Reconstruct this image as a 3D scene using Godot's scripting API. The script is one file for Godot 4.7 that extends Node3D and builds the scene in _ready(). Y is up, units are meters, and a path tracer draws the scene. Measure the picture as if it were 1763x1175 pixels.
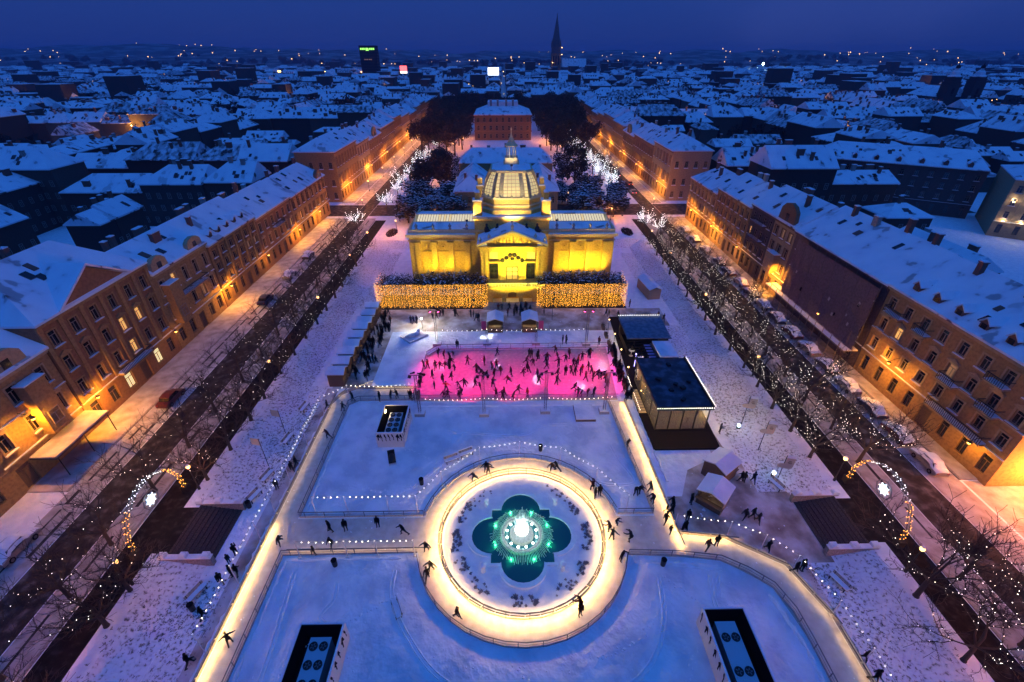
extends Node3D
# Winter evening over a city square: skating rinks, a floodlit pavilion and snowy roofs to the horizon.
# World: x to the right of the square's axis, z towards the camera, park floor at y 0, streets at y 1.
const Y1 := 1.0
var R := RandomNumberGenerator.new()
var M := {}
var taken := {}
var cache := {}

class MB:
	var v := PackedVector3Array()
	var n := PackedVector3Array()
	var c := PackedColorArray()
	var t := Transform3D.IDENTITY
	func tri(a: Vector3, b: Vector3, d: Vector3) -> void:
		a = t * a; b = t * b; d = t * d
		var m := (b - a).cross(d - a).normalized()
		v.append(a); v.append(d); v.append(b)
		n.append(m); n.append(m); n.append(m)
	func trin(a: Vector3, b: Vector3, d: Vector3, na: Vector3, nb: Vector3, nd: Vector3) -> void:
		v.append(t * a); v.append(t * d); v.append(t * b)
		n.append(t.basis * na); n.append(t.basis * nd); n.append(t.basis * nb)
	func quad(a: Vector3, b: Vector3, d: Vector3, e: Vector3) -> void:
		tri(a, b, d); tri(a, d, e)
	func box(p: Vector3, s: Vector3, yaw := 0.0) -> void:
		var k := s * 0.5
		var q := []
		var ba := Basis(Vector3.UP, yaw)
		for i in 8:
			q.append(p + ba * Vector3(k.x if i & 1 else -k.x, k.y if i & 2 else -k.y, k.z if i & 4 else -k.z))
		quad(q[4], q[5], q[7], q[6]); quad(q[1], q[0], q[2], q[3]); quad(q[5], q[1], q[3], q[7])
		quad(q[0], q[4], q[6], q[2]); quad(q[6], q[7], q[3], q[2]); quad(q[0], q[1], q[5], q[4])
	func span(x0: float, x1: float, y0: float, y1: float, z0: float, z1: float) -> void:
		box(Vector3(x0 + x1, y0 + y1, z0 + z1) * 0.5, Vector3(absf(x1 - x0), absf(y1 - y0), absf(z1 - z0)))
	func bar(a: Vector3, b: Vector3, w: float, h: float) -> void:
		var d := b - a
		var keep := t
		var f := d.normalized()
		var s := f.cross(Vector3.UP if absf(f.y) < 0.95 else Vector3.RIGHT).normalized()
		t = keep * Transform3D(Basis(s, s.cross(f), -f), (a + b) * 0.5)
		box(Vector3.ZERO, Vector3(w, h, d.length()))
		t = keep
	func prism(poly: PackedVector2Array, y0: float, y1: float) -> void: # (x, z) outline
		var p := poly
		var k := p.size()
		var ar := 0.0
		for i in k: ar += p[i].cross(p[(i + 1) % k])
		if ar < 0.0:
			p = PackedVector2Array(p); p.reverse()
		for i in k:
			var a := p[i]
			var b := p[(i + 1) % k]
			quad(Vector3(b.x, y0, b.y), Vector3(a.x, y0, a.y), Vector3(a.x, y1, a.y), Vector3(b.x, y1, b.y))
		var id := Geometry2D.triangulate_polygon(p)
		for i in range(0, id.size(), 3):
			var a := p[id[i]]
			var b := p[id[i + 1]]
			var d := p[id[i + 2]]
			if (b - a).cross(d - a) > 0.0:
				var q := b; b = d; d = q
			tri(Vector3(a.x, y1, a.y), Vector3(b.x, y1, b.y), Vector3(d.x, y1, d.y))
			if y1 - y0 > 0.02: tri(Vector3(a.x, y0, a.y), Vector3(d.x, y0, d.y), Vector3(b.x, y0, b.y))
	func slab(poly: PackedVector2Array, z0: float, z1: float) -> void: # (x, y) outline drawn out along z
		var keep := t
		t = keep * Transform3D(Basis(Vector3(1, 0, 0), Vector3(0, 0, -1), Vector3(0, 1, 0)), Vector3.ZERO)
		prism(poly, -z1, -z0)
		t = keep
	func tube(pts: Array, rads: Array, k := 6, cap := true) -> void:
		var rings := []
		var prev := Vector3.ZERO
		for i in pts.size():
			var f: Vector3 = (pts[mini(i + 1, pts.size() - 1)] - pts[maxi(i - 1, 0)]).normalized()
			var s := prev - f * prev.dot(f) if prev != Vector3.ZERO else f.cross(Vector3.UP if absf(f.y) < 0.9 else Vector3.RIGHT)
			s = s.normalized()
			prev = s
			var u := f.cross(s)
			var ring := []
			for j in k:
				var a := TAU * j / k
				ring.append(s * cos(a) + u * sin(a))
			rings.append(ring)
		for i in pts.size() - 1:
			for j in k:
				var a: Vector3 = rings[i][j]
				var b: Vector3 = rings[i][(j + 1) % k]
				var d: Vector3 = rings[i + 1][(j + 1) % k]
				var e: Vector3 = rings[i + 1][j]
				var p0: Vector3 = pts[i]
				var p1: Vector3 = pts[i + 1]
				trin(p0 + a * rads[i], p0 + b * rads[i], p1 + d * rads[i + 1], a, b, d)
				trin(p0 + a * rads[i], p1 + d * rads[i + 1], p1 + e * rads[i + 1], a, d, e)
		if cap:
			for s in [0, pts.size() - 1]:
				for j in range(1, k - 1):
					var o: Vector3 = pts[s]
					var q0: Vector3 = o + rings[s][0] * rads[s]
					var q1: Vector3 = o + rings[s][j] * rads[s]
					var q2: Vector3 = o + rings[s][j + 1] * rads[s]
					if s == 0: tri(q0, q2, q1)
					else: tri(q0, q1, q2)
	func lathe(o: Vector3, prof: Array, k := 12, a0 := 0.0, flat := false) -> void: # prof: [r, y] from the bottom up
		for i in prof.size() - 1:
			var r0: float = prof[i][0]
			var r1: float = prof[i + 1][0]
			var y0: float = prof[i][1]
			var y1: float = prof[i + 1][1]
			var sl := Vector2(y1 - y0, r0 - r1).normalized()
			for j in k:
				var a := a0 + TAU * j / k
				var b := a0 + TAU * (j + 1) / k
				var ca := Vector3(cos(a), 0, sin(a))
				var cb := Vector3(cos(b), 0, sin(b))
				var p := o + ca * r0 + Vector3(0, y0, 0)
				var q := o + cb * r0 + Vector3(0, y0, 0)
				var q1 := o + cb * r1 + Vector3(0, y1, 0)
				var p1 := o + ca * r1 + Vector3(0, y1, 0)
				if flat:
					if r0 > 1e-4: tri(q, p, p1)
					if r1 > 1e-4: tri(q, p1, q1)
				else:
					var na := (ca * sl.x + Vector3(0, sl.y, 0))
					var nb := (cb * sl.x + Vector3(0, sl.y, 0))
					if r0 > 1e-4: trin(q, p, p1, nb, na, na)
					if r1 > 1e-4: trin(q, p1, q1, nb, na, nb)
	func ball(o: Vector3, r: Vector3, k := 10, m := 6, y0 := -1.0) -> void:
		for i in m:
			var u0 := lerpf(asin(y0), PI / 2, float(i) / m)
			var u1 := lerpf(asin(y0), PI / 2, float(i + 1) / m)
			for j in k:
				var a := TAU * j / k
				var b := TAU * (j + 1) / k
				var p := Vector3(cos(u0) * cos(a), sin(u0), cos(u0) * sin(a))
				var q := Vector3(cos(u0) * cos(b), sin(u0), cos(u0) * sin(b))
				var q1 := Vector3(cos(u1) * cos(b), sin(u1), cos(u1) * sin(b))
				var p1 := Vector3(cos(u1) * cos(a), sin(u1), cos(u1) * sin(a))
				if i > 0 or y0 > -1.0: trin(o + q * r, o + p * r, o + p1 * r, (q / r).normalized(), (p / r).normalized(), (p1 / r).normalized())
				if i < m - 1: trin(o + q * r, o + p1 * r, o + q1 * r, (q / r).normalized(), (p1 / r).normalized(), (q1 / r).normalized())
	func done() -> ArrayMesh:
		var a := []
		a.resize(Mesh.ARRAY_MAX)
		a[Mesh.ARRAY_VERTEX] = v
		a[Mesh.ARRAY_NORMAL] = n
		if c.size() == v.size() and c.size(): a[Mesh.ARRAY_COLOR] = c
		var m := ArrayMesh.new()
		if v.size(): m.add_surface_from_arrays(Mesh.PRIMITIVE_TRIANGLES, a)
		return m

func numbered(s: String) -> String:
	var k: int = taken.get(s, 0)
	taken[s] = k + 1
	return s if k == 0 else "%s_%03d" % [s, k]

func obj(called: String, shape, m: Material, parent: Node, at := Vector3.ZERO, yaw := 0.0) -> MeshInstance3D:
	var o := MeshInstance3D.new()
	o.mesh = shape.done() if shape is MB else shape
	o.material_override = m
	o.position = at
	o.rotation.y = yaw
	if parent == self:
		o.name = numbered(called)
		add_child(o)
	else:
		o.name = called
		parent.add_child(o, true)
	return o

func tag(o: Node, label: String, category: String, group := "") -> Node:
	o.set_meta("label", label)
	o.set_meta("category", category)
	if group: o.set_meta("group", group)
	return o

func thing(called: String, label: String, category: String, at := Vector3.ZERO, yaw := 0.0, group := "") -> Node3D:
	var o := Node3D.new()
	o.name = numbered(called)
	add_child(o)
	o.position = at
	o.rotation.y = yaw
	tag(o, label, category, group)
	return o

func ground(called: String, shape, m: Material) -> Node:
	var o := obj(called, shape, m, self)
	o.set_meta("kind", "structure")
	return o

func dup(o: Node3D, label: String, at: Vector3, yaw := 0.0, scale := Vector3.ONE) -> Node3D:
	var r: Node3D = o.duplicate()
	var base := String(o.name).rstrip("0123456789")
	r.name = numbered(base.rstrip("_"))
	add_child(r)
	r.position = at
	r.rotation = Vector3(0, yaw, 0)
	r.scale = scale
	r.set_meta("label", label)
	return r

func lin(r: float, g: float, b: float) -> Color:
	return Color(r, g, b).linear_to_srgb()

func mat(c: Color, rough := 0.85, metal := 0.0) -> StandardMaterial3D:
	var m := StandardMaterial3D.new()
	m.albedo_color = c
	m.roughness = rough
	m.metallic = metal
	return m

func noise(freq: float, oct := 4, s := 1) -> FastNoiseLite:
	var f := FastNoiseLite.new()
	f.noise_type = FastNoiseLite.TYPE_SIMPLEX_SMOOTH
	f.frequency = freq
	f.fractal_octaves = oct
	f.seed = s
	return f

func ntex(freq: float, stops: Array, cols: Array, oct := 4, s := 1, size := 512) -> NoiseTexture2D:
	var x := NoiseTexture2D.new()
	x.width = size; x.height = size
	x.seamless = true
	x.noise = noise(freq, oct, s)
	var g := Gradient.new()
	g.offsets = PackedFloat32Array(stops)
	g.colors = PackedColorArray(cols)
	x.color_ramp = g
	return x

func bump(freq: float, s := 3, oct := 4) -> NoiseTexture2D:
	var x := NoiseTexture2D.new()
	x.width = 512; x.height = 512
	x.seamless = true
	x.noise = noise(freq, oct, s)
	return x

# colour and relief from noise, laid on in the world's own axes; metres is the size of one tile
func tex(stops: Array, cols: Array, metres: float, freq := 0.01, rough := 0.85, relief := 0.0, rfreq := 0.03, oct := 4, s := 1) -> StandardMaterial3D:
	var m := mat(Color.WHITE, rough)
	m.albedo_texture = ntex(freq, stops, cols, oct, s)
	m.uv1_triplanar = true
	m.uv1_world_triplanar = true
	m.uv1_scale = Vector3.ONE / metres
	if relief > 0.0:
		m.heightmap_enabled = true
		m.heightmap_texture = bump(rfreq, s + 5)
		m.heightmap_scale = relief
	return m

func glow(c: Color, e: float, base := Color(0.9, 0.9, 0.9)) -> StandardMaterial3D:
	var m := mat(base, 0.5)
	m.emission_enabled = true
	m.emission = c
	m.emission_energy_multiplier = e
	return m

func omni(parent: Node, at: Vector3, c: Color, e: float, size := 0.1, called := "lamp_light") -> OmniLight3D:
	var l := OmniLight3D.new()
	l.name = called
	l.position = at
	l.light_color = c
	l.light_energy = e
	l.light_size = size
	l.omni_range = 60.0
	l.omni_attenuation = 2.0
	l.shadow_enabled = true
	parent.add_child(l, true)
	return l

func spot(parent: Node, at: Vector3, to: Vector3, c: Color, e: float, angle := 40.0, soft := 0.6, size := 0.1) -> SpotLight3D:
	var l := SpotLight3D.new()
	l.name = "lamp_light"
	l.light_color = c
	l.light_energy = e
	l.light_size = size
	l.spot_angle = angle
	l.spot_angle_attenuation = soft
	l.spot_range = 90.0
	l.spot_attenuation = 2.0
	l.shadow_enabled = true
	parent.add_child(l, true)
	l.look_at_from_position(at, to, Vector3.UP if absf((to - at).normalized().y) < 0.99 else Vector3.RIGHT)
	return l

func area(parent: Node, at: Vector3, to: Vector3, c: Color, e: float, w: float, h: float) -> AreaLight3D:
	var l := AreaLight3D.new()
	l.name = "lamp_light"
	l.light_color = c
	l.light_energy = e
	l.area_size = Vector2(w, h)
	l.area_range = 40.0
	l.area_normalize_energy = true
	l.shadow_enabled = true
	parent.add_child(l, true)
	l.look_at_from_position(at, to, Vector3.UP if absf((to - at).normalized().y) < 0.99 else Vector3.RIGHT)
	return l

func multi(called: String, shape, m: Material, parent: Node, places: Array) -> MultiMeshInstance3D:
	var mm := MultiMesh.new()
	mm.transform_format = MultiMesh.TRANSFORM_3D
	mm.mesh = shape.done() if shape is MB else shape
	mm.instance_count = places.size()
	for i in places.size():
		mm.set_instance_transform(i, places[i] if places[i] is Transform3D else Transform3D(Basis.IDENTITY, places[i]))
	var o := MultiMeshInstance3D.new()
	o.multimesh = mm
	o.material_override = m
	o.set_meta("kind", "stuff")
	if parent == self:
		o.name = numbered(called)
		add_child(o)
	else:
		o.name = called
		parent.add_child(o, true)
	return o

func rect(x0: float, x1: float, z0: float, z1: float) -> PackedVector2Array:
	return PackedVector2Array([Vector2(x0, z0), Vector2(x1, z0), Vector2(x1, z1), Vector2(x0, z1)])

func poly(a: Array) -> PackedVector2Array:
	var p := PackedVector2Array()
	for q in a: p.append(Vector2(q[0], q[1]))
	return p

func nth(k: int) -> String:
	var s := "th"
	if k % 100 < 11 or k % 100 > 13:
		s = ["th", "st", "nd", "rd"][k % 10] if k % 10 < 4 else "th"
	return "%d%s" % [k, s]

func _ready() -> void:
	R.seed = 7
	var cam := Camera3D.new()
	cam.name = "camera"
	cam.position = Vector3(-1.57, 44.0, 0.0)
	cam.rotation_degrees = Vector3(-31.81, -0.98, 0.0)
	cam.fov = 73.0
	cam.near = 0.5
	cam.far = 9000.0
	add_child(cam)
	cam.current = true
	var env := Environment.new()
	env.background_mode = Environment.BG_SKY
	var sm := ProceduralSkyMaterial.new()
	sm.sky_top_color = lin(0.011, 0.068, 0.34)
	sm.sky_horizon_color = lin(0.016, 0.036, 0.20)
	sm.sky_curve = 0.12
	sm.ground_bottom_color = lin(0.005, 0.012, 0.06)
	sm.ground_horizon_color = lin(0.014, 0.030, 0.165)
	sm.sun_angle_max = 0.1
	var cl := ntex(0.006, [0.42, 0.7, 0.95], [Color(0, 0, 0, 0), lin(0.010, 0.012, 0.035), lin(0.022, 0.022, 0.055)], 4, 5, 1024)
	cl.height = 512
	sm.sky_cover = cl
	var sky := Sky.new()
	sky.sky_material = sm
	env.sky = sky
	env.tonemap_mode = Environment.TONE_MAPPER_LINEAR
	env.tonemap_exposure = 1.0
	env.fog_enabled = true
	env.fog_density = 0.0002
	env.fog_light_color = Color(0.72, 0.80, 1.0)
	env.sdfgi_enabled = true
	env.ssao_enabled = true
	env.ssil_enabled = true
	var we := WorldEnvironment.new()
	we.name = "environment"
	we.environment = env
	add_child(we)
	var sun := DirectionalLight3D.new()   # the last light of the clouded dusk sky, very soft and from high up
	sun.name = "dusk_sky_light"
	sun.rotation_degrees = Vector3(-80, 30, 0)
	sun.light_color = lin(0.03, 0.24, 1.0)
	sun.light_energy = 0.265
	sun.light_angular_distance = 45.0
	sun.shadow_enabled = true
	sun.sky_mode = DirectionalLight3D.SKY_MODE_LIGHT_ONLY
	add_child(sun)
	make_materials()
	build_ground()
	build_rinks()
	build_fountain()
	build_pavilion()
	build_street_houses()
	build_city()
	build_landmarks()
	build_trees()
	build_lamps()
	build_rink_things()
	build_people()
	build_cars()

func make_materials() -> void:
	var sn := [lin(0.74, 0.77, 0.82), lin(0.84, 0.86, 0.88)]
	M.snow = tex([0.3, 0.7], sn, 9.0, 0.012, 0.75, 6.0, 0.02)
	M.roof_snow = tex([0.0, 0.2, 0.235, 0.32, 0.7], [lin(0.08, 0.07, 0.07), lin(0.13, 0.11, 0.11), lin(0.6, 0.62, 0.66), sn[0], sn[1]], 37.0, 0.014, 0.8, 5.0, 0.02, 4, 4)
	M.roof_thin = tex([0.0, 0.38, 0.44, 0.6, 0.8], [lin(0.06, 0.05, 0.05), lin(0.10, 0.085, 0.08), lin(0.45, 0.46, 0.5), lin(0.62, 0.64, 0.68), sn[0]], 29.0, 0.02, 0.8, 5.0, 0.02, 5, 6)
	M.smooth_snow = tex([0.25, 0.5, 0.8], [lin(0.62, 0.66, 0.72), lin(0.76, 0.79, 0.83), lin(0.85, 0.87, 0.9)], 27.0, 0.012, 0.7, 9.0, 0.05, 6, 9)
	M.trodden = tex([0.1, 0.42, 0.62, 0.9], [lin(0.22, 0.17, 0.135), lin(0.38, 0.32, 0.27), lin(0.50, 0.46, 0.43), lin(0.64, 0.62, 0.61)], 31.0, 0.016, 0.8, 5.0, 0.03, 5, 12)
	M.mottled = tex([0.0, 0.22, 0.29, 0.42, 1.0], [lin(0.12, 0.11, 0.085), lin(0.24, 0.23, 0.2), lin(0.56, 0.56, 0.57), lin(0.72, 0.74, 0.78), lin(0.82, 0.84, 0.87)], 13.0, 0.05, 0.9, 8.0, 0.05, 4, 21)
	M.track_ice = tex([0.15, 0.5, 0.85], [lin(0.48, 0.44, 0.39), lin(0.54, 0.51, 0.46), lin(0.60, 0.57, 0.53)], 17.0, 0.03, 0.42, 1.0, 0.06, 5, 31)
	M.rink_ice = tex([0.2, 0.5, 0.85], [lin(0.27, 0.28, 0.30), lin(0.31, 0.32, 0.34), lin(0.35, 0.36, 0.38)], 6.0, 0.015, 0.45, 0.8, 0.05, 5, 33)
	M.asphalt = tex([0.2, 0.55, 0.8], [lin(0.010, 0.009, 0.009), lin(0.016, 0.014, 0.013), lin(0.034, 0.031, 0.029)], 13.0, 0.02, 0.6, 1.0, 0.1, 5, 41)
	M.slush = tex([0.15, 0.5, 0.62, 0.9], [lin(0.03, 0.024, 0.02), lin(0.05, 0.042, 0.037), lin(0.075, 0.065, 0.06), lin(0.14, 0.13, 0.125)], 19.0, 0.02, 0.55, 2.0, 0.05, 5, 43)
	M.street_snow = tex([0.1, 0.4, 0.6, 0.9], [lin(0.28, 0.25, 0.23), lin(0.37, 0.34, 0.32), lin(0.42, 0.40, 0.39), lin(0.50, 0.49, 0.49)], 23.0, 0.02, 0.75, 5.0, 0.03, 5, 44)
	M.stone = tex([0.2, 0.8], [lin(0.22, 0.20, 0.18), lin(0.36, 0.34, 0.31)], 3.0, 0.02, 0.85, 1.0, 0.05)
	M.dark_stone = tex([0.2, 0.8], [lin(0.035, 0.03, 0.03), lin(0.075, 0.065, 0.06)], 3.0, 0.03, 0.75, 1.0, 0.05)
	M.water = mat(lin(0.012, 0.10, 0.115), 0.06)
	M.dark = mat(lin(0.02, 0.02, 0.022), 0.5, 0.3)
	M.black = mat(lin(0.008, 0.008, 0.01), 0.6)
	M.black.metallic_specular = 0.12
	M.asphalt.metallic_specular = 0.2
	M.asphalt.roughness = 0.85
	M.slush.metallic_specular = 0.25
	M.slush.roughness = 0.8
	M.dark_stone.metallic_specular = 0.2
	M.steel = mat(lin(0.16, 0.16, 0.17), 0.4, 0.8)
	M.board = tex([0.2, 0.8], [lin(0.30, 0.29, 0.28), lin(0.45, 0.44, 0.43)], 2.0, 0.03, 0.7)
	M.white_board = mat(lin(0.6, 0.6, 0.62), 0.6)
	M.wood = tex([0.2, 0.8], [lin(0.10, 0.065, 0.04), lin(0.19, 0.13, 0.085)], 1.5, 0.03, 0.8)
	M.pale_wood = tex([0.2, 0.8], [lin(0.26, 0.20, 0.14), lin(0.40, 0.32, 0.24)], 1.5, 0.03, 0.8)
	M.bark = tex([0.2, 0.8], [lin(0.03, 0.024, 0.02), lin(0.075, 0.06, 0.05)], 1.0, 0.04, 0.9, 2.0, 0.08)
	M.twig = mat(lin(0.045, 0.033, 0.028), 0.9)
	M.dark_leaf = mat(lin(0.022, 0.026, 0.018), 0.8)
	M.brown_leaf = mat(lin(0.05, 0.034, 0.022), 0.85)
	M.dry_leaf = mat(lin(0.24, 0.22, 0.24), 0.9)
	M.brick = tex([0.2, 0.8], [lin(0.13, 0.06, 0.045), lin(0.22, 0.11, 0.08)], 2.0, 0.05, 0.9)
	M.glass = mat(lin(0.012, 0.014, 0.018), 0.08)
	M.glass.metallic_specular = 0.8
	M.warm_pane = glow(lin(1.0, 0.48, 0.10), 0.9, lin(0.5, 0.4, 0.25))
	M.dim_pane = glow(lin(1.0, 0.5, 0.14), 0.22, lin(0.4, 0.32, 0.2))
	M.white_pane = glow(lin(1.0, 0.80, 0.36), 0.9, lin(0.5, 0.5, 0.45))
	M.orange_bulb = glow(lin(1.0, 0.46, 0.07), 9.0)
	M.warm_bulb = glow(lin(1.0, 0.62, 0.20), 9.0)
	M.festoon = glow(lin(1.0, 0.86, 0.6), 16.0)
	M.globe = glow(lin(1.0, 0.52, 0.13), 5.0)
	M.gold_bulb = glow(lin(1.0, 0.40, 0.02), 9.0)
	M.white_bulb = glow(lin(0.9, 0.95, 1.0), 12.0)
	M.pool_lamp = glow(lin(0.75, 1.0, 0.9), 4.0)
	M.led = glow(lin(1.0, 0.74, 0.36), 7.0)
	M.pink_bulb = glow(lin(1.0, 0.05, 0.25), 10.0)
	M.cold_bulb = glow(lin(0.75, 0.9, 1.0), 20.0)

func build_ground() -> void:
	var g := MB.new()
	var far := 5200.0
	for r in [[-far, -36.0, -far, 200.0], [36.0, far, -far, 200.0], [-36.0, 36.0, -far, -122.0], [-36.0, 36.0, 6.0, 200.0]]:
		g.quad(Vector3(r[0], Y1, r[3]), Vector3(r[1], Y1, r[3]), Vector3(r[1], Y1, r[2]), Vector3(r[0], Y1, r[2]))
	ground("ground", g, M.snow)
	g = MB.new()
	g.prism(rect(-32, 32, -118, 6), -0.3, 0.0)
	ground("park_ground", g, M.snow)
	g = MB.new()   # the grassy banks that lead from the sunk park up to the streets, cut by the side stairs
	for s: float in [-1.0, 1.0]:
		for zz in [[-122.0, -35.2], [-28.4, 6.0]]:
			var n0: float = zz[0]
			while n0 < zz[1] - 0.1:
				var n1 := minf(n0 + 6.0, zz[1])
				var a := Vector3(32 * s, 0.0, n0)
				var b := Vector3(32 * s, 0.0, n1)
				var d := Vector3(36 * s, Y1, n1)
				var e := Vector3(36 * s, Y1, n0)
				if s > 0: g.quad(b, d, e, a)
				else: g.quad(a, e, d, b)
				n0 = n1
	g.quad(Vector3(-32, 0, -118), Vector3(32, 0, -118), Vector3(36, Y1, -122), Vector3(-36, Y1, -122))
	ground("park_bank", g, M.mottled)
	g = MB.new()   # lawns with grass showing through the snow
	for r in [[-31.9, -28.6, -114.0, -84.0], [-31.9, -29.2, -58.0, -36.5], [-31.9, -29.0, -26.8, 4.0], [28.6, 31.9, -114.0, -90.0], [28.2, 31.9, -76.0, -36.5], [28.9, 31.9, -27.5, 4.0]]:
		g.prism(rect(r[0], r[1], r[2], r[3]), -0.01, 0.006)
	ground("lawn", g, M.mottled)
	g = MB.new()
	g.prism(rect(-28.2, 30.0, -83.2, -74.5), -0.01, 0.004)
	g.prism(rect(-28.5, -22.6, -74.5, -57.4), -0.01, 0.0045)
	g.prism(rect(-29.2, -27.4, -57.4, 4.0), -0.01, 0.005)
	g.prism(poly([[17.2, -31.3], [21.5, -30.8], [26.8, -27.5], [28.6, -22.5], [28.9, 4.0], [30.5, 4.0], [31.9, -28.0], [31.9, -36.0], [27.0, -44.0], [26.4, -52.0], [29.0, -80.0], [28.0, -80.0], [25.0, -42.0], [21.0, -40.0], [19.0, -36.0], [17.2, -36.0]]), -0.01, 0.0055)
	ground("trodden_snow_path", g, M.trodden)
	g = MB.new()   # cleared promenades, streets
	for s: float in [-1.0, 1.0]:
		g.prism(rect(37.7 * s, 40.9 * s, -140, 40), Y1 - 0.05, Y1 + 0.008)
		g.prism(rect(37.7 * s, 36.0 * s, -34.6, -29.0), Y1 - 0.05, Y1 + 0.006)
	ground("promenade", g, M.asphalt)
	g = MB.new()   # trodden, greyed snow beside the carriageways
	for s: float in [-1.0, 1.0]:
		g.prism(rect(41.3 * s, 44.2 * s, -142, 20), Y1 - 0.05, Y1 + 0.006)
		g.prism(rect(48.7 * s, 52.3 * s, -142, 20), Y1 - 0.05, Y1 + 0.006)
		g.prism(rect(48.7 * s, 52.3 * s, -430, -158), Y1 - 0.05, Y1 + 0.006)
	g.prism(rect(52.6, 120, -36.8, -14), Y1 - 0.05, Y1 + 0.006)
	ground("street_edge_snow", g, M.street_snow)
	g = MB.new()
	for s: float in [-1.0, 1.0]:
		g.prism(rect(44.3 * s, 48.6 * s, -430, -12), Y1 - 0.05, Y1 + 0.010)
	g.prism(rect(-150, -48.7, -157, -144.5), Y1 - 0.05, Y1 + 0.010)
	g.prism(rect(-44.2, 44.2, -157, -144.5), Y1 - 0.05, Y1 + 0.010)
	g.prism(rect(48.7, 150, -157, -144.5), Y1 - 0.05, Y1 + 0.010)
	ground("street", g, M.slush)
	g = MB.new()   # wheel ruts and tram rails in the snow on both sides
	for x: float in [-43.0, -49.8, -51.2, 43.0]:
		var n0 := -140.0
		while n0 < -12.0:
			var l := R.randf_range(2.0, 7.0)
			var w := R.randf_range(0.08, 0.2)
			g.prism(rect(x - w + R.randf_range(-0.08, 0.08), x + w, n0, n0 + l), Y1 - 0.03, Y1 + 0.014)
			n0 += l + R.randf_range(0.3, 5.0)
	for x: float in [-45.6, -47.1, 45.6, 47.1]:
		g.prism(rect(x - 0.05, x + 0.05, -140, -12), Y1 - 0.03, Y1 + 0.020)
	ground("tram_track", g, M.slush)
	g = MB.new()   # pavements with kerbs
	for s: float in [-1.0, 1.0]:
		var fx := 57.0 if s < 0 else 54.5
		g.prism(rect(52.6 * s, fx * s, -142, -37), Y1 - 0.05, Y1 + 0.13)
		g.prism(rect(52.6 * s, fx * s, -430, -160), Y1 - 0.05, Y1 + 0.13)
	ground("pavement", g, M.street_snow)
	g = MB.new()
	for s: float in [-1.0, 1.0]:
		g.prism(rect(52.3 * s, 52.55 * s, -142, -37), Y1 - 0.05, Y1 + 0.14)
		g.prism(rect(41.0 * s, 41.25 * s, -140, 40), Y1 - 0.05, Y1 + 0.10)
	ground("kerb", g, M.stone)
	# grass tufts and leaves that stick out of the lawn snow
	var tuft := MB.new()
	for i in 9:
		var a := R.randf() * TAU
		var d := Vector3(cos(a) * R.randf_range(0.05, 0.22), R.randf_range(0.03, 0.13), sin(a) * R.randf_range(0.05, 0.22))
		var s := Vector3(-sin(a), 0, cos(a)) * 0.045
		var o := Vector3(R.randf_range(-0.18, 0.18), 0, R.randf_range(-0.18, 0.18))
		tuft.tri(o - s, o + s, o + d); tuft.tri(o + s, o - s, o + d)
	var tn := noise(0.11, 3, 77)
	var tp := []
	for i in 42000:
		var sx := -1.0 if i % 2 else 1.0
		var x := R.randf_range(28.4, 36.6)
		var z := R.randf_range(-118, 2)
		if z > -36.2 and z < -27.4: continue
		if sx > 0 and x < 31.9 and z < -76: continue
		if sx < 0 and x < 31.9 and (z < -58 and z > -84): continue
		if tn.get_noise_2d(x * sx, z) + R.randf_range(-0.6, 0.6) < 0.2: continue
		var y := 0.0 if x < 32 else (x - 32) / 4.0 * Y1
		if x > 36.0: y = Y1
		tp.append(Transform3D(Basis(Vector3.UP, R.randf() * TAU).scaled(Vector3.ONE * R.randf_range(0.25, 0.75)), Vector3(x * sx, y, z)))
	multi("grass_tufts", tuft, mat(lin(0.11, 0.10, 0.075), 0.9), self, tp).set_meta("label", "dry grass and leaves sticking out of the lawn snow")
	# steps from the park up to the promenade
	for s: float in [-1.0, 1.0]:
		var t := thing("park_stairs", "dark cleared stone steps on the %s side of the park, below the lit arch" % ("left" if s < 0 else "right"), "stairs", Vector3(31.6 * s, 0, -31.8), 0.0, "side stairs of the sunk park")
		for k in 10:
			var b := MB.new()
			b.span(s * 0.46 * k, s * 4.7, 0.1 * k - 0.02, 0.1 * (k + 1) - (0.006 if k == 9 else 0.0), -3.1, 3.1)
			b.span(s * (0.46 * k - 0.03), s * (0.46 * k + 0.06), 0.1 * (k + 1) - 0.03, 0.1 * (k + 1) + 0.004, -3.1, 3.1)
			obj("step", b, M.dark_stone, t)
		for z: float in [-3.35, 3.35]:
			var b := MB.new()
			b.span(s * -0.3, s * 4.9, -0.05, 1.15, z - 0.24, z + 0.24)
			var w := obj("flank_wall", b, M.stone, t)
			b = MB.new()
			b.span(s * -0.32, s * 4.92, 1.15, 1.26, z - 0.27, z + 0.27)
			obj("snow_cap", b, M.snow, w)
			for x: float in [0.2, 2.4, 4.5]:
				b = MB.new()
				b.span(s * (x - 0.35), s * (x + 0.35), 1.26, 1.62, z - 0.3, z + 0.3)
				b.ball(Vector3(s * x, 1.62, z), Vector3(0.34, 0.16, 0.3), 8, 3, 0.0)
				obj("pier", b, M.snow, w)

# --- fences, festoons, led strips -------------------------------------------------------------

func along(pts: Array, step: float) -> Array: # even points on a polyline of [x, z]; each {p, d}
	var out := []
	var left := 0.0
	for i in pts.size() - 1:
		var a := Vector2(pts[i][0], pts[i][1])
		var b := Vector2(pts[i + 1][0], pts[i + 1][1])
		var l := a.distance_to(b)
		var q := left
		while q < l:
			out.append({"p": a.lerp(b, q / l), "d": (b - a).normalized()})
			q += step
		left = q - l
	return out

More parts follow.
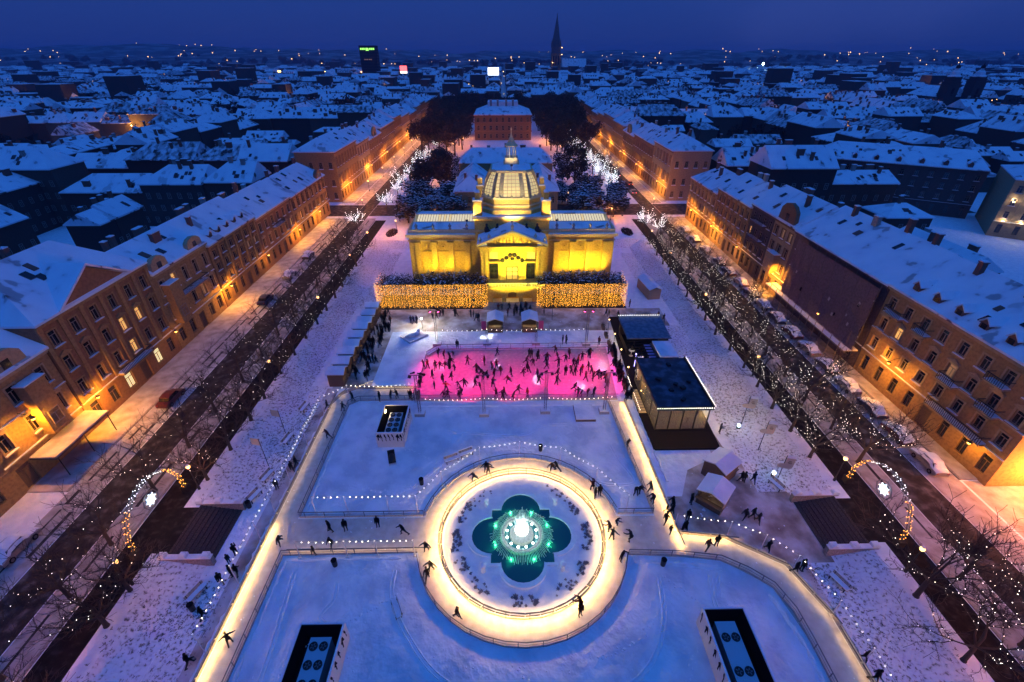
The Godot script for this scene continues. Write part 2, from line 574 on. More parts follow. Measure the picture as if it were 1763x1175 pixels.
func fence(called: String, label: String, pts: Array, h := 1.0, closed := false) -> Node3D:
	var q := pts.duplicate()
	if closed: q.append(pts[0])
	var t := thing(called, label, "fence", Vector3(q[0][0], 0, q[0][1]), 0.0, "rink fences")
	var o := t.position
	var rail := MB.new()
	var low := MB.new()
	var kick := MB.new()
	for i in q.size() - 1:
		var a := Vector3(q[i][0], 0, q[i][1]) - o
		var b := Vector3(q[i + 1][0], 0, q[i + 1][1]) - o
		var up := Vector3(0, h, 0)
		rail.bar(a + up, b + up, 0.07, 0.07)
		low.bar(a + up * 0.55, b + up * 0.55, 0.03, 0.03)
		kick.bar(a + Vector3(0, 0.13, 0), b + Vector3(0, 0.13, 0), 0.05, 0.26)
	obj("top_rail", rail, M.steel, t)
	obj("middle_rail", low, M.steel, t)
	obj("kick_board", kick, M.board, t)
	if not cache.has("post"):
		var p := MB.new()
		p.box(Vector3(0, 0.5, 0), Vector3(0.06, 1.0, 0.06))
		cache.post = p.done()
	for e in along(q, 2.2):
		var m := obj("post", cache.post, M.steel, t, Vector3(e.p.x, 0, e.p.y) - o)
		m.scale.y = h
	return t

func led_run(label: String, pts: Array, side: float, e: float, y := 0.55, step := 3.0) -> Node3D:
	# a warm led strip fixed to a rink board; side +1 shines to the left of the way it runs
	var t := thing("led_strip", label, "light strip", Vector3(pts[0][0], 0, pts[0][1]), 0.0, "warm led strips along the skating track")
	var o := t.position
	for k in along(pts, step):
		var d3 := Vector3(k.d.x, 0, k.d.y)
		var nrm := Vector3(k.d.y, 0, -k.d.x) * side
		var mid := Vector3(k.p.x, y, k.p.y) - o + d3 * step * 0.485 + nrm * 0.07
		var b := MB.new()
		b.bar(mid - d3 * step * 0.47, mid + d3 * step * 0.47, 0.035, 0.035)
		obj("led_tube", b, M.led, t)
		b = MB.new()
		b.bar(mid - d3 * step * 0.475 + Vector3(0, 0.045, 0), mid + d3 * step * 0.475 + Vector3(0, 0.045, 0), 0.12, 0.04)
		obj("shade", b, M.steel, t)
		area(t, o + mid + nrm * 0.06 + Vector3(0, -0.03, 0), o + mid + nrm * 0.55 + Vector3(0, -1.0, 0), lin(1.0, 0.54, 0.14), e, step * 0.94, 0.06)
	return t

func festoon(label: String, pts: Array, h: float, every := 0.62, poles := true, size := 0.043, c = null) -> Node3D:
	var t := thing("festoon_lights", label, "string lights", Vector3(pts[0][0], 0, pts[0][1]), 0.0, "festoon light strings")
	var o := t.position
	var wire := MB.new()
	var places := []
	for i in pts.size() - 1:
		var a := Vector3(pts[i][0], h, pts[i][1]) - o
		var b := Vector3(pts[i + 1][0], h, pts[i + 1][1]) - o
		var l := a.distance_to(b)
		var n := maxi(2, int(l / every))
		var prev := a
		for k in range(1, n + 1):
			var f := float(k) / n
			var p := a.lerp(b, f) - Vector3(0, 0.06 * l * 4.0 * f * (1.0 - f) * 0.6, 0)
			wire.bar(prev, p, 0.015, 0.015)
			places.append(p - Vector3(0, size, 0))
			prev = p
	obj("wire", wire, M.dark, t)
	if not cache.has("bulb"):
		var s := MB.new()
		s.ball(Vector3.ZERO, Vector3.ONE, 6, 4)
		cache.bulb = s.done()
	var tr := []
	for p in places: tr.append(Transform3D(Basis.IDENTITY.scaled(Vector3.ONE * size), p))
	multi("bulbs", cache.bulb, c if c else M.festoon, t, tr)
	if poles:
		for p in pts:
			var b := MB.new()
			b.tube([Vector3(0, 0, 0), Vector3(0, h + 0.05, 0)], [0.05, 0.04], 6)
			b.box(Vector3(0, 0.06, 0), Vector3(0.4, 0.12, 0.4))
			obj("pole", b, M.white_board, t, Vector3(p[0], 0, p[1]) - o)
	return t

func arc(cx: float, cz: float, r: float, a0: float, a1: float, n: int) -> Array:
	var out := []
	for i in n + 1:
		var a := deg_to_rad(lerpf(a0, a1, float(i) / n))
		out.append([cx + r * cos(a), cz + r * sin(a)])
	return out

const FZ := -31.1
func build_rinks() -> void:
	# snowed-over lawns inside the track (untouched), laid on the park floor
	var g := MB.new()
	g.prism(poly([[-24.7, -53.2], [-23.4, -54.2], [13.6, -52.6], [14.9, -33.8], [11.2, -33.6], [8.0, -39.0], [0.0, -42.3], [-8.0, -39.0], [-11.4, -33.8], [-24.7, -33.9]]), -0.01, 0.012)
	g.prism(poly([[-24.6, 4], [-24.6, -29.0], [-11.6, -29.6], [-9.2, -24.6], [-4.6, -20.8], [0, -19.9], [4.6, -20.8], [9.4, -25.0], [11.4, -28.6], [20.2, -28.0], [24.1, -25.1], [25.1, -20.0], [24.9, 4]]), -0.01, 0.012)
	g.prism(rect(-22.5, -14.2, -74.4, -57.3), -0.01, 0.010)
	g.prism(rect(-14.0, 16.5, -74.4, -68.2), -0.01, 0.009)
	ground("snow_field", g, M.smooth_snow)
	g = MB.new()   # skate tracks: left straight, top run, connections, ring, right run and the bend
	g.prism(rect(-27.2, -24.9, -53.5, 4), -0.01, 0.016)
	g.prism(poly([[-27.2, -53.5], [-24.9, -53.4], [-23.6, -54.4], [-15.2, -54.4], [-15.2, -56.9], [-24.6, -57.0], [-26.4, -55.6]]), -0.01, 0.017)
	g.prism(rect(-24.9, -10.6, -33.6, -29.4), -0.01, 0.018)
	g.prism(poly([[10.4, -33.4], [15.0, -33.4], [13.7, -53.6], [16.0, -53.6], [16.9, -31.0], [21.5, -30.4], [26.5, -27.2], [28.2, -22.3], [28.5, 4], [25.0, 4], [25.2, -19.9], [24.2, -25.1], [20.2, -28.0], [10.4, -28.8]]), -0.01, 0.018)
	for i in 64:
		var a := TAU * i / 64
		var b := TAU * (i + 1) / 64
		var q := []
		for w in [[8.6, b], [11.0, b], [11.0, a], [8.6, a]]:
			q.append(Vector3(w[0] * cos(w[1]), 0.022, FZ + w[0] * sin(w[1])))
		g.quad(q[0], q[1], q[2], q[3])
	ground("skating_track", g, M.track_ice)
	g = MB.new()
	g.prism(poly([[-13.2, -68.0], [16.2, -68.2], [15.2, -54.0], [-15.2, -54.4], [-15.0, -66.0]]), -0.01, 0.020)
	ground("ice_rink", g, M.rink_ice)
	# fences
	fence("rink_fence", "inner railing of the ring track around the fountain", arc(0, FZ, 8.7, 0, 348.75, 31), 1.0, true)
	fence("rink_fence", "outer railing along the near half of the ring track", arc(0, FZ, 11.1, 14, 166, 16))
	fence("rink_fence", "outer railing along the far half of the ring track", arc(0, FZ, 11.1, 194, 346, 16))
	fence("rink_fence", "long railing on the inner edge of the left straight, lower stretch", [[-24.75, 3], [-24.75, -29.2], [-10.9, -29.3]], 0.9)
	fence("rink_fence", "railing around the far left snow field, along the left straight", [[-10.9, -33.8], [-24.75, -33.8], [-24.75, -53.3], [-23.5, -54.3], [-15.3, -54.3]], 0.9)
	fence("rink_fence", "railing between the far snow field and the right track", [[13.6, -53.4], [14.95, -33.7], [10.9, -33.7]], 0.9)
	fence("rink_fence", "curved railing on the inner edge of the lower right track", [[11.0, -28.7], [16, -28.5], [20.2, -27.9], [22.4, -26.6], [24.2, -25.0], [25.0, -22.6], [25.1, -19.9], [24.95, 3]], 0.9)
	fence("rink_fence", "back railing of the pink rink", [[-15.0, -66.0], [-13.2, -68.2], [-8, -68.2], [16.2, -68.4]], 1.1)
	fence("rink_fence", "front railing of the pink rink below the light masts", [[-15.2, -54.1], [15.2, -53.9]], 1.1)
	# low outer boards of the track
	for w in [["left straight", [[-27.35, 3], [-27.35, -53.6], [-26.5, -55.8], [-24.7, -57.15], [-15.3, -57.1]]], ["right straight beside the bar terrace", [[16.1, -53.6], [17.0, -31.2]]], ["lower right bend", [[17.0, -31.1], [21.6, -30.5], [26.65, -27.3], [28.35, -22.3], [28.6, 3]]], ["left side of the pink rink", [[-15.2, -57.2], [-15.15, -66.0]]]]:
		var b := MB.new()
		var pts: Array = w[1]
		for i in pts.size() - 1:
			b.bar(Vector3(pts[i][0], 0.3, pts[i][1]), Vector3(pts[i + 1][0], 0.3, pts[i + 1][1]), 0.09, 0.6)
		tag(obj("track_board", b, M.board, self), "low grey board along the %s of the skating track" % w[0] if not "pink" in w[0] else "low grey board on the left side of the pink rink", "board", "low boards beside the track")
	# warm strips of light on the boards
	led_run("warm led strip around the fountain railing, shining on the ring track", arc(0, FZ, 8.76, 0, 360, 40), 1.0, 7.0, 0.8, 1.376)
	led_run("warm led strip inside the fountain railing, shining on the island snow", arc(0, FZ, 8.60, 0, 360, 40), -1.0, 0.7, 0.7, 1.35)
	led_run("bright led strip on the board of the lower left straight", [[-27.28, 3], [-27.28, -30.5]], -1.0, 7.0)
	led_run("bright led strip on the board of the right straight", [[16.0, -53.2], [16.92, -32.0]], -1.0, 7.0)
	led_run("short led strip on the board where the right track bends", [[17.2, -31.0], [21.4, -30.4]], -1.0, 5.0)
	led_run("dim led strip along the outer board of the lower right bend", [[21.8, -30.3], [26.5, -27.2], [28.2, -22.3], [28.5, 2]], -1.0, 0.9)
	led_run("dim led strip along the outer board of the upper left straight", [[-27.28, -31], [-27.28, -53.4], [-26.4, -55.7], [-24.7, -57.0], [-16, -56.98]], -1.0, 0.4)
	led_run("dim led strip along the lower rail of the left crossing", [[-24.4, -29.42], [-11.4, -29.42]], 1.0, 0.6)
	festoon("festoon string on poles along the upper left straight of the track", [[-15.0, -53.9], [-24.6, -53.6], [-27.6, -51.0], [-27.6, -44.6], [-27.6, -38.7], [-27.6, -34.3], [-27.6, -30.8], [-27.6, -26], [-27.6, -20]], 3.5)
	festoon("festoon string on the far rim of the ring, seven poles", [[-23.0, -34.2], [-19.4, -34.2], [-14.8, -34.2], [-11.6, -34.2], [-9.2, -37.6], [-4.9, -41.4], [0.1, -42.3], [5.2, -41.2], [9.1, -37.8], [11.9, -33.9]], 3.0)
	festoon("festoon string over the left crossing between straight and ring", [[-22.9, -29.0], [-18.0, -29.0], [-14.9, -29.0], [-11.1, -29.0]], 2.6)
	festoon("festoon string along the outer edge of the lower right bend", [[16.6, -31.6], [22.0, -30.6], [24.9, -29.0], [27.0, -26.7], [28.3, -22.3], [28.6, -18.4], [28.7, -14]], 2.6)
	festoon("festoon string hung between the front masts of the pink rink", [[-13.9, -52.6], [-4.7, -52.6], [4.1, -52.6], [13.9, -52.6]], 1.7, 0.62, false)
	festoon("festoon string hung between the back masts of the pink rink", [[-13.4, -69.5], [-4.8, -69.5], [3.9, -69.5], [13.0, -69.5]], 3.4, 0.8, false)
	# ruts of skates and a sledge in the untouched snow: raised ridges
	g = MB.new()
	for w in [[[-9.5, -47.3], [-6.2, -47.0], [-2.0, -46.6], [1.2, -46.8], [3.4, -48.4], [7.0, -48.6]], [[12.2, -44.5], [12.9, -41.5], [13.9, -38.3], [11.0, -37.9], [9.4, -38.4]], [[-8.6, -42.9], [-11.0, -40.0], [-12.8, -37.8]],
		[[-22.9, -28.2], [-22.6, -24], [-22.2, -20], [-22.1, -14]], [[-18.3, -26.4], [-18.1, -24.6], [-18.9, -23.0], [-17.4, -22.2], [-16.3, -23.4]], [[-12.9, -27.4], [-12.7, -25.0], [-11.4, -22.4], [-8.5, -18.9], [-6.0, -17.2], [-3, -16.2]], [[13.4, -26.4], [13.0, -23.0], [11.4, -19.6], [8.6, -17.2], [4.2, -15.9]], [[18.6, -26.4], [18.1, -24.4], [18.0, -23.0]], [[19.4, -26.4], [18.6, -24.2]], [[15.2, -27.6], [17.8, -27.2], [20.0, -26.9]]]:
		var pts := []
		for p in w: pts.append(Vector3(p[0], 0.012, p[1]))
		var cu := Curve3D.new()
		for i in pts.size():
			var d: Vector3 = (pts[mini(i + 1, pts.size() - 1)] - pts[maxi(i - 1, 0)]) * 0.16
			cu.add_point(pts[i], -d, d)
		cu.bake_interval = 0.35
		var bp := Array(cu.get_baked_points())
		for k: float in [-0.16, 0.16]:
			var rr := []
			var pp := []
			for i in bp.size():
				var d: Vector3 = (bp[mini(i + 1, bp.size() - 1)] - bp[maxi(i - 1, 0)]).normalized()
				pp.append(bp[i] + Vector3(d.z, 0, -d.x) * k + Vector3(0, R.randf_range(-0.02, 0.02), 0))
				rr.append(R.randf_range(0.05, 0.09))
			g.tube(pp, rr, 6)
	ground("snow_ruts", g, M.snow)
	g = MB.new()   # ploughed ridges beside the boards and rails
	for w in [[[-27.75, 3], [-27.75, -53.8]], [[-24.3, 3], [-24.3, -28.6]], [[-24.3, -34.4], [-24.3, -53.0]], [[-14.6, -52.9], [13.4, -52.7]], [[17.4, -53], [17.9, -38]], [[-14.5, -69.2], [16.0, -69.2]], [[24.4, 3], [24.5, -19.6], [23.6, -24.4]], [[-24.2, -34.4], [-12.4, -34.4]], [[-24.2, -28.6], [-12.2, -28.7]], [[12.6, -27.9], [20.0, -27.3]], [[29.1, 3], [28.9, -22], [27.2, -27.0]]]:
		var pp := []
		var rr := []
		for e in along(w, 0.45):
			pp.append(Vector3(e.p.x + R.randf_range(-0.1, 0.1), R.randf_range(-0.05, 0.02), e.p.y))
			rr.append(R.randf_range(0.07, 0.24))
		g.tube(pp, rr, 7)
	ground("snow_ridges", g, M.snow)
	# trails of footprints and loose lumps of snow
	var lump := MB.new()
	lump.ball(Vector3.ZERO, Vector3(0.1, 0.05, 0.14), 6, 3, 0.0)
	var lp := []
	for w in [[[-10, -41.5], [-14, -44], [-21, -46.5]], [[3, -44], [8, -47.5], [9.5, -49]], [[-12, -25], [-20, -20], [-23, -14]], [[14, -26.5], [17, -23], [13, -17]], [[-1, -18.8], [1, -16], [-4, -13.5]], [[-18, -60], [-21, -70]], [[-6, -70.5], [-2, -73.8]], [[20, -33], [26, -41]], [[6, -19], [10, -20.5], [14, -24]], [[-20, -38], [-14, -37], [-12, -40]]]:
		for e in along(w, 0.36):
			lp.append(Transform3D(Basis(Vector3.UP, R.randf() * TAU).scaled(Vector3.ONE * R.randf_range(0.6, 1.3)), Vector3(e.p.x + R.randf_range(-0.22, 0.22), 0.012, e.p.y + R.randf_range(-0.22, 0.22))))
	for i in 1500:
		var x := R.randf_range(-28, 29)
		var z := R.randf_range(-83, -14)
		if Vector2(x, z - FZ).length() < 11.5: continue
		lp.append(Transform3D(Basis(Vector3.UP, R.randf() * TAU).scaled(Vector3.ONE * R.randf_range(0.2, 0.8)), Vector3(x, 0.01, z)))
	multi("snow_lumps", lump, M.snow, self, lp).set_meta("label", "loose lumps and trodden prints in the snow")

func build_fountain() -> void:
	var t := thing("fountain", "lit fountain with quatrefoil basin and white water jets inside the ring track", "fountain", Vector3(0, 0, FZ))
	# basin outline: square with four round lobes
	var outline := func(k: float) -> PackedVector2Array:
		var p := PackedVector2Array()
		var s := 3.25 + k
		for q in 4:
			var ro := q * PI / 2
			var pts := [Vector2(s, -s), Vector2(s, -2.2 - k)]
			for i in 13:
				var a := lerpf(-PI / 2, PI / 2, i / 12.0)
				pts.append(Vector2(s + (2.2 + k) * cos(a) - 0.1, (2.2 + k) * sin(a)))
			pts.append(Vector2(s, 2.2 + k))
			for w in pts: p.append(w.rotated(ro))
		return p
	var inner: PackedVector2Array = outline.call(0.0)
	var outer: PackedVector2Array = outline.call(0.28)
	var b := MB.new()
	b.prism(inner, 0.04, 0.09)
	obj("water", b, M.water, t)
	b = MB.new()
	for i in inner.size():
		var j := (i + 1) % inner.size()
		var a0 := Vector3(inner[i].x, 0.26, inner[i].y)
		var a1 := Vector3(inner[j].x, 0.26, inner[j].y)
		var c0 := Vector3(outer[i].x, 0.26, outer[i].y)
		var c1 := Vector3(outer[j].x, 0.26, outer[j].y)
		var dn := Vector3(0, 0.25, 0)
		b.quad(a0, a1, c1, c0)
		b.quad(a0 - dn, a1 - dn, a1, a0)
		b.quad(c1 - dn, c0 - dn, c0, c1)
	obj("basin_rim", b, M.snow, t)
	b = MB.new()
	b.lathe(Vector3.ZERO, [[2.35, 0.05], [2.35, 0.35], [2.2, 0.42], [1.9, 0.42], [1.85, 0.2]], 40)
	obj("inner_basin", b, M.stone, t)
	b = MB.new()
	b.lathe(Vector3.ZERO, [[1.3, 0.1], [1.25, 0.5], [0.9, 0.62], [0.5, 0.9], [0.0, 0.95]], 24)
	obj("plinth", b, M.stone, t)
	# water: the outer ring of arching jets, and the tall plume of fine jets in the middle
	var wet := mat(lin(0.75, 0.85, 0.82), 0.25)
	wet.backlight_enabled = true
	wet.backlight = lin(0.8, 0.95, 0.9)
	var foam := MB.new()
	for i in 110:
		var a := TAU * i / 110
		var d := Vector3(cos(a), 0, sin(a))
		var pts := []
		var rr := []
		for k in 8:
			var f := k / 7.0
			pts.append(d * lerpf(2.15, R.randf_range(3.0, 3.5) if k == 7 else 3.25, f) + Vector3(0, 0.42 + 1.6 * f * (1.0 - f) + (-0.33 * f), 0) + Vector3(R.randf(), R.randf(), R.randf()) * 0.05)
			rr.append(0.012 + 0.014 * f)
		foam.tube(pts, rr, 5)
	obj("outer_jets", foam, wet, t)
	foam = MB.new()
	for i in 60:
		var a := TAU * i * 0.382
		var rad := 0.95 * sqrt(i / 60.0)
		var hh := lerpf(4.0, 1.9, rad) * R.randf_range(0.85, 1.05)
		var pts := []
		var rr := []
		for k in 9:
			var f := k / 8.0
			pts.append(Vector3(cos(a) * rad * (0.55 + 0.35 * f), 0.6 + hh * f, sin(a) * rad * (0.55 + 0.35 * f)) + Vector3(R.randf() - 0.5, 0, R.randf() - 0.5) * 0.1 * f)
			rr.append(lerpf(0.055, 0.02, f) * R.randf_range(0.7, 1.3))
		foam.tube(pts, rr, 5)
	obj("plume", foam, wet, t)
	# underwater lamps: a ring of white discs and the white core under the plume
	for i in 12:
		var a := TAU * (i + 0.5) / 12
		var d := Vector3(cos(a), 0, sin(a))
		var lb := MB.new()
		lb.lathe(Vector3.ZERO, [[0.12, 0.0], [0.15, 0.08], [0.10, 0.14], [0.0, 0.15]], 10)
		obj("lamp", lb, M.pool_lamp, t, d * 1.62 + Vector3(0, 0.3, 0))
		omni(t, d * 1.62 + Vector3(0, 0.62, 0), lin(0.72, 1.0, 0.86), 0.35, 0.1)
	for i in 8:
		var a := TAU * (i + 0.5) / 8
		omni(t, Vector3(cos(a) * 3.05, 0.3, sin(a) * 3.05), lin(0.05, 0.9, 0.32), 1.3, 0.12)
		var lb := MB.new()
		lb.lathe(Vector3.ZERO, [[0.10, 0.0], [0.11, 0.05], [0.0, 0.08]], 8)
		obj("lamp", lb, glow(lin(0.1, 1.0, 0.4), 1.6), t, Vector3(cos(a) * 3.05, 0.1, sin(a) * 3.05))
	omni(t, Vector3(0, 2.3, 0), lin(0.85, 1.0, 0.95), 9.0, 0.3)
	var core := MB.new()
	core.lathe(Vector3.ZERO, [[0.7, 0.95], [0.72, 1.15], [0.45, 1.6], [0.0, 1.75]], 12)
	obj("lamp", core, M.cold_bulb, t)
	# four corner urns
	for sx in [-1, 1]:
		for sz in [-1, 1]:
			var u := MB.new()
			u.lathe(Vector3.ZERO, [[0.22, 0.0], [0.22, 0.5], [0.12, 0.6], [0.12, 0.7], [0.3, 1.0], [0.32, 1.1], [0.2, 1.2], [0.0, 1.3]], 10)
			tag(obj("stone_urn", u, M.snow, self, Vector3(3.95 * sx, 0, FZ + 3.95 * sz)), "snowy stone urn at the %s %s corner of the fountain basin" % ["near" if sz > 0 else "far", "left" if sx < 0 else "right"], "urn", "urns at the fountain")
	# flower beds under snow: clumps of dry shrubs in arcs on the island
	var leaf := MB.new()
	for i in 26:
		var a := R.randf() * TAU
		var u := R.randf_range(0.2, 1.2)
		var d := Vector3(cos(a) * cos(u), sin(u), sin(a) * cos(u)) * R.randf_range(0.16, 0.34)
		var s := Vector3(-sin(a), 0, cos(a)) * 0.06
		leaf.tri(d * 0.2 - s, d * 0.2 + s, d)
		leaf.tri(d * 0.2 + s, d * 0.2 - s, d * 0.98 + Vector3(0, 0.02, 0))
	var lm := leaf.done()
	for q in [[25, 65, "near right"], [118, 160, "near left"], [195, 240, "far left"], [296, 340, "far right"], [-12, 14, "right"], [166, 186, "left"], [80, 100, "near"]]:
		var places := []
		for i in 26:
			var a := deg_to_rad(R.randf_range(q[0], q[1]))
			var r := R.randf_range(6.5, 7.5)
			places.append(Transform3D(Basis(Vector3.UP, R.randf() * TAU).scaled(Vector3.ONE * R.randf_range(0.5, 1.2)), Vector3(cos(a) * r, 0.0, FZ + sin(a) * r)))
		var bed := multi("flower_bed", lm, M.dry_leaf, self, places)
		tag(bed, "dry snow-dusted flower bed on the %s side of the fountain island" % q[2], "flower bed", "flower beds on the fountain island")

# a wall in the x-y plane with arched openings [centre, width, spring height], drawn out from z0 to z1
func arch_wall(b: MB, x0: float, x1: float, y1: float, z0: float, z1: float, holes: Array) -> void:
	var x := x0
	for h in holes:
		var a: float = h[0] - h[1] * 0.5
		var e: float = h[0] + h[1] * 0.5
		b.span(x, a, 0.0, y1, z0, z1)
		var n := 10
		for i in n:
			var q0 := lerpf(a, e, float(i) / n)
			var q1 := lerpf(a, e, float(i + 1) / n)
			var r: float = h[1] * 0.5
			var h0: float = h[2] + sqrt(maxf(0.0, r * r - (q0 - h[0]) * (q0 - h[0])))
			var h1: float = h[2] + sqrt(maxf(0.0, r * r - (q1 - h[0]) * (q1 - h[0])))
			b.quad(Vector3(q0, h0, z1), Vector3(q1, h1, z1), Vector3(q1, y1, z1), Vector3(q0, y1, z1))
			b.quad(Vector3(q1, h1, z0), Vector3(q0, h0, z0), Vector3(q0, y1, z0), Vector3(q1, y1, z0))
			b.quad(Vector3(q0, h0, z0), Vector3(q1, h1, z0), Vector3(q1, h1, z1), Vector3(q0, h0, z1))
		x = e
	b.span(x, x1, 0.0, y1, z0, z1)
	b.quad(Vector3(x0, y1, z1), Vector3(x1, y1, z1), Vector3(x1, y1, z0), Vector3(x0, y1, z0))

func urn_mesh() -> ArrayMesh:
	if not cache.has("urn"):
		var u := MB.new()
		u.box(Vector3(0, 0.1, 0), Vector3(0.55, 0.2, 0.55))
		u.lathe(Vector3.ZERO, [[0.2, 0.2], [0.12, 0.35], [0.32, 0.7], [0.36, 0.85], [0.2, 1.0], [0.1, 1.15], [0.14, 1.25], [0.0, 1.35]], 10)
		cache.urn = u.done()
	return cache.urn

# one glazed window in the x-y plane looking to +z: frame with mullions, panes, sill
func window_node(parent: Node, at: Vector3, yaw: float, w: float, h: float, pane: Material, fm: Material, sill := true, arched := false) -> MeshInstance3D:
	var key := "win%.2f_%.2f_%s" % [w, h, arched]
	if not cache.has(key):
		var f := MB.new()
		var d := 0.07
		f.span(-w / 2, -w / 2 + 0.09, 0, h, -d, 0.03); f.span(w / 2 - 0.09, w / 2, 0, h, -d, 0.03)
		f.span(-w / 2 + 0.09, w / 2 - 0.09, h - 0.09, h, -d, 0.03); f.span(-w / 2 + 0.09, w / 2 - 0.09, 0, 0.09, -d, 0.03)
		f.span(-0.04, 0.04, 0.09, h * 0.68, -d, 0.01); f.span(-w / 2 + 0.09, w / 2 - 0.09, h * 0.68, h * 0.68 + 0.07, -d, 0.015)
		cache[key] = f.done()
		f = MB.new()
		f.quad(Vector3(-w / 2 + 0.05, 0.05, -0.05), Vector3(w / 2 - 0.05, 0.05, -0.05), Vector3(w / 2 - 0.05, h - 0.05, -0.05), Vector3(-w / 2 + 0.05, h - 0.05, -0.05))
		cache[key + "p"] = f.done()
		f = MB.new()
		f.span(-w / 2 - 0.16, w / 2 + 0.16, -0.16, -0.02, -0.05, 0.34)
		f.span(-w / 2 - 0.12, w / 2 + 0.12, -0.02, 0.05, 0.04, 0.31)
		cache[key + "s"] = f.done()
	var o := obj("window", cache[key], fm, parent, at, yaw)
	obj("pane", cache[key + "p"], pane, o)
	if sill: obj("sill", cache[key + "s"], M.snow, o)
	return o

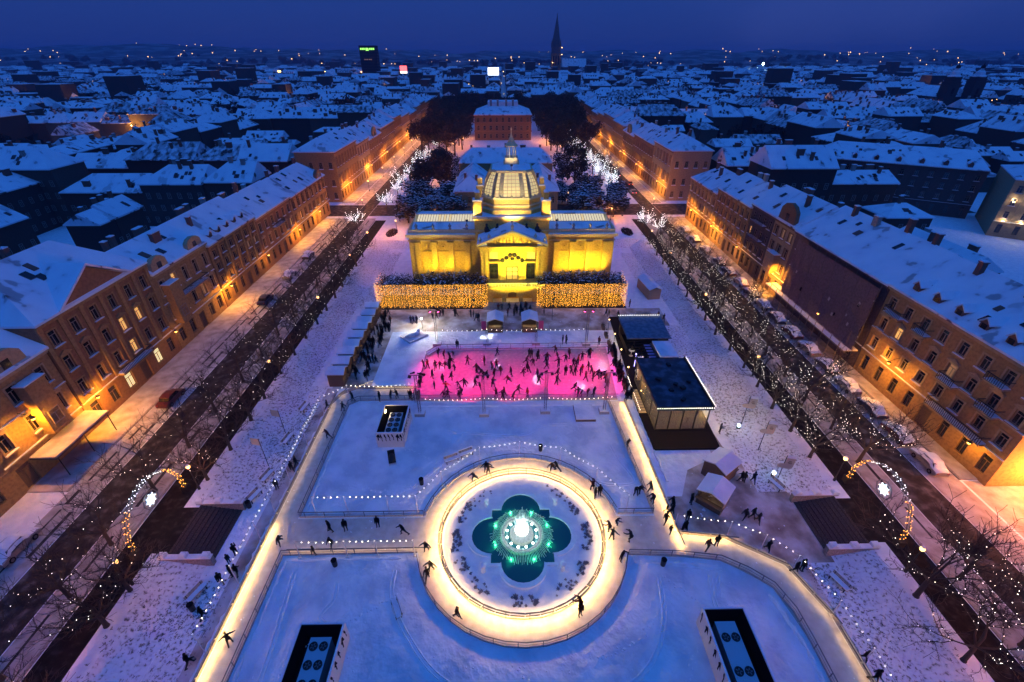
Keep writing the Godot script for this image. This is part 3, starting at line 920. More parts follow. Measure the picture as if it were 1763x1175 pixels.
func build_pavilion() -> void:
	M.yellow = tex([0.2, 0.5, 0.85], [lin(0.50, 0.33, 0.06), lin(0.60, 0.41, 0.08), lin(0.66, 0.47, 0.11)], 5.0, 0.02, 0.8, 1.0, 0.06, 4, 51)
	M.cream = tex([0.2, 0.8], [lin(0.58, 0.47, 0.24), lin(0.68, 0.57, 0.33)], 4.0, 0.02, 0.8)
	M.dome_pane = glow(lin(1.0, 0.74, 0.24), 0.75, lin(0.35, 0.36, 0.3))
	M.sky_pane = glow(lin(1.0, 0.84, 0.40), 0.75, lin(0.35, 0.38, 0.38))
	var t := thing("art_pavilion", "floodlit yellow exhibition pavilion with glass dome, portico and snowy wings", "building", Vector3(0, 0, -94))
	var b: MB
	for s: float in [-1.0, 1.0]:
		b = MB.new()
		b.span(7.6 * s, 21.6 * s, 0, 11.6, -16, 0)
		b.span(7.6 * s, 21.9 * s, 0, 1.4, -16.2, 0.35)
		obj("wing", b, M.yellow, t)
		b = MB.new()
		b.span(7.6 * s, 21.95 * s, 11.6, 11.9, -16.3, 0.55); b.span(7.6 * s, 22.2 * s, 11.9, 12.3, -16.6, 0.85); b.span(7.6 * s, 21.9 * s, 10.7, 10.95, -0.2, 0.28)
		obj("cornice", b, M.cream, t)
		b = MB.new()
		b.span(7.6 * s, 22.15 * s, 12.3, 12.38, 0.15, 0.8)
		b.span(21.7 * s, 22.15 * s, 12.3, 12.38, -16.5, 0.14)
		obj("cornice_snow", b, M.snow, t)
		b = MB.new()
		b.span(7.6 * s, 21.7 * s, 12.3, 13.1, -0.35, 0.1)
		b.span(21.3 * s, 21.7 * s, 12.3, 13.1, -16.0, -0.36)
		obj("parapet", b, M.cream, t)
		for x: float in [9.4, 12.9, 16.4, 19.9]:
			b = MB.new()
			b.span(s * x - 0.55, s * x + 0.55, 1.4, 10.7, 0, 0.75); b.span(s * x - 0.65, s * x + 0.65, 1.4, 2.2, 0, 0.85); b.span(s * x - 0.68, s * x + 0.68, 10.1, 10.7, 0, 0.9)
			obj("pilaster", b, M.yellow, t)
			obj("roof_urn", urn_mesh(), M.stone, t, Vector3(s * x, 13.1, -0.12))
		b = MB.new()
		b.span(s * 21.05 - 0.55, s * 21.05 + 0.55, 1.4, 10.7, 0, 0.5)
		obj("pilaster", b, M.yellow, t)
		for x: float in [11.15, 14.65, 18.15]:   # blind panels with a moulded frame and a bust in a roundel
			b = MB.new()
			b.span(s * x - 1.1, s * x + 1.1, 8.3, 8.5, 0, 0.16); b.span(s * x - 1.1, s * x - 0.98, 2.6, 8.3, 0, 0.1); b.span(s * x + 0.98, s * x + 1.1, 2.6, 8.3, 0, 0.1)
			obj("panel_frame", b, M.yellow, t)
			b = MB.new()
			b.t = Transform3D(Basis(Vector3.RIGHT, PI / 2), Vector3(s * x, 9.45, 0))
			b.lathe(Vector3.ZERO, [[0.62, 0.0], [0.62, 0.14], [0.5, 0.14], [0.46, 0.06], [0.2, 0.06], [0.14, 0.3], [0.0, 0.36]], 14)
			obj("roundel", b, M.yellow, t)
			b = MB.new()
			b.t = Transform3D(Basis(), Vector3(s * x, 3.4, 0))
			b.span(-0.5, 0.5, 0.0, 0.14, 0, 0.5); b.lathe(Vector3(0, 0.14, 0.25), [[0.2, 0.0], [0.1, 0.1], [0.26, 0.35], [0.12, 0.55], [0.16, 0.7], [0.0, 0.9]], 8)
			obj("bust", b, M.stone, t)
		# low glazed roof behind the parapet
		b = MB.new()
		b.quad(Vector3(7.7 * s, 12.5, -0.4) if s > 0 else Vector3(21.2 * s, 12.5, -0.4), Vector3(21.2 * s, 12.5, -0.4) if s > 0 else Vector3(7.7 * s, 12.5, -0.4), Vector3(21.2 * s, 13.25, -4.9) if s > 0 else Vector3(7.7 * s, 13.25, -4.9), Vector3(7.7 * s, 13.25, -4.9) if s > 0 else Vector3(21.2 * s, 13.25, -4.9))
		b.span(7.7 * s, 21.2 * s, 11.7, 12.45, -15.6, -0.4)
		b.quad(Vector3(7.7, 13.95, -8.2) * Vector3(s, 1, 1), Vector3(21.2, 13.95, -8.2) * Vector3(s, 1, 1), Vector3(21.2, 12.5, -15.6) * Vector3(s, 1, 1), Vector3(7.7, 12.5, -15.6) * Vector3(s, 1, 1))
		b.tri(Vector3(21.2 * s, 12.5, -0.4), Vector3(21.2 * s, 12.5, -15.6), Vector3(21.2 * s, 13.95, -8.2))
		b.span(7.7 * s, 21.3 * s, 13.92, 14.08, -8.4, -8.1)
		obj("wing_roof", b, M.roof_snow, t)
		var n := 22
		for i in n:
			var xa := lerpf(8.0, 20.6, float(i) / n)
			var xb := lerpf(8.0, 20.6, (i + 0.9) / n)
			var p := MB.new()
			var q := [Vector3(minf(xa * s, xb * s), 13.26, -4.95), Vector3(maxf(xa * s, xb * s), 13.26, -4.95), Vector3(maxf(xa * s, xb * s), 13.9, -8.1), Vector3(minf(xa * s, xb * s), 13.9, -8.1)]
			p.quad(q[0], q[1], q[2], q[3])
			obj("skylight_pane", p, M.sky_pane if hash(i * 7 + int(s)) % 4 else M.dome_pane, t)
		b = MB.new()
		for i in n + 1:
			var xa := lerpf(8.0, 20.6, float(i) / n) * s - 0.03 * s
			b.bar(Vector3(xa, 13.3, -4.9), Vector3(xa, 13.96, -8.15), 0.07, 0.08)
		b.bar(Vector3(7.8 * s, 13.28, -4.92), Vector3(20.8 * s, 13.28, -4.92), 0.1, 0.1)
		obj("skylight_bars", b, M.steel, t)
	# central block, corner turrets, octagonal drum and dome
	b = MB.new()
	b.span(-7.7, 7.7, 0, 15.6, -14.5, 0.6)
	b.span(-7.2, 7.2, 12.4, 15.0, 0.6, 0.75)
	obj("central_block", b, M.yellow, t)
	b = MB.new()
	b.span(-8.0, 8.0, 15.6, 16.0, -14.8, 0.95)
	b.span(-7.9, 7.9, 13.0, 13.2, 0.75, 0.9)
	obj("cornice", b, M.cream, t)
	b = MB.new()
	b.span(-7.95, 7.95, 16.0, 16.08, -14.7, 0.9)
	obj("cornice_snow", b, M.snow, t)
	for sx: float in [-1.0, 1.0]:
		for zz: float in [-0.5, -13.2]:
			b = MB.new()
			b.span(6.95 * sx - 0.85, 6.95 * sx + 0.85, 16.08, 19.0, zz - 0.85, zz + 0.85)
			b.span(6.95 * sx - 0.5, 6.95 * sx + 0.5, 19.3, 20.6, zz - 0.5, zz + 0.5)
			var tu := obj("corner_turret", b, M.yellow, t)
			b = MB.new()
			b.span(6.95 * sx - 1.0, 6.95 * sx + 1.0, 19.0, 19.3, zz - 1.0, zz + 1.0)
			b.lathe(Vector3(6.95 * sx, 20.6, zz), [[0.72, 0.0], [0.72, 0.2], [0.5, 0.4], [0.0, 0.6]], 4, PI / 4)
			obj("turret_cap", b, M.snow, tu)
	var octo := func(h: float, k: float) -> Array: # chamfered square of half width h, corner cut k, round z -7
		return [Vector2(k, h), Vector2(h, k), Vector2(h, -k), Vector2(k, -h), Vector2(-k, -h), Vector2(-h, -k), Vector2(-h, k), Vector2(-k, h)]
	var at := func(p: Vector2, y: float) -> Vector3: return Vector3(p.x, y, -7.0 + p.y)
	var ring := func(bb: MB, h0: float, k0: float, y0: float, h1: float, k1: float, y1: float) -> void:
		var a: Array = octo.call(h0, k0)
		var e: Array = octo.call(h1, k1)
		for i in 8:
			var j := (i + 1) % 8
			bb.quad(at.call(a[j], y0), at.call(a[i], y0), at.call(e[i], y1), at.call(e[j], y1)) if false else bb.quad(at.call(a[i], y0), at.call(a[j], y0), at.call(e[j], y1), at.call(e[i], y1))
	b = MB.new()
	ring.call(b, 6.5, 4.0, 16.0, 6.5, 4.0, 16.9); ring.call(b, 5.9, 3.6, 16.9, 5.9, 3.6, 19.0)
	obj("drum", b, M.yellow, t)
	b = MB.new()
	ring.call(b, 6.5, 4.0, 16.9, 5.9, 3.6, 17.15); ring.call(b, 6.2, 3.8, 18.95, 6.2, 3.8, 19.35); ring.call(b, 6.2, 3.8, 19.35, 5.6, 3.5, 19.45); ring.call(b, 5.9, 3.6, 18.9, 6.2, 3.8, 18.95); ring.call(b, 6.15, 3.75, 17.6, 6.15, 3.75, 17.85); ring.call(b, 6.15, 3.75, 17.85, 5.9, 3.6, 17.95)
	obj("drum_cornice", b, M.cream, t)
	var prof := []
	for i in 8:
		var f := i / 7.0
		prof.append([lerpf(5.75, 4.0, pow(f, 1.7)), lerpf(3.5, 2.75, pow(f, 1.7)), lerpf(19.4, 23.9, f)])
	for i in 7:
		var lo: Array = octo.call(prof[i][0], prof[i][1])
		var hi: Array = octo.call(prof[i + 1][0], prof[i + 1][1])
		for q in 8:
			var j := (q + 1) % 8
			var wide := q % 2 == 1
			var n := 8 if wide else 4
			var l0: Vector3 = at.call(lo[q], prof[i][2])
			var l1: Vector3 = at.call(lo[j], prof[i][2])
			var h0: Vector3 = at.call(hi[q], prof[i + 1][2])
			var h1: Vector3 = at.call(hi[j], prof[i + 1][2])
			for k in n:
				var p := MB.new()
				var f0 := (k + 0.06) / n
				var f1 := (k + 0.94) / n
				p.quad(l0.lerp(l1, f0).lerp(h0.lerp(h1, f0), 0.05), l0.lerp(l1, f1).lerp(h0.lerp(h1, f1), 0.05), l0.lerp(l1, f1).lerp(h0.lerp(h1, f1), 0.95), l0.lerp(l1, f0).lerp(h0.lerp(h1, f0), 0.95))
				obj("dome_pane", p, M.dome_pane if (i * 5 + k * 3 + q) % 5 else M.cream, t)
	b = MB.new()   # glazing bars: hoops and ribs
	for i in 8:
		var hp: Array = octo.call(prof[i][0] + 0.02, prof[i][1] + 0.01)
		for q in 8:
			b.bar(at.call(hp[q], prof[i][2]), at.call(hp[(q + 1) % 8], prof[i][2]), 0.1, 0.1)
	for q in 8:
		var n := 8 if q % 2 == 1 else 4
		for k in n + 1:
			for i in 7:
				var lo: Array = octo.call(prof[i][0] + 0.02, prof[i][1] + 0.01)
				var hi: Array = octo.call(prof[i + 1][0] + 0.02, prof[i + 1][1] + 0.01)
				var w := 0.32 if k == 0 or k == n else 0.07
				b.bar(at.call(lo[q].lerp(lo[(q + 1) % 8], float(k) / n), prof[i][2]), at.call(hi[q].lerp(hi[(q + 1) % 8], float(k) / n), prof[i + 1][2]), w, w)
	obj("dome_ribs", b, M.cream, t)
	b = MB.new()
	ring.call(b, 4.3, 2.95, 23.85, 4.3, 2.95, 24.25); ring.call(b, 4.3, 2.95, 24.25, 3.9, 2.7, 24.3)
	for i in 24:
		var hp: Array = octo.call(5.95, 3.65)
		var q := i / 3
		b.ball(at.call(hp[q].lerp(hp[(q + 1) % 8], (i % 3 + 0.5) / 3.0), 19.5), Vector3(0.28, 0.34, 0.28), 6, 4)
	obj("dome_crown", b, M.cream, t)
	b = MB.new()
	ring.call(b, 4.0, 2.8, 24.28, 1.6, 1.1, 25.0)
	b.quad(Vector3(-1.6, 25.0, -5.4), Vector3(1.6, 25.0, -5.4), Vector3(1.6, 25.0, -8.6), Vector3(-1.6, 25.0, -8.6))
	obj("dome_snow", b, M.snow, t)
	b = MB.new()
	b.span(-1.6, 1.6, 24.7, 25.3, -8.6, -5.4); b.span(-1.35, 1.35, 25.3, 26.2, -8.35, -5.65)
	var la := obj("lantern", b, M.cream, t)
	for i in 8:
		var a := TAU * (i + 0.5) / 8
		b = MB.new()
		b.tube([Vector3(0.95 * cos(a), 26.2, -7.0 + 0.95 * sin(a)), Vector3(0.95 * cos(a), 28.2, -7.0 + 0.95 * sin(a))], [0.13, 0.11], 6)
		obj("lantern_column", b, M.cream, la)
	b = MB.new()
	b.lathe(Vector3(0, 0, -7.0), [[1.3, 28.2], [1.35, 28.45], [1.1, 28.6], [0.75, 29.0], [0.35, 29.8], [0.12, 30.4], [0.08, 31.2], [0.18, 31.4], [0.0, 31.8]], 12)
	obj("lantern_cap", b, M.cream, la)
	# portico
	b = MB.new()
	b.span(-6.3, 6.3, 0, 4.2, 0.6, 5.7)
	b.span(-6.3, -4.85, 4.2, 11.0, 0.6, 5.8); b.span(4.85, 6.3, 4.2, 11.0, 0.6, 5.8)
	b.span(-2.7, -1.3, 4.2, 11.0, 0.6, 5.7); b.span(1.3, 2.7, 4.2, 11.0, 0.6, 5.7)
	b.span(-4.85, -2.7, 10.3, 11.0, 0.6, 5.7); b.span(2.7, 4.85, 10.3, 11.0, 0.6, 5.7); b.span(-1.3, 1.3, 7.2, 11.0, 0.6, 5.7)
	b.span(-4.85, -2.7, 7.9, 8.6, 0.6, 5.7); b.span(2.7, 4.85, 7.9, 8.6, 0.6, 5.7)
	b.span(-4.85, 4.85, 4.2, 11.0, 0.6, 5.3)
	obj("portico", b, M.yellow, t)
	for x: float in [-5.6, 5.6]:
		for w: float in [-0.42, 0.42]:
			b = MB.new()
			b.span(x + w - 0.3, x + w + 0.3, 4.5, 10.5, 5.8, 6.15); b.span(x + w - 0.36, x + w + 0.36, 4.2, 4.6, 5.8, 6.25); b.span(x + w - 0.4, x + w + 0.4, 10.4, 11.0, 5.8, 6.3)
			obj("pilaster", b, M.yellow, t)
	b = MB.new()
	b.span(-6.7, 6.7, 11.0, 11.5, 0.6, 6.4); b.span(-7.0, 7.0, 11.5, 11.8, 0.6, 6.75)
	b.slab(poly([[-6.3, 11.8], [6.3, 11.8], [0, 14.3]]), 0.6, 5.95)
	obj("pediment", b, M.yellow, t)
	b = MB.new()
	b.slab(poly([[-7.05, 11.8], [-7.05, 12.2], [0, 15.05], [7.05, 12.2], [7.05, 11.8], [0, 14.6]]), 5.6, 6.8)
	obj("raking_cornice", b, M.cream, t)
	for i in 9:
		var x := lerpf(-3.4, 3.4, i / 8.0)
		b = MB.new()
		b.ball(Vector3(x, 12.5 + 0.5 * (1.0 - absf(x) / 3.4), 6.0), Vector3(0.34, 0.42 + 0.45 * (1.0 - absf(x) / 3.6), 0.16), 8, 5)
		obj("relief_figure", b, M.yellow, t)
	b = MB.new()
	b.slab(poly([[-7.0, 12.22], [0, 15.07], [7.0, 12.22], [7.0, 12.32], [0, 15.2], [-7.0, 12.32]]), 0.6, 6.7)
	b.span(-7.0, -5.0, 11.8, 12.3, 0.9, 6.4); b.span(5.0, 7.0, 11.8, 12.3, 0.9, 6.4)
	obj("portico_roof", b, M.roof_snow, t)
	for p in [Vector3(0, 15.0, 6.3), Vector3(-6.4, 12.3, 6.2), Vector3(6.4, 12.3, 6.2), Vector3(-4.6, 12.9, 5.9), Vector3(4.6, 12.9, 5.9)]:
		obj("acroterion", urn_mesh(), M.cream, t, p)
	# dark figure groups crouching on the block's ledge behind the pediment
	for x: float in [-5.2, -3.0, 3.0, 5.2]:
		b = MB.new()
		b.ball(Vector3(x, 13.5, 1.4), Vector3(0.5, 0.8, 0.5), 8, 6); b.ball(Vector3(x, 14.5, 1.4), Vector3(0.26, 0.32, 0.26), 8, 6); b.ball(Vector3(x + 0.4, 13.3, 1.6), Vector3(0.5, 0.35, 0.4), 8, 6)
		obj("roof_statue", b, M.dark_stone, t)
	for x: float in [-3.78, 3.78]:
		window_node(t, Vector3(x, 4.4, 5.42), 0, 1.7, 3.4, M.glass, M.dark_stone, false)
		window_node(t, Vector3(x, 8.7, 5.42), 0, 1.7, 1.5, M.dim_pane, M.cream, false)
	b = MB.new()
	b.span(-1.25, -1.1, 4.2, 7.1, 5.4, 5.6); b.span(1.1, 1.25, 4.2, 7.1, 5.4, 5.6); b.span(-0.06, 0.06, 4.2, 7.1, 5.4, 5.55); b.span(-1.1, 1.1, 6.95, 7.15, 5.4, 5.6); b.span(-1.1, 1.1, 5.9, 5.98, 5.4, 5.5)
	var dr := obj("balcony_door", b, M.dark_stone, t)
	b = MB.new()
	b.quad(Vector3(-1.1, 4.3, 5.42), Vector3(1.1, 4.3, 5.42), Vector3(1.1, 6.95, 5.42), Vector3(-1.1, 6.95, 5.42))
	obj("pane", b, M.dim_pane, dr)
	b = MB.new()   # swag of figures above the door
	for q in [[-2.0, 8.55, 0.5], [-1.2, 9.1, 0.42], [-0.45, 9.7, 0.45], [0.45, 9.7, 0.45], [1.2, 9.1, 0.42], [2.0, 8.55, 0.5], [0.0, 8.9, 0.35]]:
		b.ball(Vector3(q[0], q[1], 5.8), Vector3(0.45, q[2], 0.22), 8, 5)
	b.span(-4.7, -2.2, 8.35, 8.5, 5.7, 6.0); b.span(2.2, 4.7, 8.35, 8.5, 5.7, 6.0)
	obj("door_sculpture", b, M.dark_stone, t)
	# porch with three arches and the terrace on top
	b = MB.new()
	arch_wall(b, -5.0, 5.0, 3.7, 8.4, 9.0, [[-3.1, 1.9, 1.7], [0.0, 2.6, 1.7], [3.1, 1.9, 1.7]])
	b.span(-5.0, -4.5, 0, 3.7, 5.7, 8.4); b.span(4.5, 5.0, 0, 3.7, 5.7, 8.4)
	obj("porch", b, M.yellow, t)
	b = MB.new()
	b.span(-5.3, 5.3, 3.7, 4.05, 5.7, 9.3); b.span(-5.15, 5.15, 4.05, 4.2, 5.7, 9.1)
	obj("terrace", b, M.yellow, t)
	b = MB.new()
	b.span(-5.1, 5.1, 4.85, 4.98, 8.9, 9.1)
	for i in 34: b.span(-5.0 + i * 0.303, -4.9 + i * 0.303, 4.2, 4.85, 8.95, 9.05)
	obj("balustrade", b, M.cream, t)
	for i in 5:
		b = MB.new()
		b.span(-5.6 - 0.1 * i, 5.6 + 0.1 * i, 0, 0.75 - 0.15 * i, 9.0 + 0.4 * i, 9.4 + 0.4 * i)
		obj("step", b, M.stone, t)
	b = MB.new()
	b.span(-0.9, 0.9, 0.3, 3.0, 5.7, 5.78)
	obj("entrance_door", b, M.wood, t)
	omni(t, Vector3(0, 3.2, 7.2), lin(1.0, 0.62, 0.12), 3.0, 0.2)
	# floodlights: up the wings, across the portico, up the dome
	var yl := lin(1.0, 0.66, 0.035)
	for s: float in [-1.0, 1.0]:
		for x: float in [11.15, 14.65, 18.15]:
			floodlight("floodlight on the %s wing of the pavilion, %s bay from the portico" % ["left" if s < 0 else "right", ["first", "second", "third"][int((x - 11.0) / 3.5)]], Vector3(s * x + 1.3, 5.0, -90.9), Vector3(s * x - 0.4, 7.2, -94.2), yl, 46.0 if s > 0 else (30.0 if x > 13 else 16.0), 70.0)
		floodlight("floodlight pole aimed at the portico from the %s of the entrance path" % ("left" if s < 0 else "right"), Vector3(s * 7.6, 4.6, -78.6), Vector3(s * -0.6, 8.2, -88), lin(1.0, 0.83, 0.05), 560.0, 30.0)
		floodlight("roof floodlight on the %s wing lighting the drum and dome" % ("left" if s < 0 else "right"), Vector3(s * 9.2, 15.4, -93.0), Vector3(s * 2.5, 20.0, -98.5), lin(1.0, 0.68, 0.2), 230.0, 50.0)
	floodlight("small floodlight on the dome crown lighting the lantern", Vector3(0, 25.3, -97.2), Vector3(0, 27.4, -101), lin(1.0, 0.85, 0.62), 12.0, 40.0)
	floodlight("roof floodlight on the portico ridge lighting the front of the dome", Vector3(0, 15.9, -90.6), Vector3(0, 19.5, -96.5), lin(1.0, 0.74, 0.30), 90.0, 60.0)

func floodlight(label: String, at: Vector3, to: Vector3, c: Color, e: float, angle: float) -> void:
	var t := thing("floodlight", label, "floodlight", at, 0.0, "floodlights around the pavilion")
	var d := (to - at).normalized()
	var b := MB.new()
	b.t = Transform3D(Basis.looking_at(d), Vector3.ZERO)
	b.box(Vector3(0, 0, 0.12), Vector3(0.5, 0.36, 0.2))
	for k: float in [-0.24, 0.24]: b.box(Vector3(k, 0, -0.06), Vector3(0.03, 0.36, 0.2))
	obj("housing", b, M.dark, t)
	b = MB.new()
	b.t = Transform3D(Basis.looking_at(d), Vector3.ZERO)
	b.box(Vector3(0, 0, 0.0), Vector3(0.42, 0.3, 0.03))
	obj("lamp_glass", b, glow(c, 4.0), t)
	b = MB.new()
	var foot := -at.y if at.y < 7 else -1.0
	b.tube([Vector3(0, foot, 0), Vector3(0, -0.15, 0)], [0.05, 0.05], 6)
	obj("stand", b, M.dark, t)
	spot(t, at + d * 0.12, to, c, e, angle, 0.8, 0.18)

# a pitched snow roof over a w x d plan; ridge along x, front eave at z = +0; hip in metres at either end
func roof_shape(b: MB, w: float, d: float, h: float, rise: float, hip0 := 0.0, hip1 := 0.0, over := 0.5) -> void:
	var x0 := -w / 2 - over * 0.3
	var x1 := w / 2 + over * 0.3
	var zf := over
	var zb := -d - over
	var zm := -d / 2
	var th := 0.28
	var r0 := Vector3(x0 + hip0, h + rise, zm)
	var r1 := Vector3(x1 - hip1, h + rise, zm)
	var a := Vector3(x0, h, zf)
	var e := Vector3(x1, h, zf)
	var f := Vector3(x1, h, zb)
	var g := Vector3(x0, h, zb)
	var u := Vector3(0, th, 0)
	b.quad(a + u, e + u, r1 + u, r0 + u)
	b.quad(f + u, g + u, r0 + u, r1 + u)
	b.tri(e + u, f + u, r1 + u)
	b.tri(g + u, a + u, r0 + u)
	for q in [[a, e], [e, f], [f, g], [g, a]]:
		b.quad(q[0], q[1], q[1] + u, q[0] + u)
	b.quad(g, f, e, a)

func chimney_mesh(k: int) -> ArrayMesh:
	var key := "chim%d" % k
	if not cache.has(key):
		var b := MB.new()
		var w := [0.7, 1.1, 0.8, 1.9][k] as float
		var h := [1.7, 1.5, 2.2, 1.6][k] as float
		b.span(-w / 2, w / 2, -1.6, h, -0.35, 0.35)
		b.span(-w / 2 - 0.08, w / 2 + 0.08, h, h + 0.12, -0.43, 0.43)
		cache[key] = b.done()
		b = MB.new()
		b.span(-w / 2 - 0.04, w / 2 + 0.04, h + 0.12, h + 0.26, -0.39, 0.39)
		cache[key + "s"] = b.done()
	return cache[key]

func chimney(parent: Node, at: Vector3, k: int, yaw := 0.0) -> void:
	var c := obj("chimney", chimney_mesh(k), M.brick if k != 1 else M.stone, parent, at, yaw)
	obj("snow_cap", cache["chim%ds" % k], M.snow, c)

# facade in local axes: x along the street, y up, +z towards the street, origin at pavement level in the middle
func facade(o: Dictionary) -> Node3D:
	var w: float = o.w
	var h: float = o.h
	var d: float = o.get("d", 12.0)
	var cols: int = o.cols
	var floors: int = o.floors
	var gf: float = o.get("gf", 4.2)
	var t := thing(o.get("called", "street_house"), o.label, "building", o.at, o.yaw, o.get("group", "houses lining the square"))
	var wm: Material = o.wall
	var tm: Material = o.get("trim", wm)
	var b := MB.new()
	var cw := w / cols
	var ww: float = o.get("ww", 1.15)
	var ys := [0.0, gf]
	for f in range(1, floors): ys.append(gf + (h - 0.7 - gf) * f / (floors - 1))
	var holes := []
	for f in floors:
		var y0: float = ys[f]
		var fh: float = ys[f + 1] - y0
		var sill := y0 + (1.0 if f == 0 else fh * 0.26)
		var wh := (minf(2.4, fh - 1.5) if f == 0 else fh * 0.56)
		for c in cols:
			var xc := -w / 2 + cw * (c + 0.5)
			var hw := ww * (1.25 if f == 0 and o.get("shops", true) else 1.0)
			var s0 := sill
			var hh := wh
			var door: bool = f == 0 and c == o.get("door", cols / 2)
			if door: s0 = 0.15; hh = 3.0; hw = 1.7
			holes.append([xc, s0, hw, hh, f, c, door])
			var l := -w / 2 + cw * c
			var r := l + cw
			var y1: float = ys[f + 1]
			b.quad(Vector3(l, y0, 0), Vector3(xc - hw / 2, y0, 0), Vector3(xc - hw / 2, y1, 0), Vector3(l, y1, 0))
			b.quad(Vector3(xc + hw / 2, y0, 0), Vector3(r, y0, 0), Vector3(r, y1, 0), Vector3(xc + hw / 2, y1, 0))
			b.quad(Vector3(xc - hw / 2, y0, 0), Vector3(xc + hw / 2, y0, 0), Vector3(xc + hw / 2, s0, 0), Vector3(xc - hw / 2, s0, 0))
			b.quad(Vector3(xc - hw / 2, s0 + hh, 0), Vector3(xc + hw / 2, s0 + hh, 0), Vector3(xc + hw / 2, y1, 0), Vector3(xc - hw / 2, y1, 0))
			var q := [Vector3(xc - hw / 2, s0, 0), Vector3(xc + hw / 2, s0, 0), Vector3(xc + hw / 2, s0 + hh, 0), Vector3(xc - hw / 2, s0 + hh, 0)]
			for k in 4:
				var p0: Vector3 = q[k]
				var p1: Vector3 = q[(k + 1) % 4]
				var back := Vector3(0, 0, -0.3)
				b.quad(p0 + back, p1 + back, p1, p0) if false else b.quad(p0, p1, p1 + back, p0 + back)
	var top: float = ys[floors]
	b.quad(Vector3(-w / 2, top, 0), Vector3(w / 2, top, 0), Vector3(w / 2, h, 0), Vector3(-w / 2, h, 0))
	b.quad(Vector3(w / 2, 0, 0), Vector3(w / 2, 0, -d), Vector3(w / 2, h, -d), Vector3(w / 2, h, 0))
	b.quad(Vector3(-w / 2, 0, -d), Vector3(-w / 2, 0, 0), Vector3(-w / 2, h, 0), Vector3(-w / 2, h, -d))
	b.quad(Vector3(w / 2, 0, -d), Vector3(-w / 2, 0, -d), Vector3(-w / 2, h, -d), Vector3(w / 2, h, -d))
	b.quad(Vector3(-w / 2 + 0.1, 0, -0.9), Vector3(w / 2 - 0.1, 0, -0.9), Vector3(w / 2 - 0.1, h, -0.9), Vector3(-w / 2 + 0.1, h, -0.9))
	obj("wall", b, wm, t)
	# cornice, belt courses with snow
	b = MB.new()
	b.span(-w / 2 + 0.01, w / 2 - 0.01, h - 0.45, h - 0.15, 0, 0.3); b.span(-w / 2 + 0.01, w / 2 - 0.01, h - 0.15, h + 0.02, 0, 0.55)
	obj("cornice", b, tm, t)
	for y: float in [gf - 0.1] + (o.get("belts", []) as Array):
		b = MB.new()
		b.span(-w / 2 + 0.01, w / 2 - 0.01, y - 0.16, y, 0, 0.2)
		var be := obj("belt_course", b, tm, t)
		b = MB.new()
		b.span(-w / 2 + 0.02, w / 2 - 0.02, y, y + 0.07, 0.01, 0.2)
		obj("ledge_snow", b, M.snow, be)
	if o.get("pilasters", false):
		for c in cols + 1:
			b = MB.new()
			var x := clampf(-w / 2 + cw * c, -w / 2 + 0.3, w / 2 - 0.3)
			b.span(x - 0.27, x + 0.27, gf, h - 0.45, 0, 0.2); b.span(x - 0.34, x + 0.34, h - 1.0, h - 0.45, 0, 0.27)
			obj("pilaster", b, tm, t)
	# windows
	for q in holes:
		var lit: int = (hash([o.label, q[4], q[5]]) % 100)
		var chance: int = o.get("lit", 6)
		var pm: Material = M.warm_pane if lit < chance else (M.dim_pane if lit < chance * 2 else M.glass)
		if q[4] == 0 and o.get("shop_lit", []).has(q[5]): pm = M.white_pane
		if q[6]:
			b = MB.new()
			b.span(-0.85, 0.85, 0, 3.0, -0.06, 0.0); b.span(-0.05, 0.05, 0, 2.3, 0, 0.05); b.span(-0.85, 0.85, 2.3, 2.42, 0, 0.06)
			obj("door", b, M.wood, t, Vector3(q[0], q[1], -0.22))
			continue
		var wn := window_node(t, Vector3(q[0], q[1], -0.2), 0, q[2], q[3], pm, M.pale_wood if q[4] else M.wood, false)
		if q[4] > 0:
			var key := "ws%.2f_%.2f" % [q[2], q[3]]
			if not cache.has(key):
				var s := MB.new()
				s.span(-q[2] / 2 - 0.22, q[2] / 2 + 0.22, -0.2, -0.06, 0.2, 0.48)
				s.span(-q[2] / 2 - 0.2, -q[2] / 2, -0.06, q[3] + 0.2, 0.2, 0.29); s.span(q[2] / 2, q[2] / 2 + 0.2, -0.06, q[3] + 0.2, 0.2, 0.29)
				s.span(-q[2] / 2, q[2] / 2, q[3], q[3] + 0.2, 0.2, 0.29)
				cache[key] = s.done()
				s = MB.new()
				s.span(-q[2] / 2 - 0.3, q[2] / 2 + 0.3, q[3] + 0.32, q[3] + 0.45, 0.2, 0.52)
				s.slab(poly([[-q[2] / 2 - 0.3, q[3] + 0.45], [q[2] / 2 + 0.3, q[3] + 0.45], [0, q[3] + 0.85]]), 0.2, 0.48)
				cache[key + "h"] = s.done()
				s = MB.new()
				s.span(-q[2] / 2 - 0.2, q[2] / 2 + 0.2, -0.06, 0.03, 0.21, 0.46)
				cache[key + "n"] = s.done()
			obj("surround", cache[key], tm, wn)
			obj("sill_snow", cache[key + "n"], M.snow, wn)
			if q[4] == o.get("hoods", -1): obj("hood", cache[key + "h"], tm, wn)
	for sd: float in o.get("side_windows", []):   # windows in an end wall
		for f in floors:
			for c in int(d / 3.2):
				var y0: float = ys[f]
				window_node(t, Vector3(sd * (w / 2 + 0.05), y0 + 1.1, -1.8 - 3.2 * c), sd * PI / 2, 1.15, minf(2.1, ys[f + 1] - y0 - 1.6), M.glass, M.pale_wood)
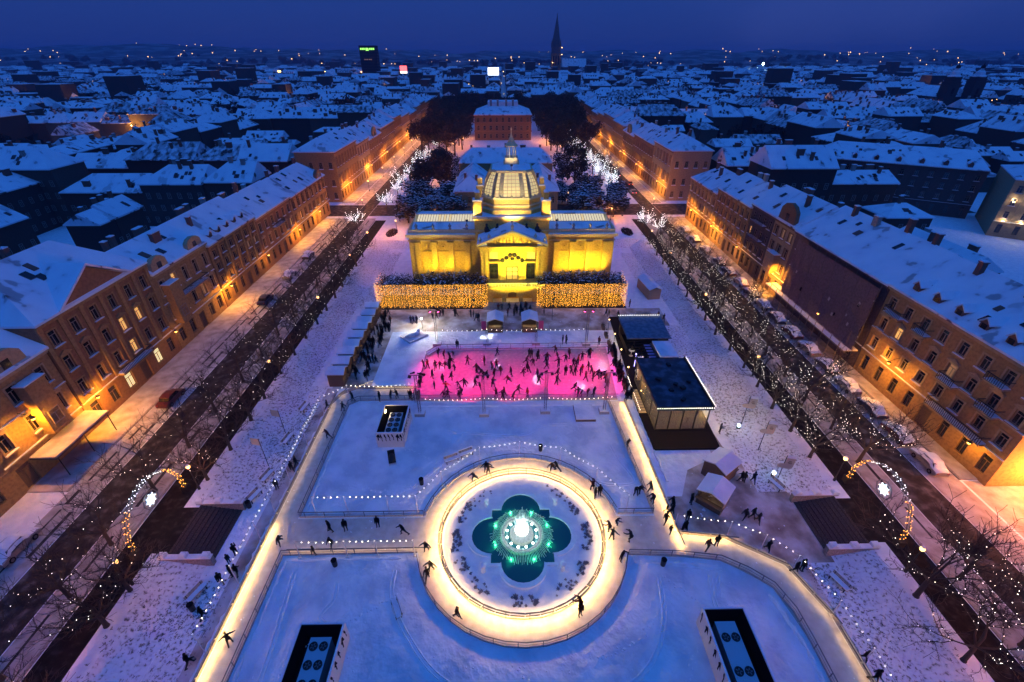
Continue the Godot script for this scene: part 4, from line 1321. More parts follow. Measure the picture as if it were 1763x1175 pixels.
	for bl in o.get("balconies", []):   # [x, y, width]
		b = MB.new()
		b.span(bl[0] - bl[2] / 2, bl[0] + bl[2] / 2, bl[1] - 0.2, bl[1], 0, 1.1)
		var ba := obj("balcony", b, tm, t)
		b = MB.new()
		b.span(bl[0] - bl[2] / 2, bl[0] + bl[2] / 2, bl[1] + 0.92, bl[1] + 1.0, 1.0, 1.1)
		for k in int(bl[2] / 0.25) + 1: b.span(bl[0] - bl[2] / 2 + k * 0.25, bl[0] - bl[2] / 2 + k * 0.25 + 0.05, bl[1], bl[1] + 0.92, 1.03, 1.08)
		for sx: float in [-1.0, 1.0]: b.span(bl[0] + sx * (bl[2] / 2 - 0.04), bl[0] + sx * bl[2] / 2, bl[1] + 0.9, bl[1] + 1.0, 0, 1.0)
		obj("railing", b, M.dark, ba)
		b = MB.new()
		b.span(bl[0] - bl[2] / 2 + 0.05, bl[0] + bl[2] / 2 - 0.05, bl[1], bl[1] + 0.1, 0.02, 1.0)
		obj("balcony_snow", b, M.snow, ba)
	# bays that stand out from the front: [x, width, y0, y1]
	for by in o.get("bays", []):
		b = MB.new()
		b.span(by[0] - by[1] / 2, by[0] + by[1] / 2, by[2], by[3], 0.0, 1.3)
		b.span(by[0] - by[1] / 2 - 0.1, by[0] + by[1] / 2 + 0.1, by[2] - 0.25, by[2], 0, 1.4)
		b.span(by[0] - by[1] / 2 - 0.1, by[0] + by[1] / 2 + 0.1, by[3], by[3] + 0.25, 0, 1.4)
		var bay := obj("bay", b, wm, t)
		b = MB.new()
		b.span(by[0] - by[1] / 2 - 0.1, by[0] + by[1] / 2 + 0.1, by[3] + 0.25, by[3] + 0.38, 0, 1.4)
		obj("bay_snow", b, M.snow, bay)
		var n := maxi(1, int((by[3] - by[2]) / 3.6))
		for k in n:
			window_node(bay, Vector3(by[0], by[2] + 0.7 + k * (by[3] - by[2]) / n, 1.33), 0, 1.5, 1.9, M.glass, M.pale_wood, false)
	# roof
	var rise: float = o.get("rise", 3.4)
	b = MB.new()
	roof_shape(b, w, d, h, rise, o.get("hip0", 0.0), o.get("hip1", 0.0))
	var rf := obj("roof", b, M.roof_snow, t)
	b = MB.new()
	if o.get("hip0", 0.0) < 1.0: b.tri(Vector3(-w / 2, h, -d), Vector3(-w / 2, h, 0), Vector3(-w / 2, h + rise, -d / 2))
	if o.get("hip1", 0.0) < 1.0: b.tri(Vector3(w / 2, h, 0), Vector3(w / 2, h, -d), Vector3(w / 2, h + rise, -d / 2))
	if b.v.size(): obj("gable_wall", b, wm, t)
	for k in int(o.get("chimneys", 4)):
		var hh := hash([o.label, k, 5])
		var x := lerpf(-w / 2 + 1.5, w / 2 - 1.5, (k + 0.5) / float(o.get("chimneys", 4)))
		var z := -d / 2 - 2.6 + (hh % 5) * 1.2
		chimney(rf, Vector3(x, h + rise * (1.0 - absf(z + d / 2) / (d / 2)) + 0.1, z), hh % 4)
	R.seed = hash(o.label)
	for k in int(w / 4.2):   # hatches, vents and aerials
		var f := R.randf_range(0.2, 0.8)
		var x := R.randf_range(-w / 2 + 1.5 + o.get("hip0", 0.0), w / 2 - 1.5 - o.get("hip1", 0.0))
		b = MB.new()
		if k % 4 == 3:
			b.tube([Vector3.ZERO, Vector3(0, 2.6, 0)], [0.03, 0.02], 4)
			b.bar(Vector3(-0.5, 2.3, 0), Vector3(0.5, 2.3, 0), 0.03, 0.03); b.bar(Vector3(-0.35, 2.0, 0), Vector3(0.35, 2.0, 0), 0.03, 0.03)
			obj("aerial", b, M.dark, rf, Vector3(x, h + rise * 0.95, -d / 2))
		else:
			var ww2 := R.randf_range(0.6, 1.1)
			b.box(Vector3.ZERO, Vector3(ww2, 0.22, R.randf_range(0.8, 1.5)))
			var ro := obj("roof_hatch", b, M.glass if k % 3 else M.brick, rf, Vector3(x, h + 0.32 + rise * f, -d / 2 + (d / 2 + 0.5) * (1.0 - f)))
			ro.rotation.x = atan2(rise, d / 2 + 0.5)
	for k in int(o.get("dormers", 0)):
		var x := lerpf(-w / 2 + 1.6, w / 2 - 1.6, (k + 0.5) / float(o.dormers))
		b = MB.new()
		b.span(-0.55, 0.55, 0, 1.1, -2.2, 0)
		b.slab(poly([[-0.55, 1.1], [0.55, 1.1], [0, 1.7]]), -2.4, 0)
		var dm := obj("dormer", b, M.brick, rf, Vector3(x, h + 0.45, -0.5))
		b = MB.new()
		b.slab(poly([[-0.75, 1.02], [0, 1.76], [0.75, 1.02], [0.75, 1.16], [0, 1.92], [-0.75, 1.16]]), -2.6, 0.15)
		obj("dormer_snow", b, M.snow, dm)
		b = MB.new()
		b.span(-0.35, 0.35, 0.2, 1.05, 0.0, 0.03)
		obj("dormer_pane", b, M.glass, dm)
	if o.has("pediment"):   # [half width, rise]
		b = MB.new()
		b.slab(poly([[-o.pediment[0], h + 0.05], [o.pediment[0], h + 0.05], [0, h + o.pediment[1]]]), -d / 2, 0.2)
		var pe := obj("pediment", b, wm, t)
		b = MB.new()
		b.slab(poly([[-o.pediment[0] - 0.4, h + 0.05], [0, h + o.pediment[1] + 0.15], [o.pediment[0] + 0.4, h + 0.05], [o.pediment[0] + 0.4, h + 0.35], [0, h + o.pediment[1] + 0.5], [-o.pediment[0] - 0.4, h + 0.35]]), -d / 2, 0.55)
		obj("pediment_snow", b, M.roof_snow, pe)
	if o.has("gables"):     # stepped or curved fronts above the eave: [x, half width, rise]
		for gb in o.gables:
			b = MB.new()
			var p := []
			for k in 7:
				var a := PI * k / 6.0
				p.append([gb[0] - gb[1] * cos(a), h + gb[2] * (0.35 + 0.65 * sin(a)) if k > 0 and k < 6 else h])
			b.slab(poly(p), -0.5, 0.25)
			var go := obj("front_gable", b, tm, t)
			b = MB.new()
			b.span(gb[0] - 0.5, gb[0] + 0.5, h + 0.5, h + 0.6 + gb[2] * 0.35, 0.25, 0.28)
			obj("attic_pane", b, M.glass, go)
	return t

func build_street_houses() -> void:
	var wall := func(a: float, bb: float, c: float, s: int) -> Material:
		return tex([0.15, 0.5, 0.85], [lin(a * 0.8, bb * 0.78, c * 0.76), lin(a, bb, c), lin(a * 1.12, bb * 1.12, c * 1.12)], 6.0, 0.02, 0.9, 1.2, 0.06, 4, s)
	M.ochre = wall.call(0.34, 0.22, 0.09, 61)
	M.umber = wall.call(0.19, 0.115, 0.06, 62)
	M.sand = wall.call(0.42, 0.31, 0.17, 63)
	M.plum = wall.call(0.14, 0.10, 0.10, 64)
	M.rust = wall.call(0.25, 0.135, 0.065, 65)
	M.dusk = wall.call(0.09, 0.075, 0.07, 66)
	M.netting = wall.call(0.15, 0.11, 0.125, 67)
	# left row, facing the square (+x)
	var L := func(o: Dictionary, z0: float, z1: float) -> Node3D:
		o.at = Vector3(-57.0, Y1, (z0 + z1) / 2)
		o.yaw = PI / 2
		o.w = absf(z1 - z0)
		o.h = o.h - Y1
		return facade(o)
	L.call({"label": "ornate ochre corner house with bay windows at the left edge of the picture", "h": 14.0, "cols": 5, "floors": 3, "wall": M.ochre, "trim": M.sand, "hoods": 1, "bays": [[5.2, 2.6, 4.6, 11.0], [-3.6, 2.4, 4.6, 8.0]], "gables": [[4.6, 2.4, 2.6], [-1.0, 1.8, 2.2]], "dormers": 2, "rise": 4.0, "lit": 3, "belts": [8.2], "shops": false}, -29.0, -47.5)
	L.call({"label": "tall brown house with pilasters and a broad pediment, second from the left edge", "h": 16.8, "cols": 6, "floors": 4, "wall": M.rust, "trim": M.ochre, "pilasters": true, "hoods": 2, "pediment": [6.0, 3.6], "hip0": 5.0, "hip1": 5.0, "d": 15.0, "rise": 5.2, "chimneys": 1, "lit": 5, "balconies": [[0.0, 4.3, 6.5]], "shop_lit": [2, 4]}, -47.7, -67.4)
	L.call({"label": "ochre house with curved gables and a long balcony, third of the left row", "h": 14.6, "cols": 5, "floors": 3, "wall": M.ochre, "trim": M.sand, "gables": [[-5.2, 2.0, 2.4], [4.6, 2.2, 2.2]], "balconies": [[0.0, 8.3, 8.0]], "bays": [[-5.2, 2.6, 4.8, 11.2]], "hoods": 1, "lit": 9, "belts": [8.4]}, -67.6, -82.8)
	L.call({"label": "brown house with a row of roof dormers, fourth of the left row", "h": 13.6, "cols": 6, "floors": 4, "wall": M.umber, "trim": M.ochre, "hoods": 2, "dormers": 5, "pilasters": true, "rise": 4.4, "lit": 6, "chimneys": 4}, -83.0, -101.6)
	L.call({"label": "darker brown house with a plain snowy roof, fifth of the left row", "h": 13.0, "cols": 6, "floors": 3, "wall": M.rust, "trim": M.sand, "hoods": 1, "rise": 4.0, "lit": 6, "balconies": [[0, 8.0, 5.0]]}, -101.8, -121.0)
	L.call({"label": "last house of the left row before the cross street, low tower roof at its corner", "h": 12.6, "cols": 8, "floors": 3, "wall": M.ochre, "trim": M.umber, "hoods": 2, "rise": 4.2, "lit": 8, "hip0": 0.0, "hip1": 3.0, "gables": [[9.0, 2.4, 2.6]]}, -121.2, -148.0)
	# right row, facing the square (-x)
	var Q := func(o: Dictionary, z0: float, z1: float) -> Node3D:
		o.at = Vector3(54.5, Y1, (z0 + z1) / 2)
		o.yaw = -PI / 2
		o.w = absf(z1 - z0)
		o.h = o.h - Y1
		return facade(o)
	Q.call({"label": "large ochre corner house with balconies and six roof dormers, nearest on the right", "h": 15.6, "cols": 8, "floors": 4, "wall": M.ochre, "trim": M.sand, "dormers": 6, "hoods": 2, "hip1": 5.0, "d": 14.0, "rise": 4.4, "balconies": [[5.6, 4.3, 8.0], [8.0, 8.0, 2.4], [2.4, 8.0, 2.4], [-4.0, 11.4, 2.2], [-9.0, 11.4, 3.0], [7.2, 11.4, 2.4]], "lit": 7, "chimneys": 3, "belts": [8.0], "shops": false}, -36.0, -60.0)
	var net: Node3D = Q.call({"label": "house under a plum-grey scaffold net, second of the right row", "h": 15.4, "cols": 6, "floors": 4, "wall": M.plum, "trim": M.plum, "rise": 4.6, "chimneys": 4, "lit": 0, "d": 15.0}, -60.2, -85.0)
	scaffold(net, 24.6, 14.0)
	Q.call({"label": "narrow house with a stepped gable beside the scaffolded one", "h": 15.6, "cols": 3, "floors": 4, "wall": M.sand, "trim": M.umber, "gables": [[0, 3.0, 4.0]], "bays": [[0, 3.0, 4.8, 8.2]], "rise": 4.2, "chimneys": 2, "lit": 4}, -85.2, -93.2)
	Q.call({"label": "dark narrow house with balconies, fourth of the right row", "h": 15.6, "cols": 4, "floors": 4, "wall": M.dusk, "trim": M.plum, "balconies": [[0, 8.4, 5.0], [0, 11.8, 5.0]], "rise": 4.0, "chimneys": 2, "lit": 3}, -93.4, -103.0)
	Q.call({"label": "long yellow-lit house with arched attic, fifth of the right row", "h": 14.6, "cols": 7, "floors": 4, "wall": M.sand, "trim": M.ochre, "hoods": 2, "rise": 3.8, "chimneys": 3, "lit": 4, "pilasters": true}, -103.2, -121.6)
	Q.call({"label": "corner house of the right row at the cross street, with a hipped snowy roof", "h": 13.0, "cols": 7, "floors": 3, "wall": M.ochre, "trim": M.sand, "hip0": 4.0, "rise": 3.8, "chimneys": 3, "lit": 4, "hoods": 1, "pilasters": true}, -121.8, -141.0)
	# the rows beyond the cross street
	var walls := [M.ochre, M.sand, M.rust, M.umber, M.ochre, M.sand]
	for s: float in [-1.0, 1.0]:
		var z := -161.0
		var k := 0
		while z > -415.0:
			var w: float = [26.0, 18.0, 22.0, 30.0, 20.0, 24.0][(k + (2 if s > 0 else 0)) % 6]
			var o := {"label": "house %s of the %s row beyond the cross street, counted from the crossing" % [nth(k + 1), "left" if s < 0 else "right"], "cols": int(w / 3.2), "floors": 3, "wall": walls[(k + (1 if s > 0 else 0)) % 6], "trim": walls[(k + 2) % 6], "rise": 3.6 + (k % 3) * 0.5, "chimneys": 2 + k % 2, "lit": 5, "d": 13.0, "called": "far_street_house", "group": "houses beyond the cross street", "h": [17.0, 15.5, 14.2, 16.0][k % 4]}
			if k == 0:
				o["hip0" if s < 0 else "hip1"] = 5.0
				o.side_windows = [-1.0 if s < 0 else 1.0]
			if k == 2: o.gables = [[0, 3.2, 4.0]]
			if s < 0: L.call(o, z, z - w + 0.2)
			else: Q.call(o, z, z - w + 0.2)
			z -= w
			k += 1

func scaffold(t: Node3D, w: float, h: float) -> void:
	var b := MB.new()
	var n := 26
	for i in n:
		for j in 12:
			var p := []
			for q in [[i, j], [i + 1, j], [i + 1, j + 1], [i, j + 1]]:
				p.append(Vector3(-w / 2 + w * q[0] / n + 3.0 * (1.0 - float(q[0]) / n), 3.3 + (h - 3.3) * q[1] / 12.0, 1.35 + 0.07 * sin(q[0] * 2.1 + q[1]) + 0.05 * sin(q[1] * 1.7)))
			b.quad(p[0], p[1], p[2], p[3])
			b.quad(p[1], p[0], p[3], p[2])
	var o := obj("scaffold_net", b, M.netting, t)
	b = MB.new()
	for i in 8: b.bar(Vector3(-w / 2 + 3.0 + i * 2.9, 3.3, 1.5), Vector3(-w / 2 + 3.0 + i * 2.9, h, 1.5), 0.05, 0.02)
	for y: float in [5.9, 8.6, 11.3]: b.bar(Vector3(-w / 2 + 3.0, y, 1.5), Vector3(w / 2, y, 1.5), 0.05, 0.02)
	obj("net_seams", b, M.plum, o)
	R.seed = 77
	for i in 9:
		b = MB.new()
		var px := R.randf_range(-w / 2 + 4, w / 2 - 2)
		var py := R.randf_range(4, h - 2)
		var pw := R.randf_range(0.15, 0.5)
		b.slab(poly([[px, py], [px + pw, py - 0.1], [px + pw * 1.4, py + pw * 1.2], [px + pw * 0.4, py + pw * 1.6]]), 1.5, 1.52)
		obj("net_patch", b, M.board if i % 3 else M.black, o)
	b = MB.new()
	for i in 9:
		var x := lerpf(-w / 2 + 3.2, w / 2, i / 8.0)
		b.tube([Vector3(x, 0.1, 1.2), Vector3(x, h + 0.6, 1.2)], [0.05, 0.05], 5)
	for y: float in [2.2, 4.4, 6.6, 8.8, 11.0, 13.2]: b.bar(Vector3(-w / 2 + 3.2, y, 1.2), Vector3(w / 2, y, 1.2), 0.05, 0.05)
	obj("scaffold_poles", b, M.steel, o)
	b = MB.new()
	b.span(-w / 2 - 1.0, w / 2, 3.05, 3.2, 0.2, 2.6)
	b.bar(Vector3(-w / 2 - 1.0, 4.1, 2.55), Vector3(w / 2, 4.1, 2.55), 0.07, 0.07)
	for i in 12: b.span(-w / 2 - 1.0 + i * 2.2, -w / 2 - 0.93 + i * 2.2, 0.1, 4.1, 2.5, 2.57)
	var cn := obj("scaffold_canopy", b, M.pale_wood, t)
	b = MB.new()
	b.span(-w / 2 - 1.0, w / 2, 3.2, 3.3, 0.25, 2.5)
	obj("canopy_snow", b, M.snow, cn)

func sees(p: Vector3, slack := 1.1) -> bool:   # worth building: the photograph could see it
	var q := Basis.from_euler(Vector3(deg_to_rad(-31.81), deg_to_rad(-0.98), 0)).inverse() * (p - Vector3(-1.57, 44, 0))
	if q.z > -5.0: return false
	var ty := tan(deg_to_rad(36.5))
	return absf(q.x / -q.z) < ty * 1.5 * slack and absf(q.y / -q.z) < ty * slack

func city_plan() -> Array:
	var out := []
	var put := func(x: float, z: float, w: float, d: float, h: float, yaw: float, inner: bool) -> void:
		var p := Vector3(x, Y1, z)
		if not (sees(p + Vector3(0, h, 0), 1.12) or sees(p, 1.12)): return
		out.append({"p": p, "w": w, "d": d, "h": h, "yaw": yaw, "rise": R.randf_range(0.2, 0.42) * d, "hip0": (d * 0.5 if R.randf() < 0.25 else 0.0), "hip1": (d * 0.5 if R.randf() < 0.25 else 0.0), "tone": R.randi() % 5, "ch": R.randi_range(2, 6) if not inner else R.randi_range(1, 3), "sky": R.randi_range(1, 7), "inner": inner, "r": R.randi()})
	var block := func(xa: float, xb: float, za: float, zb: float, skip: String) -> void:   # xa < xb, za < zb
		for side: String in ["n", "f", "l", "r"]:
			if side == skip: continue
			var lo := xa if side in "nf" else za
			var hi := xb if side in "nf" else zb
			if side in "lr":
				lo += 12.0; hi -= 12.0
			elif skip == "r": hi -= 16.0
			elif skip == "l": lo += 16.0
			var q := lo
			while q < hi - 6.0:
				var w := minf(R.randf_range(13.0, 25.0), hi - q)
				if hi - q - w < 8.0: w = hi - q
				var h := R.randf_range(9.0, 17.0)
				var d := R.randf_range(11.0, 13.0)
				if side == "n": put.call(q + w / 2, zb, w, d, h, 0.0, false)
				elif side == "f": put.call(q + w / 2, za, w, d, h, PI, false)
				elif side == "l": put.call(xa, q + w / 2, w, d, h, -PI / 2, false)
				else: put.call(xb, q + w / 2, w, d, h, PI / 2, false)
				q += w + 0.02
		var n := int((xb - xa - 30.0) * (zb - za - 30.0) / 620.0)
		for k in n:
			var yaw := 0.0 if R.randf() < 0.55 else PI / 2
			var x := R.randf_range(xa + 20, xb - 24)
			var z := R.randf_range(za + 24, zb - 20)
			put.call(x, z, R.randf_range(9, 22), R.randf_range(7, 10), R.randf_range(5.0, 12.0), yaw, true)
	for s: float in [-1.0, 1.0]:
		var fx := 57.0 if s < 0 else 54.5
		var x := fx
		for i in 14:
			var wx := 88.0 if i == 0 else R.randf_range(78.0, 112.0)
			var z := -30.0 if s < 0 else -37.0
			var far := -1250.0 - i * 20.0
			var j := 0
			while z > far:
				var lz := (118.0 if s < 0 else 104.0) if j == 0 else (R.randf_range(85.0, 128.0) if j > 1 else 125.0)
				var skip := ""
				if i == 0 and z > -400.0: skip = "r" if s < 0 else "l"
				var g0 := x * s
				var g1 := (x + wx) * s
				var hole := s > 0 and i == 0 and j == 0
				block.call(minf(g0, g1), maxf(g0, g1), z - lz, z, skip)
				z -= lz + (14.0 if j < 1 else R.randf_range(11.0, 15.0))
				j += 1
			x += wx + R.randf_range(11.0, 16.0)
	# the blocks straight ahead, beyond the park of the museum
	var z := -470.0
	while z > -1250.0:
		var x := -57.0
		while x < 50.0:
			block.call(x, x + 52.0, z - 80.0, z, "")
			x += 60.0
		z -= 92.0
	return out

func build_city() -> void:
	var tones := [[0.05, 0.045, 0.042], [0.08, 0.062, 0.05], [0.03, 0.028, 0.028], [0.10, 0.085, 0.065], [0.07, 0.042, 0.034]]
	var wm := []
	for k in tones.size(): wm.append(tex([0.2, 0.8], [lin(tones[k][0] * 0.75, tones[k][1] * 0.75, tones[k][2] * 0.75), lin(tones[k][0], tones[k][1], tones[k][2])], 6.0, 0.02, 0.9, 0.0, 0.03, 4, 80 + k))
	M.city_wall = wm
	var all := city_plan()
	var keep := []
	for q in all:
		# leave room for the landmarks
		if (absf(q.p.x - 366) < 36.0 and q.p.z < -362 and q.p.z > -460) or (q.p.x > 108 and q.p.x < 172 and q.p.z < -104 and q.p.z > -168): continue
		if absf(q.p.x) < 66.0 and q.p.z > -430.0 and q.inner: continue
		keep.append(q)
	keep.sort_custom(func(a, c): return a.p.distance_to(Vector3(0, 44, 0)) < c.p.distance_to(Vector3(0, 44, 0)))
	var skyl := MB.new()
	skyl.box(Vector3.ZERO, Vector3(0.8, 0.16, 1.3))
	var skm := skyl.done()
	var words := ["grey", "tan", "charcoal", "pale", "brick-red"]
	var nl := 0
	var nr := 0
	for i in mini(keep.size(), 280):
		var q: Dictionary = keep[i]
		var left: bool = q.p.x < 0
		if left: nl += 1
		else: nr += 1
		var hipped: bool = q.hip0 > 0 or q.hip1 > 0
		var t := thing("city_house" if not q.inner else "courtyard_house", "%s %s with %s snow roof %s of the square, %s nearest on that side" % [words[q.tone], "courtyard house" if q.inner else "town house", "hipped" if hipped else "gabled", "left" if left else "right", nth(nl if left else nr)], "house", q.p, q.yaw, "snow-roofed houses of the city")
		var b := MB.new()
		b.span(-q.w / 2, q.w / 2, -0.2, q.h + 0.01, -q.d, 0)
		for e in [[q.hip0, -1.0], [q.hip1, 1.0]]:
			if e[0] < 0.5:
				var x: float = e[1] * (q.w / 2 - 0.002)
				if e[1] > 0: b.tri(Vector3(x, q.h, 0), Vector3(x, q.h, -q.d), Vector3(x, q.h + q.rise, -q.d / 2))
				else: b.tri(Vector3(x, q.h, -q.d), Vector3(x, q.h, 0), Vector3(x, q.h + q.rise, -q.d / 2))
		obj("wall", b, wm[q.tone], t)
		b = MB.new()
		roof_shape(b, q.w, q.d, q.h, q.rise, q.hip0, q.hip1)
		var rf := obj("roof", b, M.roof_snow if q.r % 5 else M.roof_thin, t)
		R.seed = q.r
		for k in q.ch:
			var zf := R.randf_range(-0.8, 0.5)
			chimney(rf, Vector3(lerpf(-q.w / 2 + 1.6 + q.hip0 * 0.6, q.w / 2 - 1.6 - q.hip1 * 0.6, (k + R.randf_range(0.2, 0.8)) / q.ch), q.h + q.rise * (1.0 - absf(zf)) + 0.15, -q.d / 2 * (1.0 - zf)), R.randi() % 4)
		var sl := atan2(q.rise, q.d / 2 + 0.5)
		for k in q.sky:
			var f := R.randf_range(0.25, 0.6)
			var facing: float = 1.0 if q.yaw == 0.0 or absf(q.yaw) < 2.0 else -1.0
			var so := obj("roof_window", skm, M.glass, rf, Vector3(R.randf_range(-q.w / 2 + 2 + q.hip0, q.w / 2 - 2 - q.hip1), q.h + 0.34 + (q.rise) * f, -q.d / 2 + facing * (q.d / 2 + 0.5) * (1.0 - f)))
			so.rotation.x = sl * facing
		if q.p.distance_to(Vector3(0, 44, 0)) < 210.0:
			var to: Vector3 = Basis(Vector3.UP, q.yaw).inverse() * (Vector3(0, 0, 0) - q.p)
			var front := to.z > 0
			var nf := int((q.h - 1.0) / 3.4)
			var nc := int(q.w / 2.9)
			for f in nf:
				for c in nc:
					var lit := R.randf() < 0.012
					window_node(t, Vector3(-q.w / 2 + q.w * (c + 0.5) / nc, 1.2 + f * 3.4, 0.04 if front else -q.d - 0.04), 0.0 if front else PI, 1.05, 1.65, M.warm_pane if lit else M.glass, M.stone, false)
	R.seed = 99
	# the rest of the town, too many to tell apart
	var wl := MB.new()
	var rf2 := MB.new()
	var ch2 := MB.new()
	var rf3 := MB.new()
	var lw := MB.new()
	for i in range(280, keep.size()):
		var q: Dictionary = keep[i]
		var tr := Transform3D(Basis(Vector3.UP, q.yaw + R.randf_range(-0.06, 0.06)), q.p)
		wl.t = tr; rf2.t = tr; ch2.t = tr; rf3.t = tr; lw.t = tr
		var dice := R.randf()
		if dice < 0.1: continue
		var k: float = 1.0 + R.randf_range(-0.25, 0.2)
		q.h *= k
		wl.span(-q.w / 2, q.w / 2, -0.2, q.h + 0.01, -q.d, 0)
		for e in [[q.hip0, -1.0], [q.hip1, 1.0]]:
			if e[0] < 0.5:
				var x: float = e[1] * (q.w / 2 - 0.002)
				if e[1] > 0: wl.tri(Vector3(x, q.h, 0), Vector3(x, q.h, -q.d), Vector3(x, q.h + q.rise, -q.d / 2))
				else: wl.tri(Vector3(x, q.h, -q.d), Vector3(x, q.h, 0), Vector3(x, q.h + q.rise, -q.d / 2))
		if dice < 0.15 and q.p.z < -380.0:   # a taller block with a flat roof
			wl.span(-q.w / 2, q.w / 2, -0.2, q.h * 1.5 + 4.0, -q.d * 1.3, 0)
			rf2.span(-q.w / 2 + 0.3, q.w / 2 - 0.3, q.h * 1.5 + 4.0, q.h * 1.5 + 4.3, -q.d * 1.3 + 0.3, -0.3)
		if R.randf() < 0.14:
			for e in R.randi_range(1, 4):
				var lx := R.randf_range(-q.w / 2 + 1, q.w / 2 - 1)
				var ly := R.randf_range(3, q.h - 2)
				lw.span(lx, lx + 1.1, ly, ly + 1.5, 0.0, 0.06)
		roof_shape(rf2 if R.randf() < 0.75 else rf3, q.w, q.d, q.h, q.rise, q.hip0, q.hip1)
		if q.p.z > -750:
			for c in q.ch: ch2.box(Vector3(lerpf(-q.w / 2 + 2, q.w / 2 - 2, (c + 0.5) / q.ch), q.h + q.rise * 0.9 + 0.3, -q.d / 2 + R.randf_range(-2, 2)), Vector3(R.randf_range(0.7, 2.0), 2.2, 0.8))
	var town := MeshInstance3D.new()
	town.name = "distant_town"
	var am := ArrayMesh.new()
	for pair in [[wl, wm[0]], [rf2, M.roof_snow], [ch2, M.brick], [rf3, M.roof_thin], [lw, M.warm_pane]]:
		var arr := []
		arr.resize(Mesh.ARRAY_MAX)
		arr[Mesh.ARRAY_VERTEX] = pair[0].v
		arr[Mesh.ARRAY_NORMAL] = pair[0].n
		am.add_surface_from_arrays(Mesh.PRIMITIVE_TRIANGLES, arr)
		am.surface_set_material(am.get_surface_count() - 1, pair[1])
	town.mesh = am
	town.set_meta("kind", "stuff")
	town.set_meta("label", "sea of snowy roofs of the distant town")
	add_child(town)
	# hills that close the view
	var hm := MB.new()
	var nz := noise(0.0012, 4, 17)
	var N := 90
	var hy := func(x: float, z: float) -> float:
		var f := smoothstep(-1350.0, -3300.0, z)
		return Y1 - 2.0 + f * (30.0 + 56.0 * (nz.get_noise_2d(x, z) + 0.35) + 24.0 * smoothstep(400.0, -2500.0, x))
	for i in N:
		for j in 30:
			var p := []
			for q in [[i, j + 1], [i + 1, j + 1], [i + 1, j], [i, j]]:
				var z: float = -1300.0 - 110.0 * q[1]
				var x: float = lerpf(-5200.0, 5200.0, float(q[0]) / N)
				p.append(Vector3(x, hy.call(x, z), z))
			hm.quad(p[3], p[2], p[1], p[0])
	var hills := tex([0.0, 0.42, 0.56, 1.0], [lin(0.035, 0.035, 0.032), lin(0.07, 0.07, 0.068), lin(0.20, 0.21, 0.22), lin(0.42, 0.43, 0.46)], 700.0, 0.012, 0.9, 0.0, 0.03, 5, 91)
	ground("hills", hm, hills)
	# wooded slopes: one dark mass of crowns
	var crown := MB.new()
	for i in 60:
		var a := R.randf() * TAU
		var u := acos(R.randf_range(-0.4, 1.0))
		var c := Vector3(sin(u) * cos(a), cos(u), sin(u) * sin(a)) * R.randf_range(0.6, 1.0)
		var s := Vector3(R.randf() - 0.5, R.randf() - 0.5, R.randf() - 0.5).normalized() * 0.32
		var w := s.cross(c).normalized() * 0.3
		crown.tri(c - s, c + s, c + w)
		crown.tri(c + s, c - s, c + w * 0.9)
	var tr := []
	for i in 2600:
		var x := R.randf_range(-2600, 2600)
		var z := R.randf_range(-2300, -1180)
		if nz.get_noise_2d(x * 2.0, z * 2.0) < 0.02: continue
		var p := Vector3(x, hy.call(x, z) + 4.0, z)
		tr.append(Transform3D(Basis(Vector3.UP, R.randf() * TAU).scaled(Vector3(9, 8, 9) * R.randf_range(0.7, 1.5)), p))
	var wd := multi("wooded_slope", crown, mat(lin(0.03, 0.03, 0.028), 0.9), self, tr)
	wd.set_meta("label", "dark wooded slopes at the foot of the hills")
	tr = []   # dark trees in the courtyards and streets of the town
	for i in 2600:
		var z := -R.randf_range(170, 1250)
		var x := R.randf_range(-1.05, 1.05) * (-z + 60.0)
		if absf(x) < 72.0 or nz.get_noise_2d(x * 6.0, z * 6.0) < 0.05: continue
		if absf(x - 366) < 30.0 and absf(z + 424) < 40.0: continue
		tr.append(Transform3D(Basis(Vector3.UP, R.randf() * TAU).scaled(Vector3(4.2, 5.0, 4.2) * R.randf_range(0.7, 1.4)), Vector3(x, Y1 + R.randf_range(6, 11), z)))
	multi("courtyard_trees", crown, mat(lin(0.024, 0.022, 0.02), 0.9), self, tr).set_meta("label", "dark bare trees between the roofs of the town")
	# lights of the far town
	if not cache.has("bulb"): pass
	var lt := []
	for i in 700:
		var z := -R.randf_range(420, 1150) if i % 3 else -R.randf_range(1400, 3300)
		var x := R.randf_range(-1.05, 1.05) * -z
		var y: float = Y1 + R.randf_range(5, 14) if z > -1300 else hy.call(x, z) + 8.0
		lt.append(Transform3D(Basis.IDENTITY.scaled(Vector3.ONE * (-z / 1000.0) * R.randf_range(0.35, 0.9)), Vector3(x, y, z)))
	multi("distant_street_lights", cache.bulb, glow(lin(1.0, 0.55, 0.18), 5.0), self, lt).set_meta("label", "scattered lights of the far town and hills")

